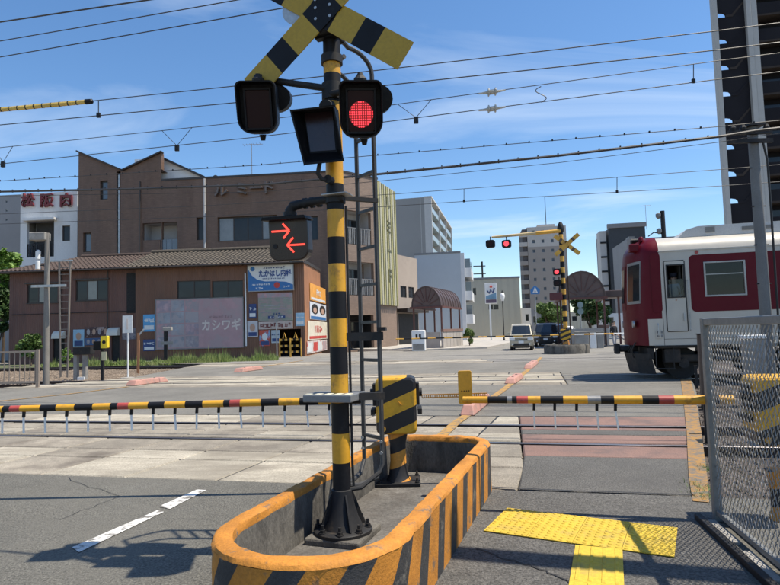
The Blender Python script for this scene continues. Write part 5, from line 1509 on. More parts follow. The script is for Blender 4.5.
for ch, px in (('松', 28.7), ('阪', 47.5), ('肉', 67)):
    q = WB.loc(px, 201.5); text(ch, 1.28, q[0], -.12, q[1], M_MAR, wb, bold=.04, ext=.09)
gb_ = Fac(-22, 56, -4)
gt = thing('grey_building', 'plain grey building left of the white one, cut by the picture edge', 'building', gb_.o, gb_.a)
wg = gb_.loc(19.5, 330)[0]; hg = gb_.loc(8, 195)[1]
M_GB = mat('grey_render', (0.26, 0.26, 0.265), .8, var=.08, scale=.3)
hz = [HP(gb_, 5.5, 200.5 + 9 * k, 7.5, 203 + 9 * k) for k in range(3)]
block(gt, wg, 9, hg, M_GB, hz)
for h in hz: win(gt, fnF(0, 0), h, .1, 1, M_ALU)

# ---- big brown building with saw-tooth roof
BF = Fac(342, 49, -4.5)
xl = BF.loc(78, 250)[0]; 
bo_ = BF.w(xl, 0, 0)
BR = FB(); BR.o = bo_; BR.a = BF.a; BR.x = BF.x; BR.n = BF.n
br_ = thing('brown_building', 'large brown tiled building with saw-tooth roof and metal letters on the wall', 'building', bo_, BF.a)
M_BRK = bricked('brown_wall_tile', (0.175, 0.105, 0.070), None, .72, .30, .10, rough=.6, var=.10, scale=.25, fine=.05, stain=(0.125, 0.075, 0.052), st_scale=.6, st_lo=.46, st_hi=.72, stretch=(1, 1, .25))
x125 = BR.loc(125.5, 200)[0]; x161 = BR.loc(161.5, 200)[0]; xR = BR.loc(342, 250)[0]; x118 = BR.loc(116, 200)[0]
zV = BR.loc(125, 171)[1]; zP = BR.loc(78, 152)[1]; zP2 = BR.loc(161, 152.5)[1]; zM = BR.loc(280, 174.8)[1]
hT = [HP(BR, 100, 180.5, 107.7, 199.5), HP(BR, 83, 232.5, 91, 252), HP(BR, 142.5, 222.5, 177.5, 251)]
hM = [HP(BR, 196.5, 217.5, 204, 240), HP(BR, 217.5, 216, 277, 240.5), HP(BR, 306, 216, 318, 240)]
slit = HP(BR, 116.5, 172, 120.5, 254); slit = (slit[0], slit[1], -.19, zV - .01)
mb = MB()
holes_wall(mb, 0, x161, -.2, zV, [h for h in hT[:2]] + [slit, (hT[2][0], x161 - .02, hT[2][2], hT[2][3])], .35)
holes_wall(mb, x161, xR, -.2, zM, [(x161 + .02, hT[2][1], hT[2][2], hT[2][3])] + hM, .35)
mb.prism([(0, zV), (x118 + .6, zV), (0, zP)], 0, .5); mb.prism([(x125 - .2, zV), (x161, zV), (x161, zP2)], 0, .5)
mb.quad((0, 0, -.2), (0, 14, -.2), (0, 14, zV), (0, 0, zV)); mb.quad((0, 14, -.2), (xR, 14, -.2), (xR, 14, zM), (0, 14, zM)); mb.quad((0, .01, zV - .01), (x161, .01, zV - .01), (x161, 14, zV - .01), (0, 14, zV - .01))
mb.quad((x161, .3, zM - .6), (xR, .3, zM - .6), (xR, 14, zM - .6), (x161, 14, zM - .6)); mb.quad((x161, .3, zM), (xR, .3, zM), (xR, 0, zM), (x161, 0, zM)); mb.quad((x161, 0, zV - 1), (x161, 14, zV - 1), (x161, 14, zM), (x161, 0, zM))
mb.quad((x161 + .001, .3, zM - .6), (xR, .3, zM - .6), (xR, .3, zM), (x161 + .001, .3, zM))
mb.build('wall', M_BRK, br_)
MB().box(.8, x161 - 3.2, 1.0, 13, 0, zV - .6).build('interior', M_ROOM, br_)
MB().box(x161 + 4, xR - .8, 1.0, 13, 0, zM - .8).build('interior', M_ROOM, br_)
mb = MB(); mb.bar((-.1, 0, zP + .05), (x118 + .7, 0, zV + .03), .5, .12); mb.bar((x125 - .3, 0, zV + .03), (x161 + .1, 0, zP2 + .05), .5, .12); mb.build('roof_edge', M_BRONZE, br_)
MB().box(x161 + .02, xR + .05, -.06, .34, zM + .002, zM + .16).build('coping', M_BRONZE, br_)
for h in hT[:2]: win(br_, fnF(0, 0), h, .3, 1, M_BRONZE, M_GLC, .12)
win(br_, fnF(0, 0), hM[0], .3, 1, M_BRONZE, M_GLASS, .1)
win(br_, fnF(0, 0), hM[1], .3, 4, M_BRONZE, [M_GL2, M_GLASS, M_GLASS, M_GL2], .1)
win(br_, fnF(0, 0), hM[2], .3, 1, M_BRONZE, M_GLASS, .1)
# recessed balcony
a, b, c, d = hT[2]
M_PALEW = mat('pale_render', (0.42, 0.41, 0.40), .8, var=.08)
mb = MB(); mb.quad((a, 1.6, c), (b, 1.6, c), (b, 1.6, d), (a, 1.6, d)); mb.quad((a, .35, c), (b, .35, c), (b, 1.6, c), (a, 1.6, c)); mb.quad((a, .35, d), (b, .35, d), (b, 1.6, d), (a, 1.6, d)); mb.quad((a, .35, c), (a, 1.6, c), (a, 1.6, d), (a, .35, d)); mb.quad((b, .35, c), (b, 1.6, c), (b, 1.6, d), (b, .35, d)); mb.build('balcony_recess', M_PALEW, br_)
mid = c + (d - c) * .40
MB().box(a, a + (b - a) * .5, .05, .30, c, mid).build('balcony_wall', M_BRK, br_)
for k in range(3): MB().box(a + (b - a) * (.5 + .166 * k) + .02, a + (b - a) * (.5 + .166 * (k + 1)) - .02, .1, .13, c + .03, mid).build('glass_panel', M_GLC, br_)
win(br_, lambda u, v, z: (u, v + 1.3, z), (a + (b - a) * .78, b - .1, c + .05, d - .5), .2, 1, M_BRONZE)
MB().box(slit[0], slit[1], .34, .36, slit[2], slit[3]).build('slit_back', M_DARK, br_)
MB().tube([((slit[0] + slit[1]) / 2, .12, 0), ((slit[0] + slit[1]) / 2, .12, zV - .3)], .10, 8).build('downpipe', M_GALV, br_)
for px in (140.5, 205): MB().tube([(BR.loc(px, 220)[0], -.08, 6), (BR.loc(px, 220)[0], -.08, zM - .02 if px > 161 else zV - 1)], .10 if px > 161 else .05, 8).build('downpipe', M_PALEW if px > 161 else M_BRONZE, br_)
M_LET = mat('bronze_letters', (0.16, 0.12, 0.10), .4, metal=.5)
for ch, px in (('ル', 222), ('ミ', 243.5), ('ー', 257), ('ド', 269)):
    q = BR.loc(px, 191.5 - (px - 222) * .055); text(ch, 1.25, q[0], -.22, q[1], M_LET, br_, bold=.02, ext=.16)
# white gable wall and a small one behind, above the parapet
wg_ = thing('white_gable', 'white gabled wall rising behind the saw-tooth roof', 'building', BR.w(0, 1.2, 0), BR.a)
q0 = BR.loc(161.5, 158, 1.2); q1 = BR.loc(199, 179, 1.2); qb = BR.loc(161.5, 190, 1.2)
MB().prism([(q0[0] - 2.5, qb[1] - 3), (q1[0] + .5, qb[1] - 3), (q1[0] + .5, q1[1]), (q0[0], q0[1]), (q0[0] - 2.5, q0[1])], 0, 6).build('wall', M_WHT, wg_)
MB().bar((q0[0] - .2, 0, q0[1] + .12), (q1[0] + .6, 0, q1[1] + .06), .8, .18).build('roof_edge', M_BRONZE, wg_)
q0 = BR.loc(199, 179, 12); q1 = BR.loc(209, 172, 12); q2 = BR.loc(219, 178, 12)
wg2 = thing('white_gable', 'tiny white gable peeking over the brown parapet', 'building', BR.w(0, 14.2, 0), BR.a)
MB().prism([(q0[0], q0[1] - 3), (q2[0], q0[1] - 3), (q2[0], q2[1]), (q1[0], q1[1]), (q0[0], q0[1])], 0, 4).build('wall', M_WHT, wg2)
MB().bar((q0[0] - .2, 0, q0[1] + .1), (q1[0], 0, q1[1] + .1), .8, .15).build('roof_edge', M_BRONZE, wg2); MB().bar((q1[0], .01, q1[1] + .1), (q2[0] + .2, .01, q2[1] + .1), .8, .15).build('roof_edge', M_BRONZE, wg2)
# chamfered corner with balconies, then a lattice sign
pc = BR.w(xR, 0, 0)
p2 = AT(379, 250, 51.9); p2.z = 0
ca = atan2((p2 - pc).y, (p2 - pc).x); wc = (p2 - pc).length
CF = FB(); CF.o = pc.copy(); CF.a = ca; CF.x = Vector((cos(ca), sin(ca), 0)); CF.n = Vector((-sin(ca), cos(ca), 0))
cb_ = bpy.data.objects.new('corner_bay', None); COL.objects.link(cb_); cb_.parent = br_
cb_.location = (xR, 0, 0); cb_.rotation_euler = (0, 0, ca - BF.a)
M_TAN = bricked('tan_wall_tile', (0.23, 0.165, 0.125), None, .75, .30, .10, rough=.6, var=.10, scale=.3)
hC = [HP(CF, 347, 211.5, 371, 245), HP(CF, 349, 262, 374, 295.5), HP(CF, 349, 315, 374, 352)]
hC[2] = (hC[2][0], hC[2][1], 0, hC[2][3])
mb = MB(); holes_wall(mb, 0, wc, -.2, zM, hC, .35)
mb.quad((0, .35, zM), (wc, .35, zM), (wc, 0, zM), (0, 0, zM)); mb.quad((wc, 0, -.2), (wc, 8, -.2), (wc, 8, zM), (wc, 0, zM))
mb.add([(0, .02, zM - .4), (wc, .02, zM - .4), (wc, 9, zM - .4), (-5, 9, zM - .4)], [(0, 1, 2, 3)])
cw = mb.build('corner_wall', M_TAN, br_); cw.location = (xR, 0, 0); cw.rotation_euler = (0, 0, ca - BF.a)
bpy.data.objects.remove(cb_)
def inC(o): o.location = (xR, 0, 0); o.rotation_euler = (0, 0, ca - BF.a); return o
for i, h in enumerate(hC):
    a, b, c, d = h
    mb = MB(); mb.quad((a, 1.5, c), (b, 1.5, c), (b, 1.5, d), (a, 1.5, d)); mb.quad((a, .35, c), (b, .35, c), (b, 1.5, c), (a, 1.5, c)); mb.quad((a, .35, d), (b, .35, d), (b, 1.5, d), (a, 1.5, d)); mb.quad((a, .35, c), (a, 1.5, c), (a, 1.5, d), (a, .35, d)); mb.quad((b, .35, c), (b, 1.5, c), (b, 1.5, d), (b, .35, d)); inC(mb.build('balcony_recess', M_PALEW if i < 2 else M_DARK, br_))
    w_ = inC(MB().box(a + .3, b - .4, 1.40, 1.45, c + .05, d - .5).build('window', M_BRONZE, br_))
    for k in range(2): MB().box(a + .4 + k * (b - a - .8) / 2, a + .3 + (k + 1) * (b - a - .8) / 2, 1.37, 1.39, c + .15, d - .6).build('pane', M_GLASS, w_)
    if i < 2:
        rl = inC(MB().box(a, b, .02, .08, c + (d - c) * .48, c + (d - c) * .50).build('railing', M_GRY, br_))
        nb = 14
        for k in range(nb): MB().box(a + (b - a) * k / nb, a + (b - a) * (k + .45) / nb, .03, .07, c + .05, c + (d - c) * .48).build('railing_bar', M_GRY, rl)
inC(MB().box(-.05, wc + .05, -.06, .34, zM + .002, zM + .16).build('coping', M_BRONZE, br_))
# lattice sign: upright slats in yellow and white
LF = FB(); LF.o = p2.copy(); LF.a = pi / 2 - RD; LF.x = Vector((cos(LF.a), sin(LF.a), 0)); LF.n = Vector((-sin(LF.a), cos(LF.a), 0))
l0 = LF.loc(397.5, 250)[0]; zt0 = LF.loc(380, 182)[1]; zb0 = LF.loc(388, 305)[1]
lt = thing('lattice_sign', 'tall yellow green slatted sign wall on the corner of the brown building', 'sign', LF.o, LF.a)
M_LY = mat('lattice_yellow', (0.34, 0.315, 0.14), .6, var=.08); M_LW = mat('lattice_pale', (0.43, 0.41, 0.30), .6, var=.08); M_LG = mat('lattice_dark', (0.13, 0.13, 0.07), .6)
MB().box(0, l0, .12, .30, zb0, zt0 - .1).build('backing', M_LG, lt)
ns_ = 9
for k in range(ns_): MB().box(l0 * k / ns_, l0 * (k + .62) / ns_, -.02, .12, zb0, zt0).build('slat', M_LY if k % 2 == 0 else M_LW, lt)
for i, ch in enumerate('ルミード'): text(ch, 1.5, l0 * .52, -.06, zt0 - 1.6 - 2.3 * i, M_LG, lt, bold=.02)
MB().box(0, l0, .31, 5, -.2, zb0 + 1).build('lower_wall', M_TAN, lt)
MB().box(0, l0, .31, 3, zb0 + 1, zt0 - .15).build('upper_wall', M_TAN, lt)

# ---- buildings along the far road, left side
def simple(name, label, f, pxs, top_y, d, mt, front=(), right=(), nd=1, fm=None, gm=None, wd=.12, cat='building', roof=None):
    """a building whose front runs from pixel column pxs[0] to pxs[1] in plane f (f starts at pxs[0])"""
    w = f.loc(pxs[1], 330)[0]; h = f.loc((pxs[0] + pxs[1]) / 2, top_y)[1]
    t = thing(name, label, cat, f.o, f.a)
    block(t, w, d, h, mt, front, right, depth=wd, roof=roof)
    for q in front: win(t, fnF(w, d), q, wd, nd, fm, gm, .07)
    for q in right: win(t, fnR(w, d), q, wd, nd, fm, gm, .07)
    return t, w, h
M_TAN2 = mat('tan_render', (0.36, 0.30, 0.25), .8, var=.08, scale=.3, stain=(0.28, 0.235, 0.20), st_scale=.4, st_lo=.52, st_hi=.75)
f = Fac(398, 60, 62)
fr = [HP(f, 400.5, 286, 406.5, 297.5), HP(f, 408.5, 287, 414, 298)]
t, w, h = simple('tan_building', 'small tan building with a dark ground floor beyond the lattice sign', f, (398, 419), 257, 6, M_TAN2, fr, (), 2, M_BRONZE)
MB().box(-.1, w + .1, -1.2, -.01, 3.4, 3.8).build('shop_canopy', M_BRONZE, t)
MB().box(.2, w - .2, -.06, -.005, .1, 3.3).build('shop_shutter', M_DARK, t)
M_LBL = mat('pale_blue_cladding', (0.42, 0.47, 0.51), .7, var=.05, scale=.3)
f = Fac(417, 76, -10)
t, w, h = simple('pale_blue_building', 'pale blue grey building with a blank wall behind the vaulted shelter', f, (417, 463), 254, 9, M_LBL, (), (), 1)
MB().box(-.05, w + .05, -.05, .25, h + .002, h + .25).build('coping', M_GRY, t)
M_WB = mat('white_balcony', (0.62, 0.63, 0.64), .6, var=.05)
for k in range(3):
    z0_ = h - 2.9 - 3.0 * k
    if z0_ < 0: break
    o = MB().box(w, w + 1.3, .5, 8.0, z0_ - .2, z0_ + 1.0).build('balcony', M_WB, t)
    MB().box(w + .02, w + 1.2, .6, 7.8, z0_ + 1.0, z0_ + 2.2).build('glazing', M_GLC, o)
MB().box(w, w + .5, -.02, .48, 0, h).build('corner_fin', M_WB, t)
# grey apartment block behind
M_APG = mat('grey_tile', (0.29, 0.285, 0.275), .7, var=.05, scale=.2); M_APW = mat('pale_tile', (0.52, 0.51, 0.49), .7, var=.05)
f = Fac(398, 130, -12)
w = f.loc(428.5, 330)[0]; h = f.loc(412, 198)[1]
t = thing('apartment_block', 'seven storey grey apartment block with balconies, left of the road', 'apartment building', f.o, f.a)
dd = 42.0
block(t, w, dd, h, M_APG)
nfl = 10; fh = h / nfl
for k in range(nfl):
    for j in range(3):
        y0, y1 = .8 + j * dd / 3, (j + 1) * dd / 3 - .3
        o = MB().box(w + .02, w + 1.4, y0, y1, k * fh + .1, k * fh + 1.25).build('balcony', mat('balcony_glass_grey', (0.30, 0.36, 0.38), .3) if k == 0 and j == 0 else MATS['balcony_glass_grey'], t)
        MB().box(w + .01, w + .06, y0, y1, k * fh + 1.25, (k + 1) * fh - .2).build('glazing', M_GLASS, o)
for j in range(4): MB().box(w, w + 1.6, j * dd / 3 - (.0 if j else 0), j * dd / 3 + .5, 0, h - .2).build('fin_wall', M_APW, t)
MB().box(w, w + 1.7, -.05, dd + .6, h - .19, h + .15).build('roof_slab', M_APW, t)
MB().box(w - .9, w - .8, -.03, -.001, 0, h - .1).build('joint', M_APW, t)
# beige two storey block
M_BEI = ribbed('beige_panel', (0.46, 0.435, 0.35), 1.0, 'X', .3, rough=.8, var=.05, scale=.2)
f = Fac(466, 92, -6)
fr = [HP(f, 472.5, 288, 476, 295), HP(f, 488.5, 304.5, 493, 309.5), HP(f, 493.5, 304.5, 498.5, 309.5)]
t, w, h = simple('beige_block', 'plain beige two storey block beside the shop sign', f, (466, 521.5), 279, 12, M_BEI, fr, (), 1, M_BRONZE)
MB().box(-.1, w + .1, -.1, .2, h + .002, h + .3).build('coping', M_GRY, t)
MB().box(w * .55, w * .63, 2, 4, h - .3, h + .5).build('roof_vent', M_GRY, t)
f = Fac(522, 100, -8)
t, w, h = simple('white_house', 'small white house right of the beige block', f, (523, 532), 308, 8, M_WW, [HP(f, 525.5, 314, 529, 321)], (), 1)
f = Fac(531, 118, -8)
t, w, h = simple('grey_house', 'grey building far down the road behind the trees', f, (531, 562), 309, 10, M_GB, [HP(f, 533, 316, 537, 323), HP(f, 541, 316, 545, 323)], (), 1)
f = Fac(558, 165, -8)
t, w, h = simple('far_house', 'pale distant building closing the end of the road', f, (558, 616), 311, 10, M_BEI, [HP(f, 563 + 9 * k, 316, 568 + 9 * k, 321) for k in range(5)], (), 1)
# far tower with many small windows
M_FT = mat('far_tower_brown', (0.30, 0.265, 0.235), .8, var=.04, scale=.1); M_FTU = mat('far_tower_pale', (0.46, 0.43, 0.395), .8, var=.04)
f = Fac(531.5, 190, -8)
w = f.loc(571, 330)[0]; h = f.loc(545, 226.5)[1]
t = thing('apartment_tower', 'far brown grey apartment tower with pale top storeys', 'apartment building', f.o, f.a)
fl = []; nf = 11; fh = h / nf
for k in range(2, nf):
    for j in range(4): fl.append((w * (.12 + .24 * j), w * (.12 + .24 * j) + .9, fh * k + .9, fh * k + 2.0))
zt_ = fh * 8.9
low = [q for q in fl if q[3] < zt_]; up = [q for q in fl if q[2] > zt_]
block(t, w, 14, zt_, M_FT, low, depth=.25); 
mb = MB(); holes_wall(mb, 0, w, zt_, h, up, .25); mb.quad((w, 0, zt_), (w, 14, zt_), (w, 14, h), (w, 0, h)); mb.quad((0, 14, zt_), (w, 14, zt_), (w, 14, h), (0, 14, h)); mb.quad((0, 0, h), (w, 0, h), (w, 14, h), (0, 14, h)); mb.build('upper_wall', M_FTU, t)
for q in low + up: win(t, fnF(w, 14), q, .25, 1, M_ALU, M_GLC, .08)
M_FTD = mat('far_tower_dark', (0.09, 0.08, 0.08), .8)
MB().box(-1.6, -.02, .4, 13, 0, h - .5).build('side_core', M_FTD, t)
for k in range(1, nf): MB().box(-2.6, -.1, -.3, .35, fh * k, fh * k + 1.3).build('balcony', M_FT if k < 9 else M_FTU, t)
MB().box(w * .3, w * .75, 3, 9, h, h + 1.2).build('roof_house', M_FTU, t)
MB().tube([(w * .55, 5, h + 1.1), (w * .55, 5, h + 11)], .12, 6).build('mast', M_DARK, t)
# right: dark block behind the train
M_DKB = mat('dark_slate_cladding', (0.055, 0.062, 0.07), .7, var=.06)
f = Fac(614, 96, -10)
t, w, h = simple('dark_block', 'dark slate building with a pale stair tower behind the train', f, (614, 651), 227, 12, M_DKB, (), (), 1)
MB().box(-.2, w + .2, -.2, .3, h + .002, h + .7).build('parapet_band', M_GB, t)
MB().box(-1.35, -.35, .5, 3.5, 0, h - .3).build('stair_tower', M_APW, t)
for k in range(6): MB().box(-1.33, -.37, .44, .495, 3 + 2.4 * k, 3.3 + 2.4 * k).build('stair_slot', M_DARK, t)
f = Fac(632, 80, -10)
t, w, h = simple('grey_block', 'low grey building above the train roof', f, (632, 690), 237, 10, M_GB, (), (), 1)
MB().box(w * .1, w * .2, 2, 4, h - .3, h + .6).build('roof_unit', M_GRY, t)
# houses filling the right behind the train, hidden mostly
f = Fac(605, 70, -10)
t, w, h = simple('white_shop', 'low white building seen between canopy and train', f, (603, 640), 313, 8, M_WW, [HP(f, 609, 317, 614, 327)], (), 1)

# ---- tall dark apartment tower on the right
M_TCOL = mat('tower_pale_column', (0.38, 0.38, 0.365), .7, var=.04); M_TDK = mat('tower_dark_wall', (0.016, 0.0155, 0.019), .8, spec=.15, var=.12, scale=.2); M_TDB = mat('tower_brown_edge', (0.045, 0.037, 0.033), .8, spec=.15)
TFc = Fac(733, 62, -10)
tw = thing('apartment_tower', 'tall dark apartment tower with white columns at the right edge', 'apartment building', TFc.o, TFc.a)
xc1 = TFc.loc(729, 200)[0]; xs2 = TFc.loc(750.5, 100)[0]; xe2 = TFc.loc(762, 100)[0]
HT = 52.0; FH = 2.93
MB().box(0, xc1, -.4, .4, -.2, HT).build('column', M_TCOL, tw, bevel=.05)
MB().box(xs2, xs2 + (xe2 - xs2) * .45, -.5, .6, -.2, HT).build('column', M_TCOL, tw, bevel=.05)
MB().box(xs2 + (xe2 - xs2) * .45 + .01, xe2, -.4, .6, -.2, HT).build('column', M_TCOL, tw, bevel=.05)
zref = TFc.loc(723, 201)[1]
nfl_ = int((HT - zref) / FH)
k0 = -int(zref / FH)
bw = xs2 - xc1
for k in range(k0, nfl_ + 1):
    z = zref + k * FH
    # spandrel with an arched opening at its foot, left
    pts = [(xc1 + .95, z - .33), (xc1 + .92, z - .05), (xc1 + .72, z + .16), (xc1 + .35, z + .24), (xc1 + .001, z + .24), (xc1 + .001, z + FH - .335), (xs2 - .001, z + FH - .335), (xs2 - .001, z - .33)]
    o = MB().prism(pts, .0, .22).build('stair_panel', M_TDK, tw)
    mb = MB(); mb.prism([(xc1 + .95, z - .36), (xc1 + 1.6, z - .36), (xs2 - .05, z + 1.0), (xs2 - .05, z + 1.25), (xc1 + 1.5, z - .1), (xc1 + .95, z - .1)], -.06, -.004); mb.build('stair_edge', M_TDB if k % 2 else M_TDK, o)
    # balconies right of the columns
    b = MB().box(xe2, xe2 + 15, .2, .35, z - .3, z + .95).build('balcony', M_TDK, tw)
    MB().box(xe2, xe2 + 15, .21, 1.9, z - .5, z - .301).build('balcony_floor', M_TDB, b)
    MB().box(xe2 + .4, xe2 + 6, 1.9, 1.95, z - .3, z + 1.9).build('glazing', M_GLASS, b)
MB().box(xe2, xe2 + 15, 1.96, 4.5, -.2, HT).build('core', M_TDK, tw)
# ================================================================ far side of the crossing, vehicles, plants, wires
M_YF = mat('far_yellow_paint', (0.62, 0.34, 0.05), .6, var=.15, scale=2, stain=(0.25, 0.12, 0.05), st_scale=3, st_lo=.55, st_hi=.7)
# round planter and signal
fp = G(566, 354); fp = Vector((fp.x, fp.y, 0))
pt = thing('round_kerb', 'round weathered concrete kerb under the far signal pole', 'kerb', fp + ur * .9, 0)
MB().lathe([(1.22, -.1), (1.22, .42), (1.16, .5), (1.0, .5), (.98, .2), (.0, .2)], 28).build('ring', M_PCON, pt, smooth=True)
fs = thing('crossing_signal', 'far striped crossing signal with crossbuck, red lamp and long overhanging arm', 'crossing signal', fp + ur * .9, -RD)
FS = FB(); FS.o = fp + ur * .9; FS.a = -RD; FS.x = Vector((cos(RD), -sin(RD), 0)); FS.n = Vector((sin(RD), cos(RD), 0))
def FZ(px, py): return FS.loc(px, py)
ztop = FZ(563, 229)[1]
nb = 22; zz = [.2 + (ztop - .2) * k / nb for k in range(nb + 1)]
MB().lathe([(.12, z) for z in zz], 16, mi=[k % 2 for k in range(nb)]).build('pole', [M_YF, M_BLK], fs, smooth=True)
MB().lathe([(.34, .2), (.34, .24), (.22, .3), (.15, .7), (.13, .9)], 16).build('base_flange', M_ORG, fs, smooth=True)
MB().lathe([(.16, ztop - .15), (.2, ztop), (.14, ztop + .28), (.06, ztop + .42)], 12).build('pole_head', M_DARK, fs, smooth=True)
# overhanging arm with two lamps
a0_ = FZ(492, 237.5); a1_ = FZ(561, 231)
MB().tube([(a1_[0], -.1, a1_[1]), (a0_[0], -.1, a0_[1])], [.10, .07], 10).build('arm', mat('cream_arm', (0.55, 0.42, 0.22), .6, var=.12), fs, smooth=True)
MB().tube([(a1_[0], -.1, a1_[1]), (a1_[0] + (a0_[0] - a1_[0]) * .35, -.1, a1_[1] + (a0_[1] - a1_[1]) * .35)], .105, 10).build('arm_sleeve', M_YF, fs, smooth=True)
def flamp(px, py, lit, s_=1.0):
    c = FZ(px, py)
    o = MB().prism(rrect(c[0] - .26 * s_, c[0] + .26 * s_, c[1] - .24 * s_, c[1] + .20 * s_, .12 * s_), -.32, -.05).build('flashing_lamp', M_HOOD, fs, bevel=.02)
    if lit: MB().tube([(c[0], -.335, c[1] - .02), (c[0], -.322, c[1] - .02)], .15 * s_, 16).build('lens', mat('far_red_lens', (0.5, 0.03, 0.04), .4, emit=(1, .06, .08), estr=1.2) if 'far_red_lens' not in MATS else MATS['far_red_lens'], o)
    else: MB().tube([(c[0], -.335, c[1] - .02), (c[0], -.322, c[1] - .02)], .15 * s_, 16).build('lens', M_LENS, o)
    return c
for px, lit in ((491, False), (507, True)):
    c = flamp(px, 244, lit)
    MB().tube([(c[0], -.12, c[1] + .18), (c[0], -.12, c[1] + .42)], .035, 8).build('lamp_hanger', M_DARK, fs)
for px, py, lit in ((557, 272, True), (557.5, 283, False)):
    c = flamp(px, py, lit, .8)
    MB().tube([(c[0], -.1, c[1] + .1), (0, -.05, c[1] + .2)], .03, 8).build('lamp_arm', M_DARK, fs)
MB().prism(rrect(*HP(FS, 550, 293, 562.5, 300.5), .05), -.35, -.1).build('direction_indicator', mat('indicator_maroon', (0.10, 0.015, 0.02), .4), fs, bevel=.02)
cc = FZ(567, 245)
for ang in (40, -40):
    mb = MB()
    for a, b, mi in ((-.85, -.5, 0), (-.5, -.36, 1), (-.36, .36, 0), (.36, .5, 1), (.5, .85, 0)): mb.box(a, b, -.006, .006, -.115, .115, mi)
    mb.xf(Matrix.Translation((cc[0], -.16 + ang * .0004, cc[1])) @ Matrix.Rotation(radians(ang), 4, 'Y')); mb.build('crossbuck_board', [M_YF, mat('faded_brown_band', (0.12, 0.08, 0.05), .6)], fs)
MB().box(cc[0] - .1, cc[0] + .1, -.15, -.05, cc[1] - .2, cc[1] + .2).build('crossbuck_bracket', M_DARK, fs)
# two thin poles beside (cabling) and machine
for dx, dy in ((-.22, .15), (.26, .1)): MB().tube([(dx, dy, .2), (dx, dy, ztop * .62)], .04, 6).build('cable_pipe', M_RUST, fs)
mb = MB().prism(rrect(-.25, .25, .75, 1.35, .06), -.75, -.4).build('barrier_housing', M_DIAG, fs, bevel=.02)
MB().lathe([(.15, .2), (.12, .75)], 12, (0, -.55, 0)).build('barrier_pedestal', M_PED, fs, smooth=True)
# far boom across the road
fb = thing('crossing_barrier', 'far barrier boom lowered in front of the waiting van', 'crossing barrier', fp + ur * .35, -RD)
FBm = FB(); FBm.o = fp + ur * .35; FBm.a = -RD; FBm.x = FS.x; FBm.n = FS.n
e0_ = FBm.loc(392, 336.5); zfb = FBm.loc(560, 335)[1]
pts = []; k = 0; x = -.3
while x > e0_[0] - .0: pts.append((x, 0, zfb)); x -= .5
MB().tube(pts, .04, 8, mi=[k % 2 for k in range(len(pts) - 1)]).build('boom', [M_YF, M_BLK], fb, smooth=True)
MB().box(-.32, .3, -.15, .15, zfb - .1, zfb + .12).build('boom_holder', M_DARK, fb, bevel=.02)
MB().lathe([(.16, .0), (.10, zfb - .1)], 12, (0, 0, 0)).build('pedestal', M_PED, fb, smooth=True)
q = FBm.loc(640, 332)
fb2 = thing('crossing_barrier', 'far barrier boom over the footway, left of the train', 'crossing barrier', FBm.w(q[0], .0, 0), -RD)
pts = [(-.3 - .5 * k, 0, zfb) for k in range(9)]
MB().tube(pts, .035, 8, mi=[k % 2 for k in range(8)]).build('boom', [M_YF, M_WHT], fb2, smooth=True)
MB().prism(rrect(-.25, .25, .55, 1.2, .06), -.2, .2).build('housing', M_DIAG, fb2, bevel=.02)
MB().lathe([(.15, .0), (.12, .55)], 12).build('pedestal', M_PED, fb2, smooth=True)

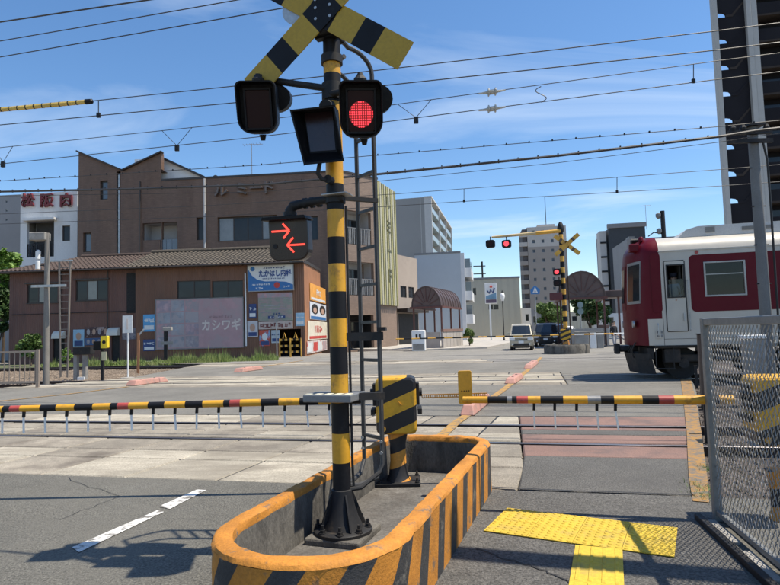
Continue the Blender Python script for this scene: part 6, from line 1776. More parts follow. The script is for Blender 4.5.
# ---- vaulted shelters
M_VLT = mat('brown_vault_sheet', (0.085, 0.055, 0.048), .45, var=.12, scale=.8, stain=(0.06, 0.04, 0.036), st_scale=1.5, st_lo=.5, st_hi=.7)
M_POST = mat('dark_red_post', (0.11, 0.04, 0.032), .5)
M_WCAP = mat('shelter_wall_brown', (0.20, 0.12, 0.095), .8, var=.1); M_SGW = mat('shelter_wall_grey', (0.36, 0.33, 0.30), .85, var=.1)
def shelter(label, loc, rz, wdt, L, z0, rise, posts, wall_h):
    t = thing('vaulted_shelter', label, 'shelter', loc, rz, 'vaulted shelters beside the road')
    n = 14; mb = MB(); R_ = wdt / 2
    prof = [(R_ - R_ * cos(pi * k / n), z0 + rise * sin(pi * k / n)) for k in range(n + 1)]
    k = len(prof)
    mb.add([(x, 0, z) for x, z in prof] + [(x, L, z) for x, z in prof] + [(R_ + (x - R_) * .96, 0, z0 + (z - z0) * .95) for x, z in prof] + [(R_ + (x - R_) * .96, L, z0 + (z - z0) * .95) for x, z in prof],
           [(i, i + 1, k + i + 1, k + i) for i in range(k - 1)] + [(2 * k + i, 2 * k + i + 1, 3 * k + i + 1, 3 * k + i) for i in range(k - 1)] + [(i, i + 1, 2 * k + i + 1, 2 * k + i) for i in range(k - 1)])
    v = mb.build('vault', M_VLT, t, smooth=True)
    nr = 8
    for r_ in range(nr + 1):
        y = L * r_ / nr
        MB().tube([(R_ + (x - R_) * 1.012, y, z0 + (z - z0) * 1.012) for x, z in prof], .035, 5).build('roof_rib', M_VLT, v)
    # end screen with radiating bars
    MB().prism(prof, .03, .06).build('end_screen', mat('brown_screen', (0.11, 0.07, 0.06), .5) if 'brown_screen' not in MATS else MATS['brown_screen'], v)
    for a in range(1, 8):
        an = pi * a / 8; MB().bar((R_ - .25 * R_ * cos(an), .0, z0 + .25 * rise * sin(an)), (R_ - .95 * R_ * cos(an), .0, z0 + .95 * rise * sin(an)), .03).build('screen_bar', M_POST, v)
    MB().box(-.15, wdt + .15, -.1, .1, z0 - .16, z0 - .001).build('eave_beam', M_POST, t); MB().box(-.15, .1, .101, L, z0 - .16, z0 - .002).build('eave_beam', M_POST, t); MB().box(wdt - .1, wdt + .15, .101, L, z0 - .16, z0 - .002).build('eave_beam', M_POST, t)
    for y in posts:
        for x in (.05, wdt - .05): MB().box(x - .06, x + .06, y - .06, y + .06, .1, z0 - .161).build('post', M_POST, t)
    nw = 6
    for k_ in range(nw): MB().box(wdt - .02, wdt + .12, L * k_ / nw + .03, L * (k_ + 1) / nw - .03, .1, wall_h).build('wall_panel', M_SGW, t)
    MB().box(wdt - .06, wdt + .16, 0, L, wall_h + .001, wall_h + .22).build('wall_cap', M_WCAP, t)
    MB().box(.05, wdt - .2, .12, .24, .1, wall_h).build('end_wall', M_SGW, t)
    return t
sl_ = AT(413, 345, 46); slz = AT(413, 305, 46).z
shelter('brown vaulted shelter left of the road with low panelled wall', Vector((sl_.x, sl_.y, 0)), -RD + radians(-2), 2.35, 6.2, AT(413, 307, 46).z, AT(426, 287, 46).z - AT(413, 307, 46).z, (.3, 3.1, 5.9), 1.35)
sr_ = AT(562, 345, 41); 
shelter('brown vaulted shelter right of the road behind the far signal', Vector((sr_.x, sr_.y, 0)), -RD + radians(6), (605 - 562) / F * 41, 5.0, AT(580, 297.5, 41).z, AT(582, 272, 41).z - AT(582, 297.5, 41).z, (.3, 4.7), 1.3)
# flat canopy running right from the second shelter
q = AT(603, 345, 42)
t = thing('flat_canopy', 'flat brown walkway canopy reaching from the vaulted shelter to the train', 'canopy', (q.x, q.y, 0), -RD)
zc_ = AT(610, 294, 42).z
MB().box(0, 4.5, 0, 2.6, zc_ - .25, zc_ + .25).build('roof', M_VLT, t, bevel=.04)
for x in (1.2, 4.0): MB().box(x - .07, x + .07, .2, .34, .1, zc_ - .25).build('post', M_POST, t)
# low walls and white pillars under it
for i, (px0, px1, py, mt_, lab) in enumerate(((576, 589, 332, M_CONC, 'stone gate pillar right of the far signal'), (590.5, 597, 331.5, M_WHT, 'white panel wall between two stone pillars'), (597.8, 604, 331.5, M_CONC, 'narrow stone pillar under the walkway canopy'))):
    a = AT(px0, 352, 38.5); b = AT(px1, 352, 38.5); zt = AT(px0, py, 38.5).z
    t = thing('gate_pillar', lab, 'pillar', (a.x, a.y, 0), -RD * .5, 'pillars beside the far signal')
    MB().box(0, (b - a).length, 0, .5, 0, zt - .06).build('shaft', mt_, t, bevel=.02); MB().box(-.04, (b - a).length + .04, -.04, .54, zt - .059, zt + .03).build('cap', M_CONC, t, bevel=.02)
# white box at the left shelter
q = AT(412, 352, 43); q1 = AT(425, 330, 43)
t = thing('white_booth', 'small white box cabinet with dark slots in front of the left shelter', 'cabinet', (q.x, q.y, 0), -RD * .4)
MB().box(0, (425.5 - 412) / F * 43, 0, .7, .0, q1.z).build('body', M_WHT, t, bevel=.06)
MB().box(.08, .9, -.012, -.001, .1, .55).build('base_panel', M_CONC, t)
for k in range(2): MB().box(.3 + .25 * k, .45 + .25 * k, -.014, .0, q1.z - .6, q1.z - .3).build('slot', M_DARK, t)

# ---- vehicles
M_VAN = mat('champagne_car_paint', (0.46, 0.42, 0.33), .3, metal=.3, var=.03, fine=.02, coat=.5)
M_CARB = mat('blue_car_paint', (0.09, 0.14, 0.24), .3, metal=.3, var=.03, fine=.02, coat=.5)
M_CARD = mat('black_car_paint', (0.02, 0.021, 0.024), .25, var=.03, fine=.02, coat=.5)
M_CARG = mat('car_glass', (0.02, 0.025, 0.03), .05, var=.1, fine=0, spec=.9)
M_HL = mat('headlamp', (0.75, 0.76, 0.76), .1, var=.05, fine=0)
M_TYR = mat('tyre', (0.015, 0.015, 0.015), .8)
M_CHR = mat('chrome', (0.6, 0.6, 0.6), .15, metal=1, var=.05, fine=0)
def car(name, label, loc, rz, paint, Lc=3.4, Wc=1.475, Hc=1.76, van=True, group='cars waiting beyond the crossing'):
    """front at y=0 facing -y, x across"""
    t = thing(name, label, 'car', loc, rz, group)
    hw = Wc / 2
    # side profile (y, z), lofted across with tumblehome
    if van: prof = [(0.02, .28), (0.0, .62), (.06, .86), (.50, 1.02), (.92, 1.66), (1.2, Hc), (Lc - .35, Hc), (Lc - .05, 1.55), (Lc, .9), (Lc - .03, .28)]
    else: prof = [(0.02, .28), (0.0, .58), (.08, .78), (1.0, .95), (1.7, 1.42), (2.1, Hc), (Lc - .9, Hc - .04), (Lc - .2, 1.0), (Lc, .8), (Lc - .03, .28)]
    def wid(z): return hw * (1 - .16 * max(0, z - .95) / .8) * (1 - .03 * max(0, .6 - z))
    xs = (-1, -.9, -.5, 0, .5, .9, 1); mb = MB(); n = len(prof)
    for s_ in xs:
        for y, z in prof:
            bow = .10 * (abs(s_) ** 3) * (1 if y < Lc * .35 else -.4 if y > Lc * .8 else 0)
            mb.v.append((s_ * wid(z), y + bow, z - .03 * abs(s_) ** 4 * (z > 1.2)))
    for i in range(len(xs) - 1):
        for k in range(n): k2 = (k + 1) % n; mb.f.append([i * n + k, i * n + k2, (i + 1) * n + k2, (i + 1) * n + k]); mb.m.append(0)
    mb.f.append(list(range(n))); mb.m.append(0); mb.f.append([(len(xs) - 1) * n + k for k in range(n)][::-1]); mb.m.append(0)
    body = mb.build('body', paint, t, bevel=.04)
    # windscreen
    (ya, za), (yb, zb_) = (prof[3], prof[4])
    def WS(t_, s_):
        y = ya + (yb - ya) * t_; z = za + (zb_ - za) * t_; nrm = Vector((0, -(zb_ - za), (yb - ya))).normalized()
        bow = .10 * abs(s_) ** 3
        return (s_ * wid(z) , y + bow + nrm.y * .012, z + nrm.z * .012)
    mb = MB(); sx = (-.86, -.5, 0, .5, .86)
    for a, b in zip(sx, sx[1:]): mb.quad(WS(.10, a), WS(.10, b), WS(.93, b), WS(.93, a))
    mb.build('windscreen', M_CARG, t)
    for s_ in (-1, 1):
        # side glass: two windows
        for y0, y1 in ((.95, 1.75), (1.83, Lc - .45)) if van else ((1.35, 2.2), (2.28, Lc - .75)):
            z0_, z1_ = 1.06 if van else .95, Hc - .17
            sl0 = .32 if y0 < 1.4 else 0.0
            q = MB().add([(s_ * (wid(z0_) + .012), y0, z0_), (s_ * (wid(z0_) + .012), y1, z0_), (s_ * (wid(z1_) + .012), y1 - .04, z1_), (s_ * (wid(z1_) + .012), y0 + sl0, z1_)], [(0, 1, 2, 3)]); q.build('side_window', M_CARG, t)
        w0 = .50 if van else .85
        for y in (.55, Lc - .62):
            r_ = .29
            wh = MB().tube([(s_ * (hw - .19), y, r_), (s_ * (hw - .015), y, r_)], r_, 20).build('wheel', M_TYR, t, smooth=True)
            MB().tube([(s_ * (hw - .02), y, r_), (s_ * (hw + .002), y, r_)], r_ * .62, 16).build('rim', M_CHR, wh, smooth=True)
            MB().tube([(s_ * (hw - .20), y, r_ + .03), (s_ * (hw - .004), y, r_ + .03)], r_ + .05, 20).build('wheel_arch', M_RUBB, t)
        MB().prism(rrect(s_ * hw * .80 - .17, s_ * hw * .80 + .17, .66, .88, .06), .035, .16).build('headlight', M_HL, t, bevel=.02)
        MB().tube([(s_ * hw * .74, -.012, .42), (s_ * hw * .74, .06, .42)], .055, 12).build('fog_lamp', M_HL, t)
        MB().prism(rrect(s_ * (hw + .11) - .09, s_ * (hw + .11) + .09, 1.05, 1.20, .04), .72 if van else 1.2, .82 if van else 1.3).build('mirror', paint, t, bevel=.02)
        MB().box(s_ * (hw - .01) - .012, s_ * (hw - .01) + .012, 1.5, 1.66, .93, .96).build('door_handle', M_CHR, t)
    MB().prism(rrect(-.40, .40, .66, .80, .03), -.012, .05).build('grille', M_RUBB, t)
    MB().box(-.42, .42, -.02, -.008, .74, .765).build('grille_bar', M_CHR, t)
    MB().prism(rrect(-.52, .52, .30, .46, .05), -.006, .04).build('lower_grille', M_RUBB, t)
    MB().box(-.165, .165, -.028, -.014, .47, .635).build('number_plate', M_WHT, t)
    MB().box(-.5, .5, .05, .2, .16, .28).build('skid_panel', M_RUBB, t)
    return t
q = G(521.5, 350.5)
car('kei_van', 'pale beige minivan waiting behind the far barrier', Vector((q.x, q.y, 0)), -RD + radians(4), M_VAN)
car('parked_car', 'dark car directly behind the beige minivan', RF(*[(lambda p: ((p - rc).dot(vr), (p - rc).dot(ur)))(G(546, 346.5))][0]), -RD, M_CARD, 4.4, 1.75, 1.80)
car('parked_car', 'blue grey car behind the dark one, near the signal pole', RF(*[(lambda p: ((p - rc).dot(vr), (p - rc).dot(ur)))(G(556.5, 345))][0]), -RD, M_CARB, 4.4, 1.7, 1.72)
car('parked_car', 'white car far back in the queue', RF(*[(lambda p: ((p - rc).dot(vr), (p - rc).dot(ur)))(G(566, 339))][0]), -RD, M_WHT, 4.4, 1.7, 1.5, False)

# ---- shop sign, lamp, road signs
q = AT(494, 335, 70); z0_ = AT(494, 301, 70).z; z1_ = AT(494, 283, 70).z
t = thing('shop_sign', 'white pole sign with blue, red and dark swirl in front of the beige block', 'sign', (q.x, q.y, 0.1), -RD * .4)
wS = (498.2 - 486.5) / F * 70
MB().box(-wS * .25 - .08, -wS * .25 + .1, -.1, .1, 0, z0_).build('pole', M_WHT, t)
bd = MB().box(-wS * .62, wS * .38, -.16, .16, z0_ - .4, z1_ - .1).build('board', M_WHT, t, bevel=.03)
hS = z1_ - z0_ + .3; zc0_ = z0_ - .4
def SP_(u, v): return (-wS * .62 + wS * u, zc0_ + hS * v)
MB().prism([SP_(.06, .03), SP_(.94, .03), SP_(.94, .2), SP_(.06, .2)], -.175, -.165).build('name_band', mat('sign_plum', (0.12, 0.08, 0.12), .5), bd)
MB().prism([SP_(.06, .22), SP_(.94, .22), SP_(.94, .52), SP_(.5, .45), SP_(.06, .36)], -.175, -.165).build('sign_field', mat('sign_steel_blue', (0.16, 0.30, 0.42), .5), bd)
MB().tube([(*SP_(.2, .62)[:1], -.175, SP_(.2, .62)[1]), (SP_(.36, .5)[0], -.175, SP_(.36, .5)[1]), (SP_(.5, .68)[0], -.175, SP_(.5, .68)[1]), (SP_(.66, .52)[0], -.175, SP_(.66, .52)[1]), (SP_(.82, .74)[0], -.175, SP_(.82, .74)[1])], .10, 6).build('swirl', M_SN, bd)
MB().tube([(SP_(.42, .82)[0], -.18, SP_(.42, .82)[1]), (SP_(.62, .82)[0], -.18, SP_(.62, .82)[1])], .12, 8).build('red_mark', M_ORD, bd)
q = AT(504, 335, 66); zt = AT(504, 300, 66).z
t = thing('street_lamp', 'dark post lamp with white lantern beside the pole sign', 'street lamp', (q.x, q.y, .1), 0)
MB().lathe([(.12, 0), (.06, .5), (.045, zt - .2)], 10).build('post', M_DARK, t, smooth=True)
MB().lathe([(.14, zt - .2), (.30, zt + .35), (.22, zt + .6), (.05, zt + .75)], 12).build('lantern', M_WHT, t, smooth=True)
MB().lathe([(.1, zt + .74), (.03, zt + 1.0)], 10).build('finial', M_DARK, t)
q = AT(537, 335, 75); zs_ = AT(537, 291, 75).z
t = thing('road_sign', 'blue five sided crossing sign far down the road', 'sign', (q.x, q.y, .1), 0)
MB().tube([(0, 0, 0), (0, 0, zs_)], .05, 8).build('post', M_GALV, t)
bd = MB().prism([(-.55, -.5), (.55, -.5), (.62, .05), (0, .65), (-.62, .05)], -.09, -.06).build('plate', M_SB, t); bd.location = (0, 0, zs_)
MB().prism([(0, .42), (-.34, -.36), (.34, -.36)], -.10, -.09).build('white_triangle', M_SW, bd)
mb = MB(); mb.tube([(0, -.112, .12), (0, -.104, .12)], .06, 10); mb.build('pictogram_head', M_SN, bd); MB().bar((-.02, -.108, .05), (.12, -.108, -.28), .05, .01).build('pictogram_leg', M_SN, bd); MB().bar((-.02, -.109, .05), (-.14, -.109, -.28), .05, .01).build('pictogram_leg', M_SN, bd)
q = AT(582, 340, 50)
t = thing('sign_post', 'slim post with two round green grey signs behind the far signal', 'sign', (q.x, q.y, .1), -RD)
MB().tube([(0, 0, 0), (0, 0, AT(582, 303, 50).z)], .04, 8).build('post', M_GALV, t)
for py in (306, 312.5):
    z_ = AT(582, py, 50).z; MB().tube([(0, -.06, z_), (0, -.045, z_)], .26, 18).build('plate', mat('sign_grey_green', (0.26, 0.34, 0.33), .5) if py == 306 else MATS['sign_grey_green'], t)
q = AT(405, 330, 120)
for i, (px, D, top) in enumerate(((483.5, 105, 261),)):
    q = AT(px, 300, D); zt = AT(px, top, D).z
    t = thing('utility_pole', 'distant utility pole with cross arms behind the beige block', 'utility pole', (q.x, q.y, -.1), 0)
    MB().tube([(0, 0, 0), (0, 0, zt)], .16, 8).build('pole', M_DARK, t)
    for dz in (.8, 2.2): MB().box(-1.6, .6, -.06, .06, zt - dz - .08, zt - dz + .08).build('cross_arm', M_DARK, t)

# ---- plants
def leaf_mat(name, c1, c2):
    mt = mat(name, c1, .6, var=.35, scale=1.3, fine=.25, fscale=5, stain=c2, st_scale=.9, st_lo=.45, st_hi=.65)
    b = mt.node_tree.nodes['Principled BSDF']; b.inputs['Subsurface Weight'].default_value = 0.0
    return mt
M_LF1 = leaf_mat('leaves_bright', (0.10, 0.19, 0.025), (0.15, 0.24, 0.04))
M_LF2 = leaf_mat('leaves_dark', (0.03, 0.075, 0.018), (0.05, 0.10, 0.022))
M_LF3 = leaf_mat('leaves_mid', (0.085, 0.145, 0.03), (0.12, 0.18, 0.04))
M_BARK = mat('bark', (0.09, 0.065, 0.045), .9, var=.25, scale=4, bump=.5)
def tree(name, label, loc, H_, R_, trunk_h, mt, seed, leaves=2600, ls=.22, flat_=.8, cat='tree', group=None):
    r = random.Random(seed)
    t = thing(name, label, cat, loc, r.uniform(0, 6), group)
    mb = MB(); mb.tube([(0, 0, -.1), (.03, .02, trunk_h * .5), (0, .04, trunk_h), (.02, .02, trunk_h + (H_ - trunk_h) * .5)], [R_ * .09, R_ * .07, R_ * .055, R_ * .02], 8)
    tr = mb.build('trunk', M_BARK, t, smooth=True)
    cl = []
    nl = 9
    for i in range(nl):
        a = 2 * pi * i / nl + r.uniform(-.3, .3); el = r.uniform(.1, 1.2); rr = R_ * r.uniform(.5, .82)
        c = Vector((rr * cos(a) * cos(el), rr * sin(a) * cos(el), trunk_h + (H_ - trunk_h) * (.18 + .62 * sin(el)) ))
        MB().tube([(0, 0, trunk_h * r.uniform(.75, 1.05)), tuple(c * .55 + Vector((0, 0, trunk_h * .45))), tuple(c)], [R_ * .035, R_ * .022, R_ * .008], 5).build('limb', M_BARK, tr)
        cl.append((c, R_ * r.uniform(.30, .48)))
    for i in range(7): cl.append((Vector((r.uniform(-.5, .5) * R_, r.uniform(-.5, .5) * R_, trunk_h + (H_ - trunk_h) * r.uniform(.2, .85))), R_ * r.uniform(.3, .45)))
    mb = MB()
    for _ in range(leaves):
        c, cr = r.choice(cl)
        d = Vector((r.gauss(0, 1), r.gauss(0, 1), r.gauss(0, 1) * flat_)).normalized() * cr * (r.random() ** .4)
        p = c + d; s_ = ls * r.uniform(.6, 1.3)
        u = Vector((r.gauss(0, 1), r.gauss(0, 1), r.gauss(0, .6))).normalized(); v = u.cross(Vector((r.gauss(0, 1), r.gauss(0, 1), r.gauss(0, 1)))).normalized()
        mb.add([p - u * s_, p + v * s_ * .45, p + u * s_, p - v * s_ * .45], [(0, 1, 2, 3)])
    mb.build('crown', mt, t)
    return t
def tree_px(name, label, px, D, ytop, ybot, wpx, mt, seed, trunk=.25, **k):
    p = AT(px, ybot, D); zt = AT(px, ytop, D).z; z0 = max(0.0, p.z * .0)
    return tree(name, label, (p.x, p.y, 0.0), zt, wpx / 2 / F * D, zt * trunk, mt, seed, **k)
tree_px('broadleaf_tree', 'bright green tree at the far left edge beside the low house', 3, 46, 236, 340, 36, M_LF1, 1, .3, leaves=5000, ls=.24)
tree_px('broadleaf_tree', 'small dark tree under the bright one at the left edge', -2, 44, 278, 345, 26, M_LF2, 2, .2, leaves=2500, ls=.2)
tree_px('broadleaf_tree', 'round green tree beyond the waiting cars', 548, 78, 301, 335, 25, M_LF3, 3, .25, leaves=3600, ls=.26)
tree_px('broadleaf_tree', 'second green tree behind the signal pole', 559, 84, 303, 335, 17, M_LF1, 4, .3, leaves=2200, ls=.25)
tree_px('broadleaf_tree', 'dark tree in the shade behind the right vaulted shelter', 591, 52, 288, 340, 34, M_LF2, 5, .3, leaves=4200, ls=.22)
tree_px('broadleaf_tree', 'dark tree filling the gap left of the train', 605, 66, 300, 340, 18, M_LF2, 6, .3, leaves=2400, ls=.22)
tree_px('round_bush', 'round green bush at the end of the left shelter wall', 470, 49, 326, 348, 13, M_LF3, 7, .1, leaves=1500, ls=.11, cat='bush')
tree_px('round_bush', 'leafy shrub before the low house, beside the lattice pole', 31, 37.5, 329, 356, 23, M_LF3, 8, .15, leaves=1800, ls=.13, cat='bush')
tree_px('round_bush', 'weedy shrub at the foot of the iron ladder', 66, 36, 345, 360, 12, M_LF1, 9, .1, leaves=700, ls=.10, cat='bush')
# grass strip before the low houses
rg = random.Random(11); mb = MB()
for _ in range(16000):
    u = rg.random(); px = 42 + 236 * u
    D = rg.uniform(34.3, 37.6)
    p = AT(px, 350, D); hgt = rg.uniform(.06, .34) * (1 + (rg.random() < .06) * .9) * (1.0 + .55 * sin(px * .11) * sin(px * .043 + 1) + .25 * sin(px * .37)) * (1.25 if 150 < px < 275 else .75)
    if hgt < .04: continue
    a = rg.uniform(0, 6.28); w_ = rg.uniform(.012, .03); lx, ly = rg.uniform(-.12, .12), rg.uniform(-.12, .12)
    z0_ = -.12 if D < 34.8 else -.02
    mb.add([(p.x - w_ * cos(a), p.y - w_ * sin(a), z0_), (p.x + w_ * cos(a), p.y + w_ * sin(a), z0_), (p.x + lx, p.y + ly, z0_ + hgt)], [(0, 1, 2)])
go = struct(mb.build('grass', leaf_mat('grass_blades', (0.15, 0.21, 0.045), (0.22, 0.24, 0.09))), 'stuff')
go['label'] = 'uneven green grass along the foot of the low houses'; go['category'] = 'grass'
bank = [AT(-30, 350, 34.6), AT(282, 350, 34.6), AT(282, 350, 41), AT(-30, 350, 43)]
MBk = MB().add([(p.x, p.y, -.03) for p in bank], [(0, 1, 2, 3)]); struct(MBk.build('verge', mat('verge_soil', (0.10, 0.095, 0.05), .95, var=.3, scale=1, fine=.3, stain=(0.07, 0.10, 0.03), st_scale=1.5, st_lo=.45, st_hi=.6)))
# weeds by the near fence foot
rg = random.Random(5); mb = MB()
for _ in range(420):
    c = rg.choice((G(705, 498), G(700, 488), G(709, 470)))
    p = c + Vector((rg.gauss(0, .05), rg.gauss(0, .09), 0)); h_ = rg.uniform(.015, .06); a = rg.uniform(0, 6.28); w_ = .003
    mb.add([(p.x - w_ * cos(a), p.y - w_ * sin(a), 0), (p.x + w_ * cos(a), p.y + w_ * sin(a), 0), (p.x + rg.gauss(0, .04), p.y + rg.gauss(0, .04), h_)], [(0, 1, 2)])
wd_ = struct(mb.build('weeds', MATS['leaves_mid']), 'stuff')

# ---- trackside things on the left
q = G(46, 383)
t = thing('concrete_pole', 'weathered concrete pole at left with a pale box and a cross arm', 'utility pole', (q.x, q.y, -.12), 0)
zt = AT(47, 233, q.y).z + .12
MB().tube([(0, 0, 0), (0, 0, zt)], [.105, .08], 12).build('pole', mat('pole_concrete', (0.20, 0.185, 0.165), .9, var=.15, scale=2), t, smooth=True)
zz_ = AT(40, 235, q.y).z
MB().box(-.58, .02, -.2, .2, zz_ - .10, zz_ + .2).build('lamp_box', M_CONC, t, bevel=.03)
for py in (252, 262): z_ = AT(46, py, q.y).z; MB().lathe([(.09, z_ - .14), (.09, z_ + .14), (.03, z_ + .2)], 10, (-.3, -.05, 0)).build('insulator', M_WHT, t, smooth=True); MB().bar((-.3, -.05, z_), (0, 0, z_), .05).build('bracket', M_DARK, t)
z_ = AT(46, 283, q.y).z; MB().bar((-.5, -.1, z_), (.75, -.1, z_), .09).build('cross_arm', M_GALV, t)
# iron ladder frame beside it
q = G(64, 375); zt = AT(66, 258, q.y).z
t = thing('signal_ladder', 'tall thin rusty ladder frame standing in front of the low house', 'ladder', (q.x, q.y, -.12), 0)
w0_ = .25
M_IRL = mat('ladder_iron', (0.21, 0.18, 0.15), .7, var=.15)
for s_ in (-1, 1): MB().bar((s_ * w0_ * .6, 0, 0), (s_ * w0_, 0, zt), .06).build('stile', M_IRL, t)
n = 17
for k in range(1, n): z_ = zt * k / n; MB().bar((-w0_ * (.6 + .4 * k / n), 0, z_), (w0_ * (.6 + .4 * k / n), 0, z_), .028).build('rung', M_IRL, t)
MB().bar((-1.0, 0, zt), (.35, 0, zt), .07).build('top_bar', M_GALV, t)
# iron fence at the left edge
for i, px in enumerate((-8,)):
    a = G(-30, 390); b = G(37.5, 387.5)
    d_ = b - a; rz_ = atan2(d_.y, d_.x); L_ = d_.length
    t = thing('iron_fence', 'pale brown iron railing at the left picture edge', 'fence', (a.x, a.y, 0), rz_)
    zt = AT(37.5, 350, b.y).z
    M_IF = mat('beige_iron', (0.26, 0.21, 0.17), .6, var=.1)
    for z_ in (.18, zt - .04): MB().box(0, L_, -.03, .03, z_ - .03, z_ + .03).build('rail', M_IF, t)
    n = int(L_ / .16)
    for k in range(n): MB().box(L_ * (k + .5) / n - .012, L_ * (k + .5) / n + .012, -.012, .012, .2, zt - .06).build('bar', M_IF, t)
    for x in (L_, L_ - 1.9): MB().box(x - .045, x + .045, -.045, .045, -.15, zt + .02).build('post', M_IF, t)
# speed post with white board
q = G(128, 376); zb_ = AT(128, 330, q.y).z; zt = AT(128, 315.5, q.y).z
t = thing('notice_post', 'white upright notice board on a thin white post by the ballast', 'sign', (q.x, q.y, -.12), 0)
MB().tube([(0, 0, 0), (0, 0, zb_ + .2)], .035, 8).build('post', M_WHT, t)
MB().box(-.20, .20, -.06, -.03, zb_, zt + .12).build('board', M_SW, t); MB().box(-.03, .03, -.066, -.061, zb_ + .15, zt - .02).build('lettering_column', M_PALE, t)
MB().lathe([(.3, 0), (.3, .06), (.1, .08)], 12).build('foot', M_CONC, t)
# slim orange stake
q = G(138, 371); t = thing('marker_stake', 'slim orange brown stake right of the notice board', 'post', (q.x, q.y, -.12), 0)
MB().bar((0, 0, 0), (.03, 0, AT(138, 333, q.y).z + .12), .09).build('stake', mat('stake_orange', (0.36, 0.17, 0.08), .7), t); MB().bar((.03, 0, AT(138, 333, q.y).z), (.28, 0, AT(138, 330, q.y).z + .15), .06).build('stake_arm', M_GALV, t)
# grey relay box on legs
q = G(84, 377); z0_ = AT(84, 355, q.y).z; z1_ = AT(84, 346, q.y).z
t = thing('relay_box', 'grey metal relay box on two legs beside the far ballast', 'cabinet', (q.x, q.y, -.12), 0)
MB().box(-.36, .36, -.2, .2, z0_ + .14, z1_ + .08).build('box', M_DARK, t, bevel=.02)
for x in (-.32, .05): MB().box(x - .07, x + .07, -.1, .1, .0, z0_ + .14).build('leg', M_CONC, t)
MB().box(-.12, .16, -.3, -.21, .0, .14).build('white_block', M_WHT, t)
# black signal with yellow box
q = G(102.5, 378); z1_ = AT(103, 341, q.y).z
t = thing('track_signal', 'black trackside post with yellow box and pale plate', 'signal', (q.x, q.y, -.12), 0)
MB().box(-.05, .05, -.05, .05, 0, z1_ + .1).build('post', M_DARK, t)
MB().box(-.30, .06, -.16, .14, AT(103, 350, q.y).z + .12, z1_ + .12).build('lamp_body', M_HOOD, t, bevel=.03)
z_ = AT(107, 342, q.y).z + .12; yb_ = MB().prism(rrect(.02, .28, z_ - .24, z_ + .24, .04), -.2, -.02).build('yellow_box', mat('bright_yellow', (0.75, 0.55, 0.02), .5), t)
MB().tube([(.15, -.212, z_), (.15, -.2, z_)], .07, 12).build('dial', M_BLK, yb_)
z_ = AT(105, 356, q.y).z + .12; MB().box(.0, .20, -.09, -.055, z_ - .17, z_ + .17).build('pale_plate', mat('pale_yellow', (0.6, 0.55, 0.35), .6), t)
# second track signal nearer the hoarding
q = G(166, 361.5); z1_ = AT(166, 331, q.y).z
t = thing('track_signal', 'dark trackside post with a small grey cross piece before the pink hoarding', 'signal', (q.x, q.y, -.12), 0)
MB().box(-.10, .10, -.10, .10, 0, z1_ + .1).build('post', M_DARK, t)
z_ = AT(166, 343, q.y).z + .12; MB().box(-.3, .5, -.12, -.105, z_ - .1, z_ + .1).build('cross_piece', M_GRY, t)
z_ = AT(166, 329, q.y).z + .12; MB().box(-.16, .4, -.14, .14, z_ - .1, z_ + .12).build('head', M_CONC, t, bevel=.02)
# striped shop-side barrier frames in the opening
for i, (px, lab) in enumerate(((285, 'yellow striped barrier frame at the shop opening, left one'), (296, 'yellow striped barrier frame at the shop opening, right one'))):
    q = AT(px, 356, 38.6); t = thing('barrier_frame', lab, 'barrier', (q.x, q.y, 0), 0, 'striped frames at the shop opening')
    for x in (-.34, .34): MB().tube([(x, 0, 0), (x, 0, 1.25)], .04, 8, mi=0).build('upright', M_YF, t)
    for z_ in (.35, .75, 1.15):
        mb = MB()
        for k in range(4): mb.box(-.34 + .17 * k, -.34 + .17 * (k + 1), -.02, .02, z_ - .07, z_ + .07, k % 2)
        mb.build('crossbar', [M_YF, M_BLK], t)
    MB().tube([(-.1, -.05, 1.25), (0, -.05, 1.6), (.1, -.05, 1.25)], .04, 6).build('lamp_stem', M_YF, t)
q = AT(277, 356, 38.9); t = thing('post_sign', 'thin grey post standing before the posters', 'post', (q.x, q.y, 0), 0)
MB().tube([(0, 0, -.05), (0, 0, AT(277, 315, 38.9).z)], .04, 8).build('post', M_GALV, t); MB().box(-.12, .12, -.06, -.042, AT(277, 322, 38.9).z, AT(277, 315, 38.9).z).build('plate', M_GRY, t)

# people at the far right footway
grey_c = mat('light_grey_cloth', (0.40, 0.40, 0.42), .85)
q = G(615, 352.5); 
std_person('person', 'person in dark top walking between the pillars and the train', Vector((q.x, q.y, 0)), radians(20), dk, grey_c,
           (((-.22, .02, 1.12), (-.20, -.16, .98)), ((.22, .02, 1.12), (.20, -.10, .92))), .16, 1.0)

# ---- poles and overhead lines
M_WIRE = mat('overhead_wire', (0.035, 0.035, 0.037), .5)
q = AT(766, 318, 11.2); zt = AT(752.5, 119, 11.2).z
t = thing('steel_pole', 'grey steel pole carrying cables in front of the train', 'utility pole', (q.x, q.y, -.15), 0)
MB().tube([(0, 0, 0), (0, 0, zt)], [.108, .09], 16).build('pole', mat('steel_pole_grey', (0.15, 0.15, 0.147), .6, metal=.2, var=.15, scale=2), t, smooth=True)
for k in range(6): z_ = 1.6 + k * .75; MB().tube([(-.14, -.02, z_), (.14, -.02, z_)], .012, 6).build('step_bolt', M_DARK, t)
MB().box(-.16, .16, -.16, .16, zt - .02, zt + .02).build('cap', M_DARK, t)
for dz in (.15, .32): MB().box(-.55, .3, -.14, -.08, zt - dz - .04, zt - dz + .04).build('cross_arm', M_DARK, t)
for x in (-.45, -.25, .2): MB().lathe([(.05, zt - .11), (.06, zt - .06), (.03, zt + .0)], 8, (x, -.11, 0)).build('insulator', M_DARK, t)
MB().tube([(.1, -.12, zt - .3), (.16, -.13, zt - .7), (.17, -.12, zt - 1.5), (.15, -.12, 1.0)], .02, 6).build('cable', M_RUBB, t)
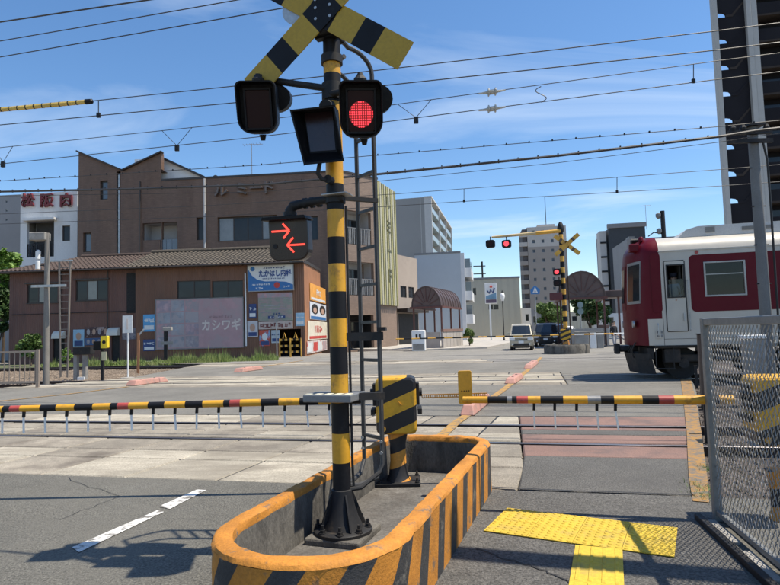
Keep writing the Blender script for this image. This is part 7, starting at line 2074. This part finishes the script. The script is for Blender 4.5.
def wire(name, label, n, pts, r, ext=60.0, droppers=(), group='overhead lines', clips=0, mt=None):
    """a line along the tracks, seen at two or more pixels, n metres out; it goes on beyond the frame"""
    P = [ONN(x, y, n) for x, y in pts]
    d0 = (P[1] - P[0]).normalized(); d1 = (P[-1] - P[-2]).normalized()
    P = [P[0] - Vector((d0.x, d0.y, d0.z * .3)) * ext] + P + [P[-1] + Vector((d1.x, d1.y, d1.z * .3)) * ext]
    t = thing(name, label, 'overhead wire', P[1], 0, group)
    Q = [tuple(p - P[1]) for p in P]
    MB().tube(Q, r, 6).build('wire', mt or M_WIRE, t, smooth=True)
    if clips:
        a, b = Vector(Q[1]), Vector(Q[-2])
        for k in range(clips + 1):
            p = a.lerp(b, k / clips)
            # stay on the polyline
            for u, v in zip(Q[1:-1], Q[2:-1]):
                if u[0] <= p.x <= v[0]: f_ = (p.x - u[0]) / (v[0] - u[0] + 1e-9); p = Vector(u).lerp(Vector(v), f_)
            MB().box(-.012, .012, -.012, .012, -r * 1.1, r + .022).build('clip', M_DARK, t, loc=p)
    return t
wire('catenary_wire', 'upper wire of the nearest pair over the crossing, joined to the yellow sleeve', 8.6, [(0, 110), (92, 101), (235, 86), (380, 70), (720, 30.5)], .0075)
t = wire('contact_wire', 'lower wire of the nearest pair over the crossing', 8.6, [(0, 125), (235, 102.7), (389, 85), (720, 49.6)], .008)
a_ = ONN(-30, 112.5, 8.58); b_ = ONN(86, 101.8, 8.58)
t = thing('wire_sleeve', 'yellow insulating sleeve with dark end on the top left wire', 'wire cover', a_, 0)
mb = MB(); n = 14
mb.tube([tuple((b_ - a_) * (k / n)) for k in range(n + 1)], .042, 8, mi=0); mb.build('sleeve', mat('sleeve_yellow', (0.62, 0.43, 0.10), .5, var=.12), t, smooth=True)
for k in range(n): p = (b_ - a_) * (k / n); MB().tube([tuple(p - Vector((.012, 0, 0))), tuple(p + Vector((.012, 0, 0)))], .045, 8).build('band', M_DARK, t)
d_ = (b_ - a_).normalized(); MB().tube([tuple(b_ - a_), tuple(b_ - a_ + d_ * .12), tuple(b_ - a_ + d_ * .14)], [.05, .045, .02], 8).build('end_cap', M_HOOD, t, smooth=True)
def dropper(label, n, p0, p1, r=.008):
    a, b = ONN(*p0, n), ONN(*p1, n)
    t = thing('dropper_wire', label, 'overhead wire', b, 0, 'short hangers between overhead wires')
    MB().tube([tuple(a - b), (0, 0, 0)], r, 6).build('hanger', M_WIRE, t)
    MB().box(-.03, .03, -.02, .02, -.03, .05).build('clamp', M_DARK, t)
dropper('short hanger between the top two wires, left', 8.6, (98.5, 100.4), (98.5, 115.8))
wire('catenary_wire', 'upper wire of the second pair, with two insulators right of the signal', 12.2, [(0, 147.7), (235, 123), (389, 105.4), (720, 60.5)], .008)
wire('contact_wire', 'lower wire of the second pair, with clamps hanging from it', 12.2, [(0, 164), (257, 137), (384, 122), (720, 79)], .009)
dropper('short hanger between the second wire pair near the tall tower', 12.2, (693.5, 64.2), (693.5, 81.5))
for i, (pa, pb, pc_) in enumerate((((162, 130.8), (177, 147), (192, 127.5)), ((398, 104.5), (416, 119), (431.5, 99.3)), ((-6, 148), (3, 163.5), (13, 146)))):
    b = ONN(*pb, 12.2); t = thing('yoke_hanger', ['Y shaped hanger on the second wire pair above the brown building', 'Y shaped hanger on the second wire pair right of the lamp', 'Y shaped hanger on the second wire pair at the left edge'][i], 'overhead wire', b, 0, 'Y shaped hangers')
    for p in (pa, pc_): MB().tube([tuple(ONN(*p, 12.2) - b), (0, 0, .03)], .007, 6).build('strand', M_WIRE, t)
    MB().box(-.05, .05, -.03, .03, -.10, .05).build('clamp', M_DARK, t, bevel=.01)
for i, (p, lab) in enumerate((((492, 92), 'upper pale insulator on the second wire pair'), ((492, 108.8), 'lower pale insulator on the second wire pair'))):
    c = ONN(*p, 12.2); d_ = (ONN(p[0] + 20, p[1] - 2.7 + (.1 if i else 0), 12.2) - c).normalized()
    t = thing('section_insulator', lab, 'insulator', c, 0, 'section insulators')
    MB().tube([tuple(-d_ * .28), tuple(-d_ * .12), tuple(-d_ * .05), tuple(d_ * .05), tuple(d_ * .12), tuple(d_ * .28)], [.015, .03, .055, .055, .03, .015], 8).build('rod', mat('porcelain', (0.5, 0.48, 0.42), .4) if i == 0 else MATS['porcelain'], t, smooth=True)
    for k in (-1, 1): MB().tube([tuple(d_ * k * .07 - Vector((.01, 0, 0))), tuple(d_ * k * .07 + Vector((.01, 0, 0)))], .085, 10).build('shed', MATS['porcelain'], t, smooth=True)
c = ONN(540, 93, 12.2); P_ = [ONN(x, y, 12.2) - c for x, y in ((541, 86.5), (534, 90), (545, 95), (538, 100), (541, 102.2))]
t = thing('jumper_wire', 'S curved jumper wire between the second wire pair', 'overhead wire', c, 0)
pts = []
for k in range(25):
    s_ = k / 24; pts.append(tuple(Vector((sin(s_ * 2 * pi) * -.11, 0, P_[0].z + (P_[-1].z - P_[0].z) * s_)) + P_[0].lerp(P_[-1], s_) - Vector((0, 0, P_[0].z + (P_[-1].z - P_[0].z) * s_))))
MB().tube(pts, .009, 6).build('wire', M_WIRE, t, smooth=True)
wire('cable_line', 'thin cable with small clips above the thick cable', 12.0, [(0, 181), (130, 173), (260, 165), (380, 155), (560, 140), (720, 126.5), (754, 123)], .0075, clips=38)
wire('cable_line', 'thick black cable bundle crossing the whole view', 12.05, [(0, 191.7), (130, 189), (260, 184.8), (380, 174), (560, 155.5), (720, 136.5), (754, 131)], .026, clips=44)
wire('cable_line', 'thin cable just under the thick bundle', 12.1, [(0, 196), (260, 192), (380, 181), (560, 162.5), (720, 142), (754, 136.5)], .006)
wire('catenary_wire', 'upper of the two low wires before the far buildings', 18.0, [(0, 214), (200, 206), (395, 194), (720, 169.5)], .009)
wire('contact_wire', 'lower of the two low wires before the far buildings', 18.0, [(0, 224), (200, 217), (395, 206), (493, 199.5), (720, 186)], .009)
dropper('short hanger on the low wire pair right of the far tower', 18.0, (617, 177.3), (617, 192), .010)
dropper('short hanger on the low wire pair above the apartment block', 18.0, (464, 188.8), (464, 201.3), .010)
# street power lines high on the left
def span(label, pts, D, r):
    P = [AT(x, y, D_) for (x, y), D_ in zip(pts, D)]
    d0 = (P[0] - P[1]).normalized(); d1 = (P[-1] - P[-2]).normalized()
    P = [P[0] + d0 * 25] + P + [P[-1] + d1 * 25]
    t = thing('power_line', label, 'overhead wire', P[1], 0, 'power lines high on the left')
    MB().tube([tuple(p - P[1]) for p in P], r, 6).build('wire', M_WIRE, t, smooth=True)
span('highest power line at the top left corner', [(0, 22), (70, 11.5), (148, 0)], (16, 15.2, 14.4), .020)
span('middle power line at the top left', [(0, 41), (120, 20.5), (237, 0)], (16, 15, 14), .013)
span('lowest power line at the top left, running behind the crossbuck', [(0, 57), (140, 33), (285, 7.7)], (16, 14.8, 13.6), .013)
# antennas on the roofs
def antenna(label, px, py0, py1, D):
    p = AT(px, py1, D); z0_, z1_ = AT(px, py1, D).z, AT(px, py0, D).z
    t = thing('roof_antenna', label, 'antenna', (p.x, p.y, z0_), 0, 'roof antennas'); h_ = z1_ - z0_
    MB().tube([(0, 0, -.6), (0, 0, h_)], .03, 6).build('mast', M_GRY, t)
    MB().tube([(-.8, -.1, h_ - .15), (1.0, .1, h_ - .05)], .022, 6).build('boom', M_GRY, t)
    for k in range(6): MB().tube([(-.7 + .3 * k, -.35, h_ - .14 + .015 * k), (-.7 + .3 * k, .35, h_ - .14 + .015 * k)], .014, 5).build('element', M_GRY, t)
antenna('television antenna above the brown building letters', 252, 143.5, 178, 52)
antenna('television antenna on the dark building behind the train', 646.5, 205, 226, 97)
q = AT(664, 240, 30)
t = thing('signal_mast', 'dark mast with lamps rising behind the train roof', 'pole', (q.x, q.y, -.1), 0); zt = AT(664, 209, 30).z
MB().tube([(0, 0, 0), (0, 0, zt)], .11, 10).build('mast', M_DARK, t)
for dz in (.4, 1.2): MB().lathe([(.05, zt - dz), (.13, zt - dz + .1), (.13, zt - dz + .25), (.04, zt - dz + .3)], 10, (-.22, 0, 0)).build('lamp', M_GRY, t); MB().bar((-.22, 0, zt - dz + .1), (0, 0, zt - dz + .1), .04).build('lamp_arm', M_DARK, t)
MB().tube([(0, 0, zt - 1.2), (-.5, 0, zt - 1.1), (-.8, 0, zt - 1.3)], .03, 6).build('lamp_bracket', M_DARK, t)

# a steel gantry arm assumed and added out of view on the right for the footway's shadow band
gp = Vector((5.6, 2.95, 0))
gt_ = struct(MB().tube([(gp.x, gp.y, -.2), (gp.x, gp.y, 5.5)], .14, 14).build('shadow_gantry', M_GALV, None, smooth=True))
MB().tube([(gp.x + .2, gp.y - .06, 5.2), (2.70, 3.86, 5.2)], .12, 14).build('shadow_gantry_arm', M_GALV, gt_, smooth=True)
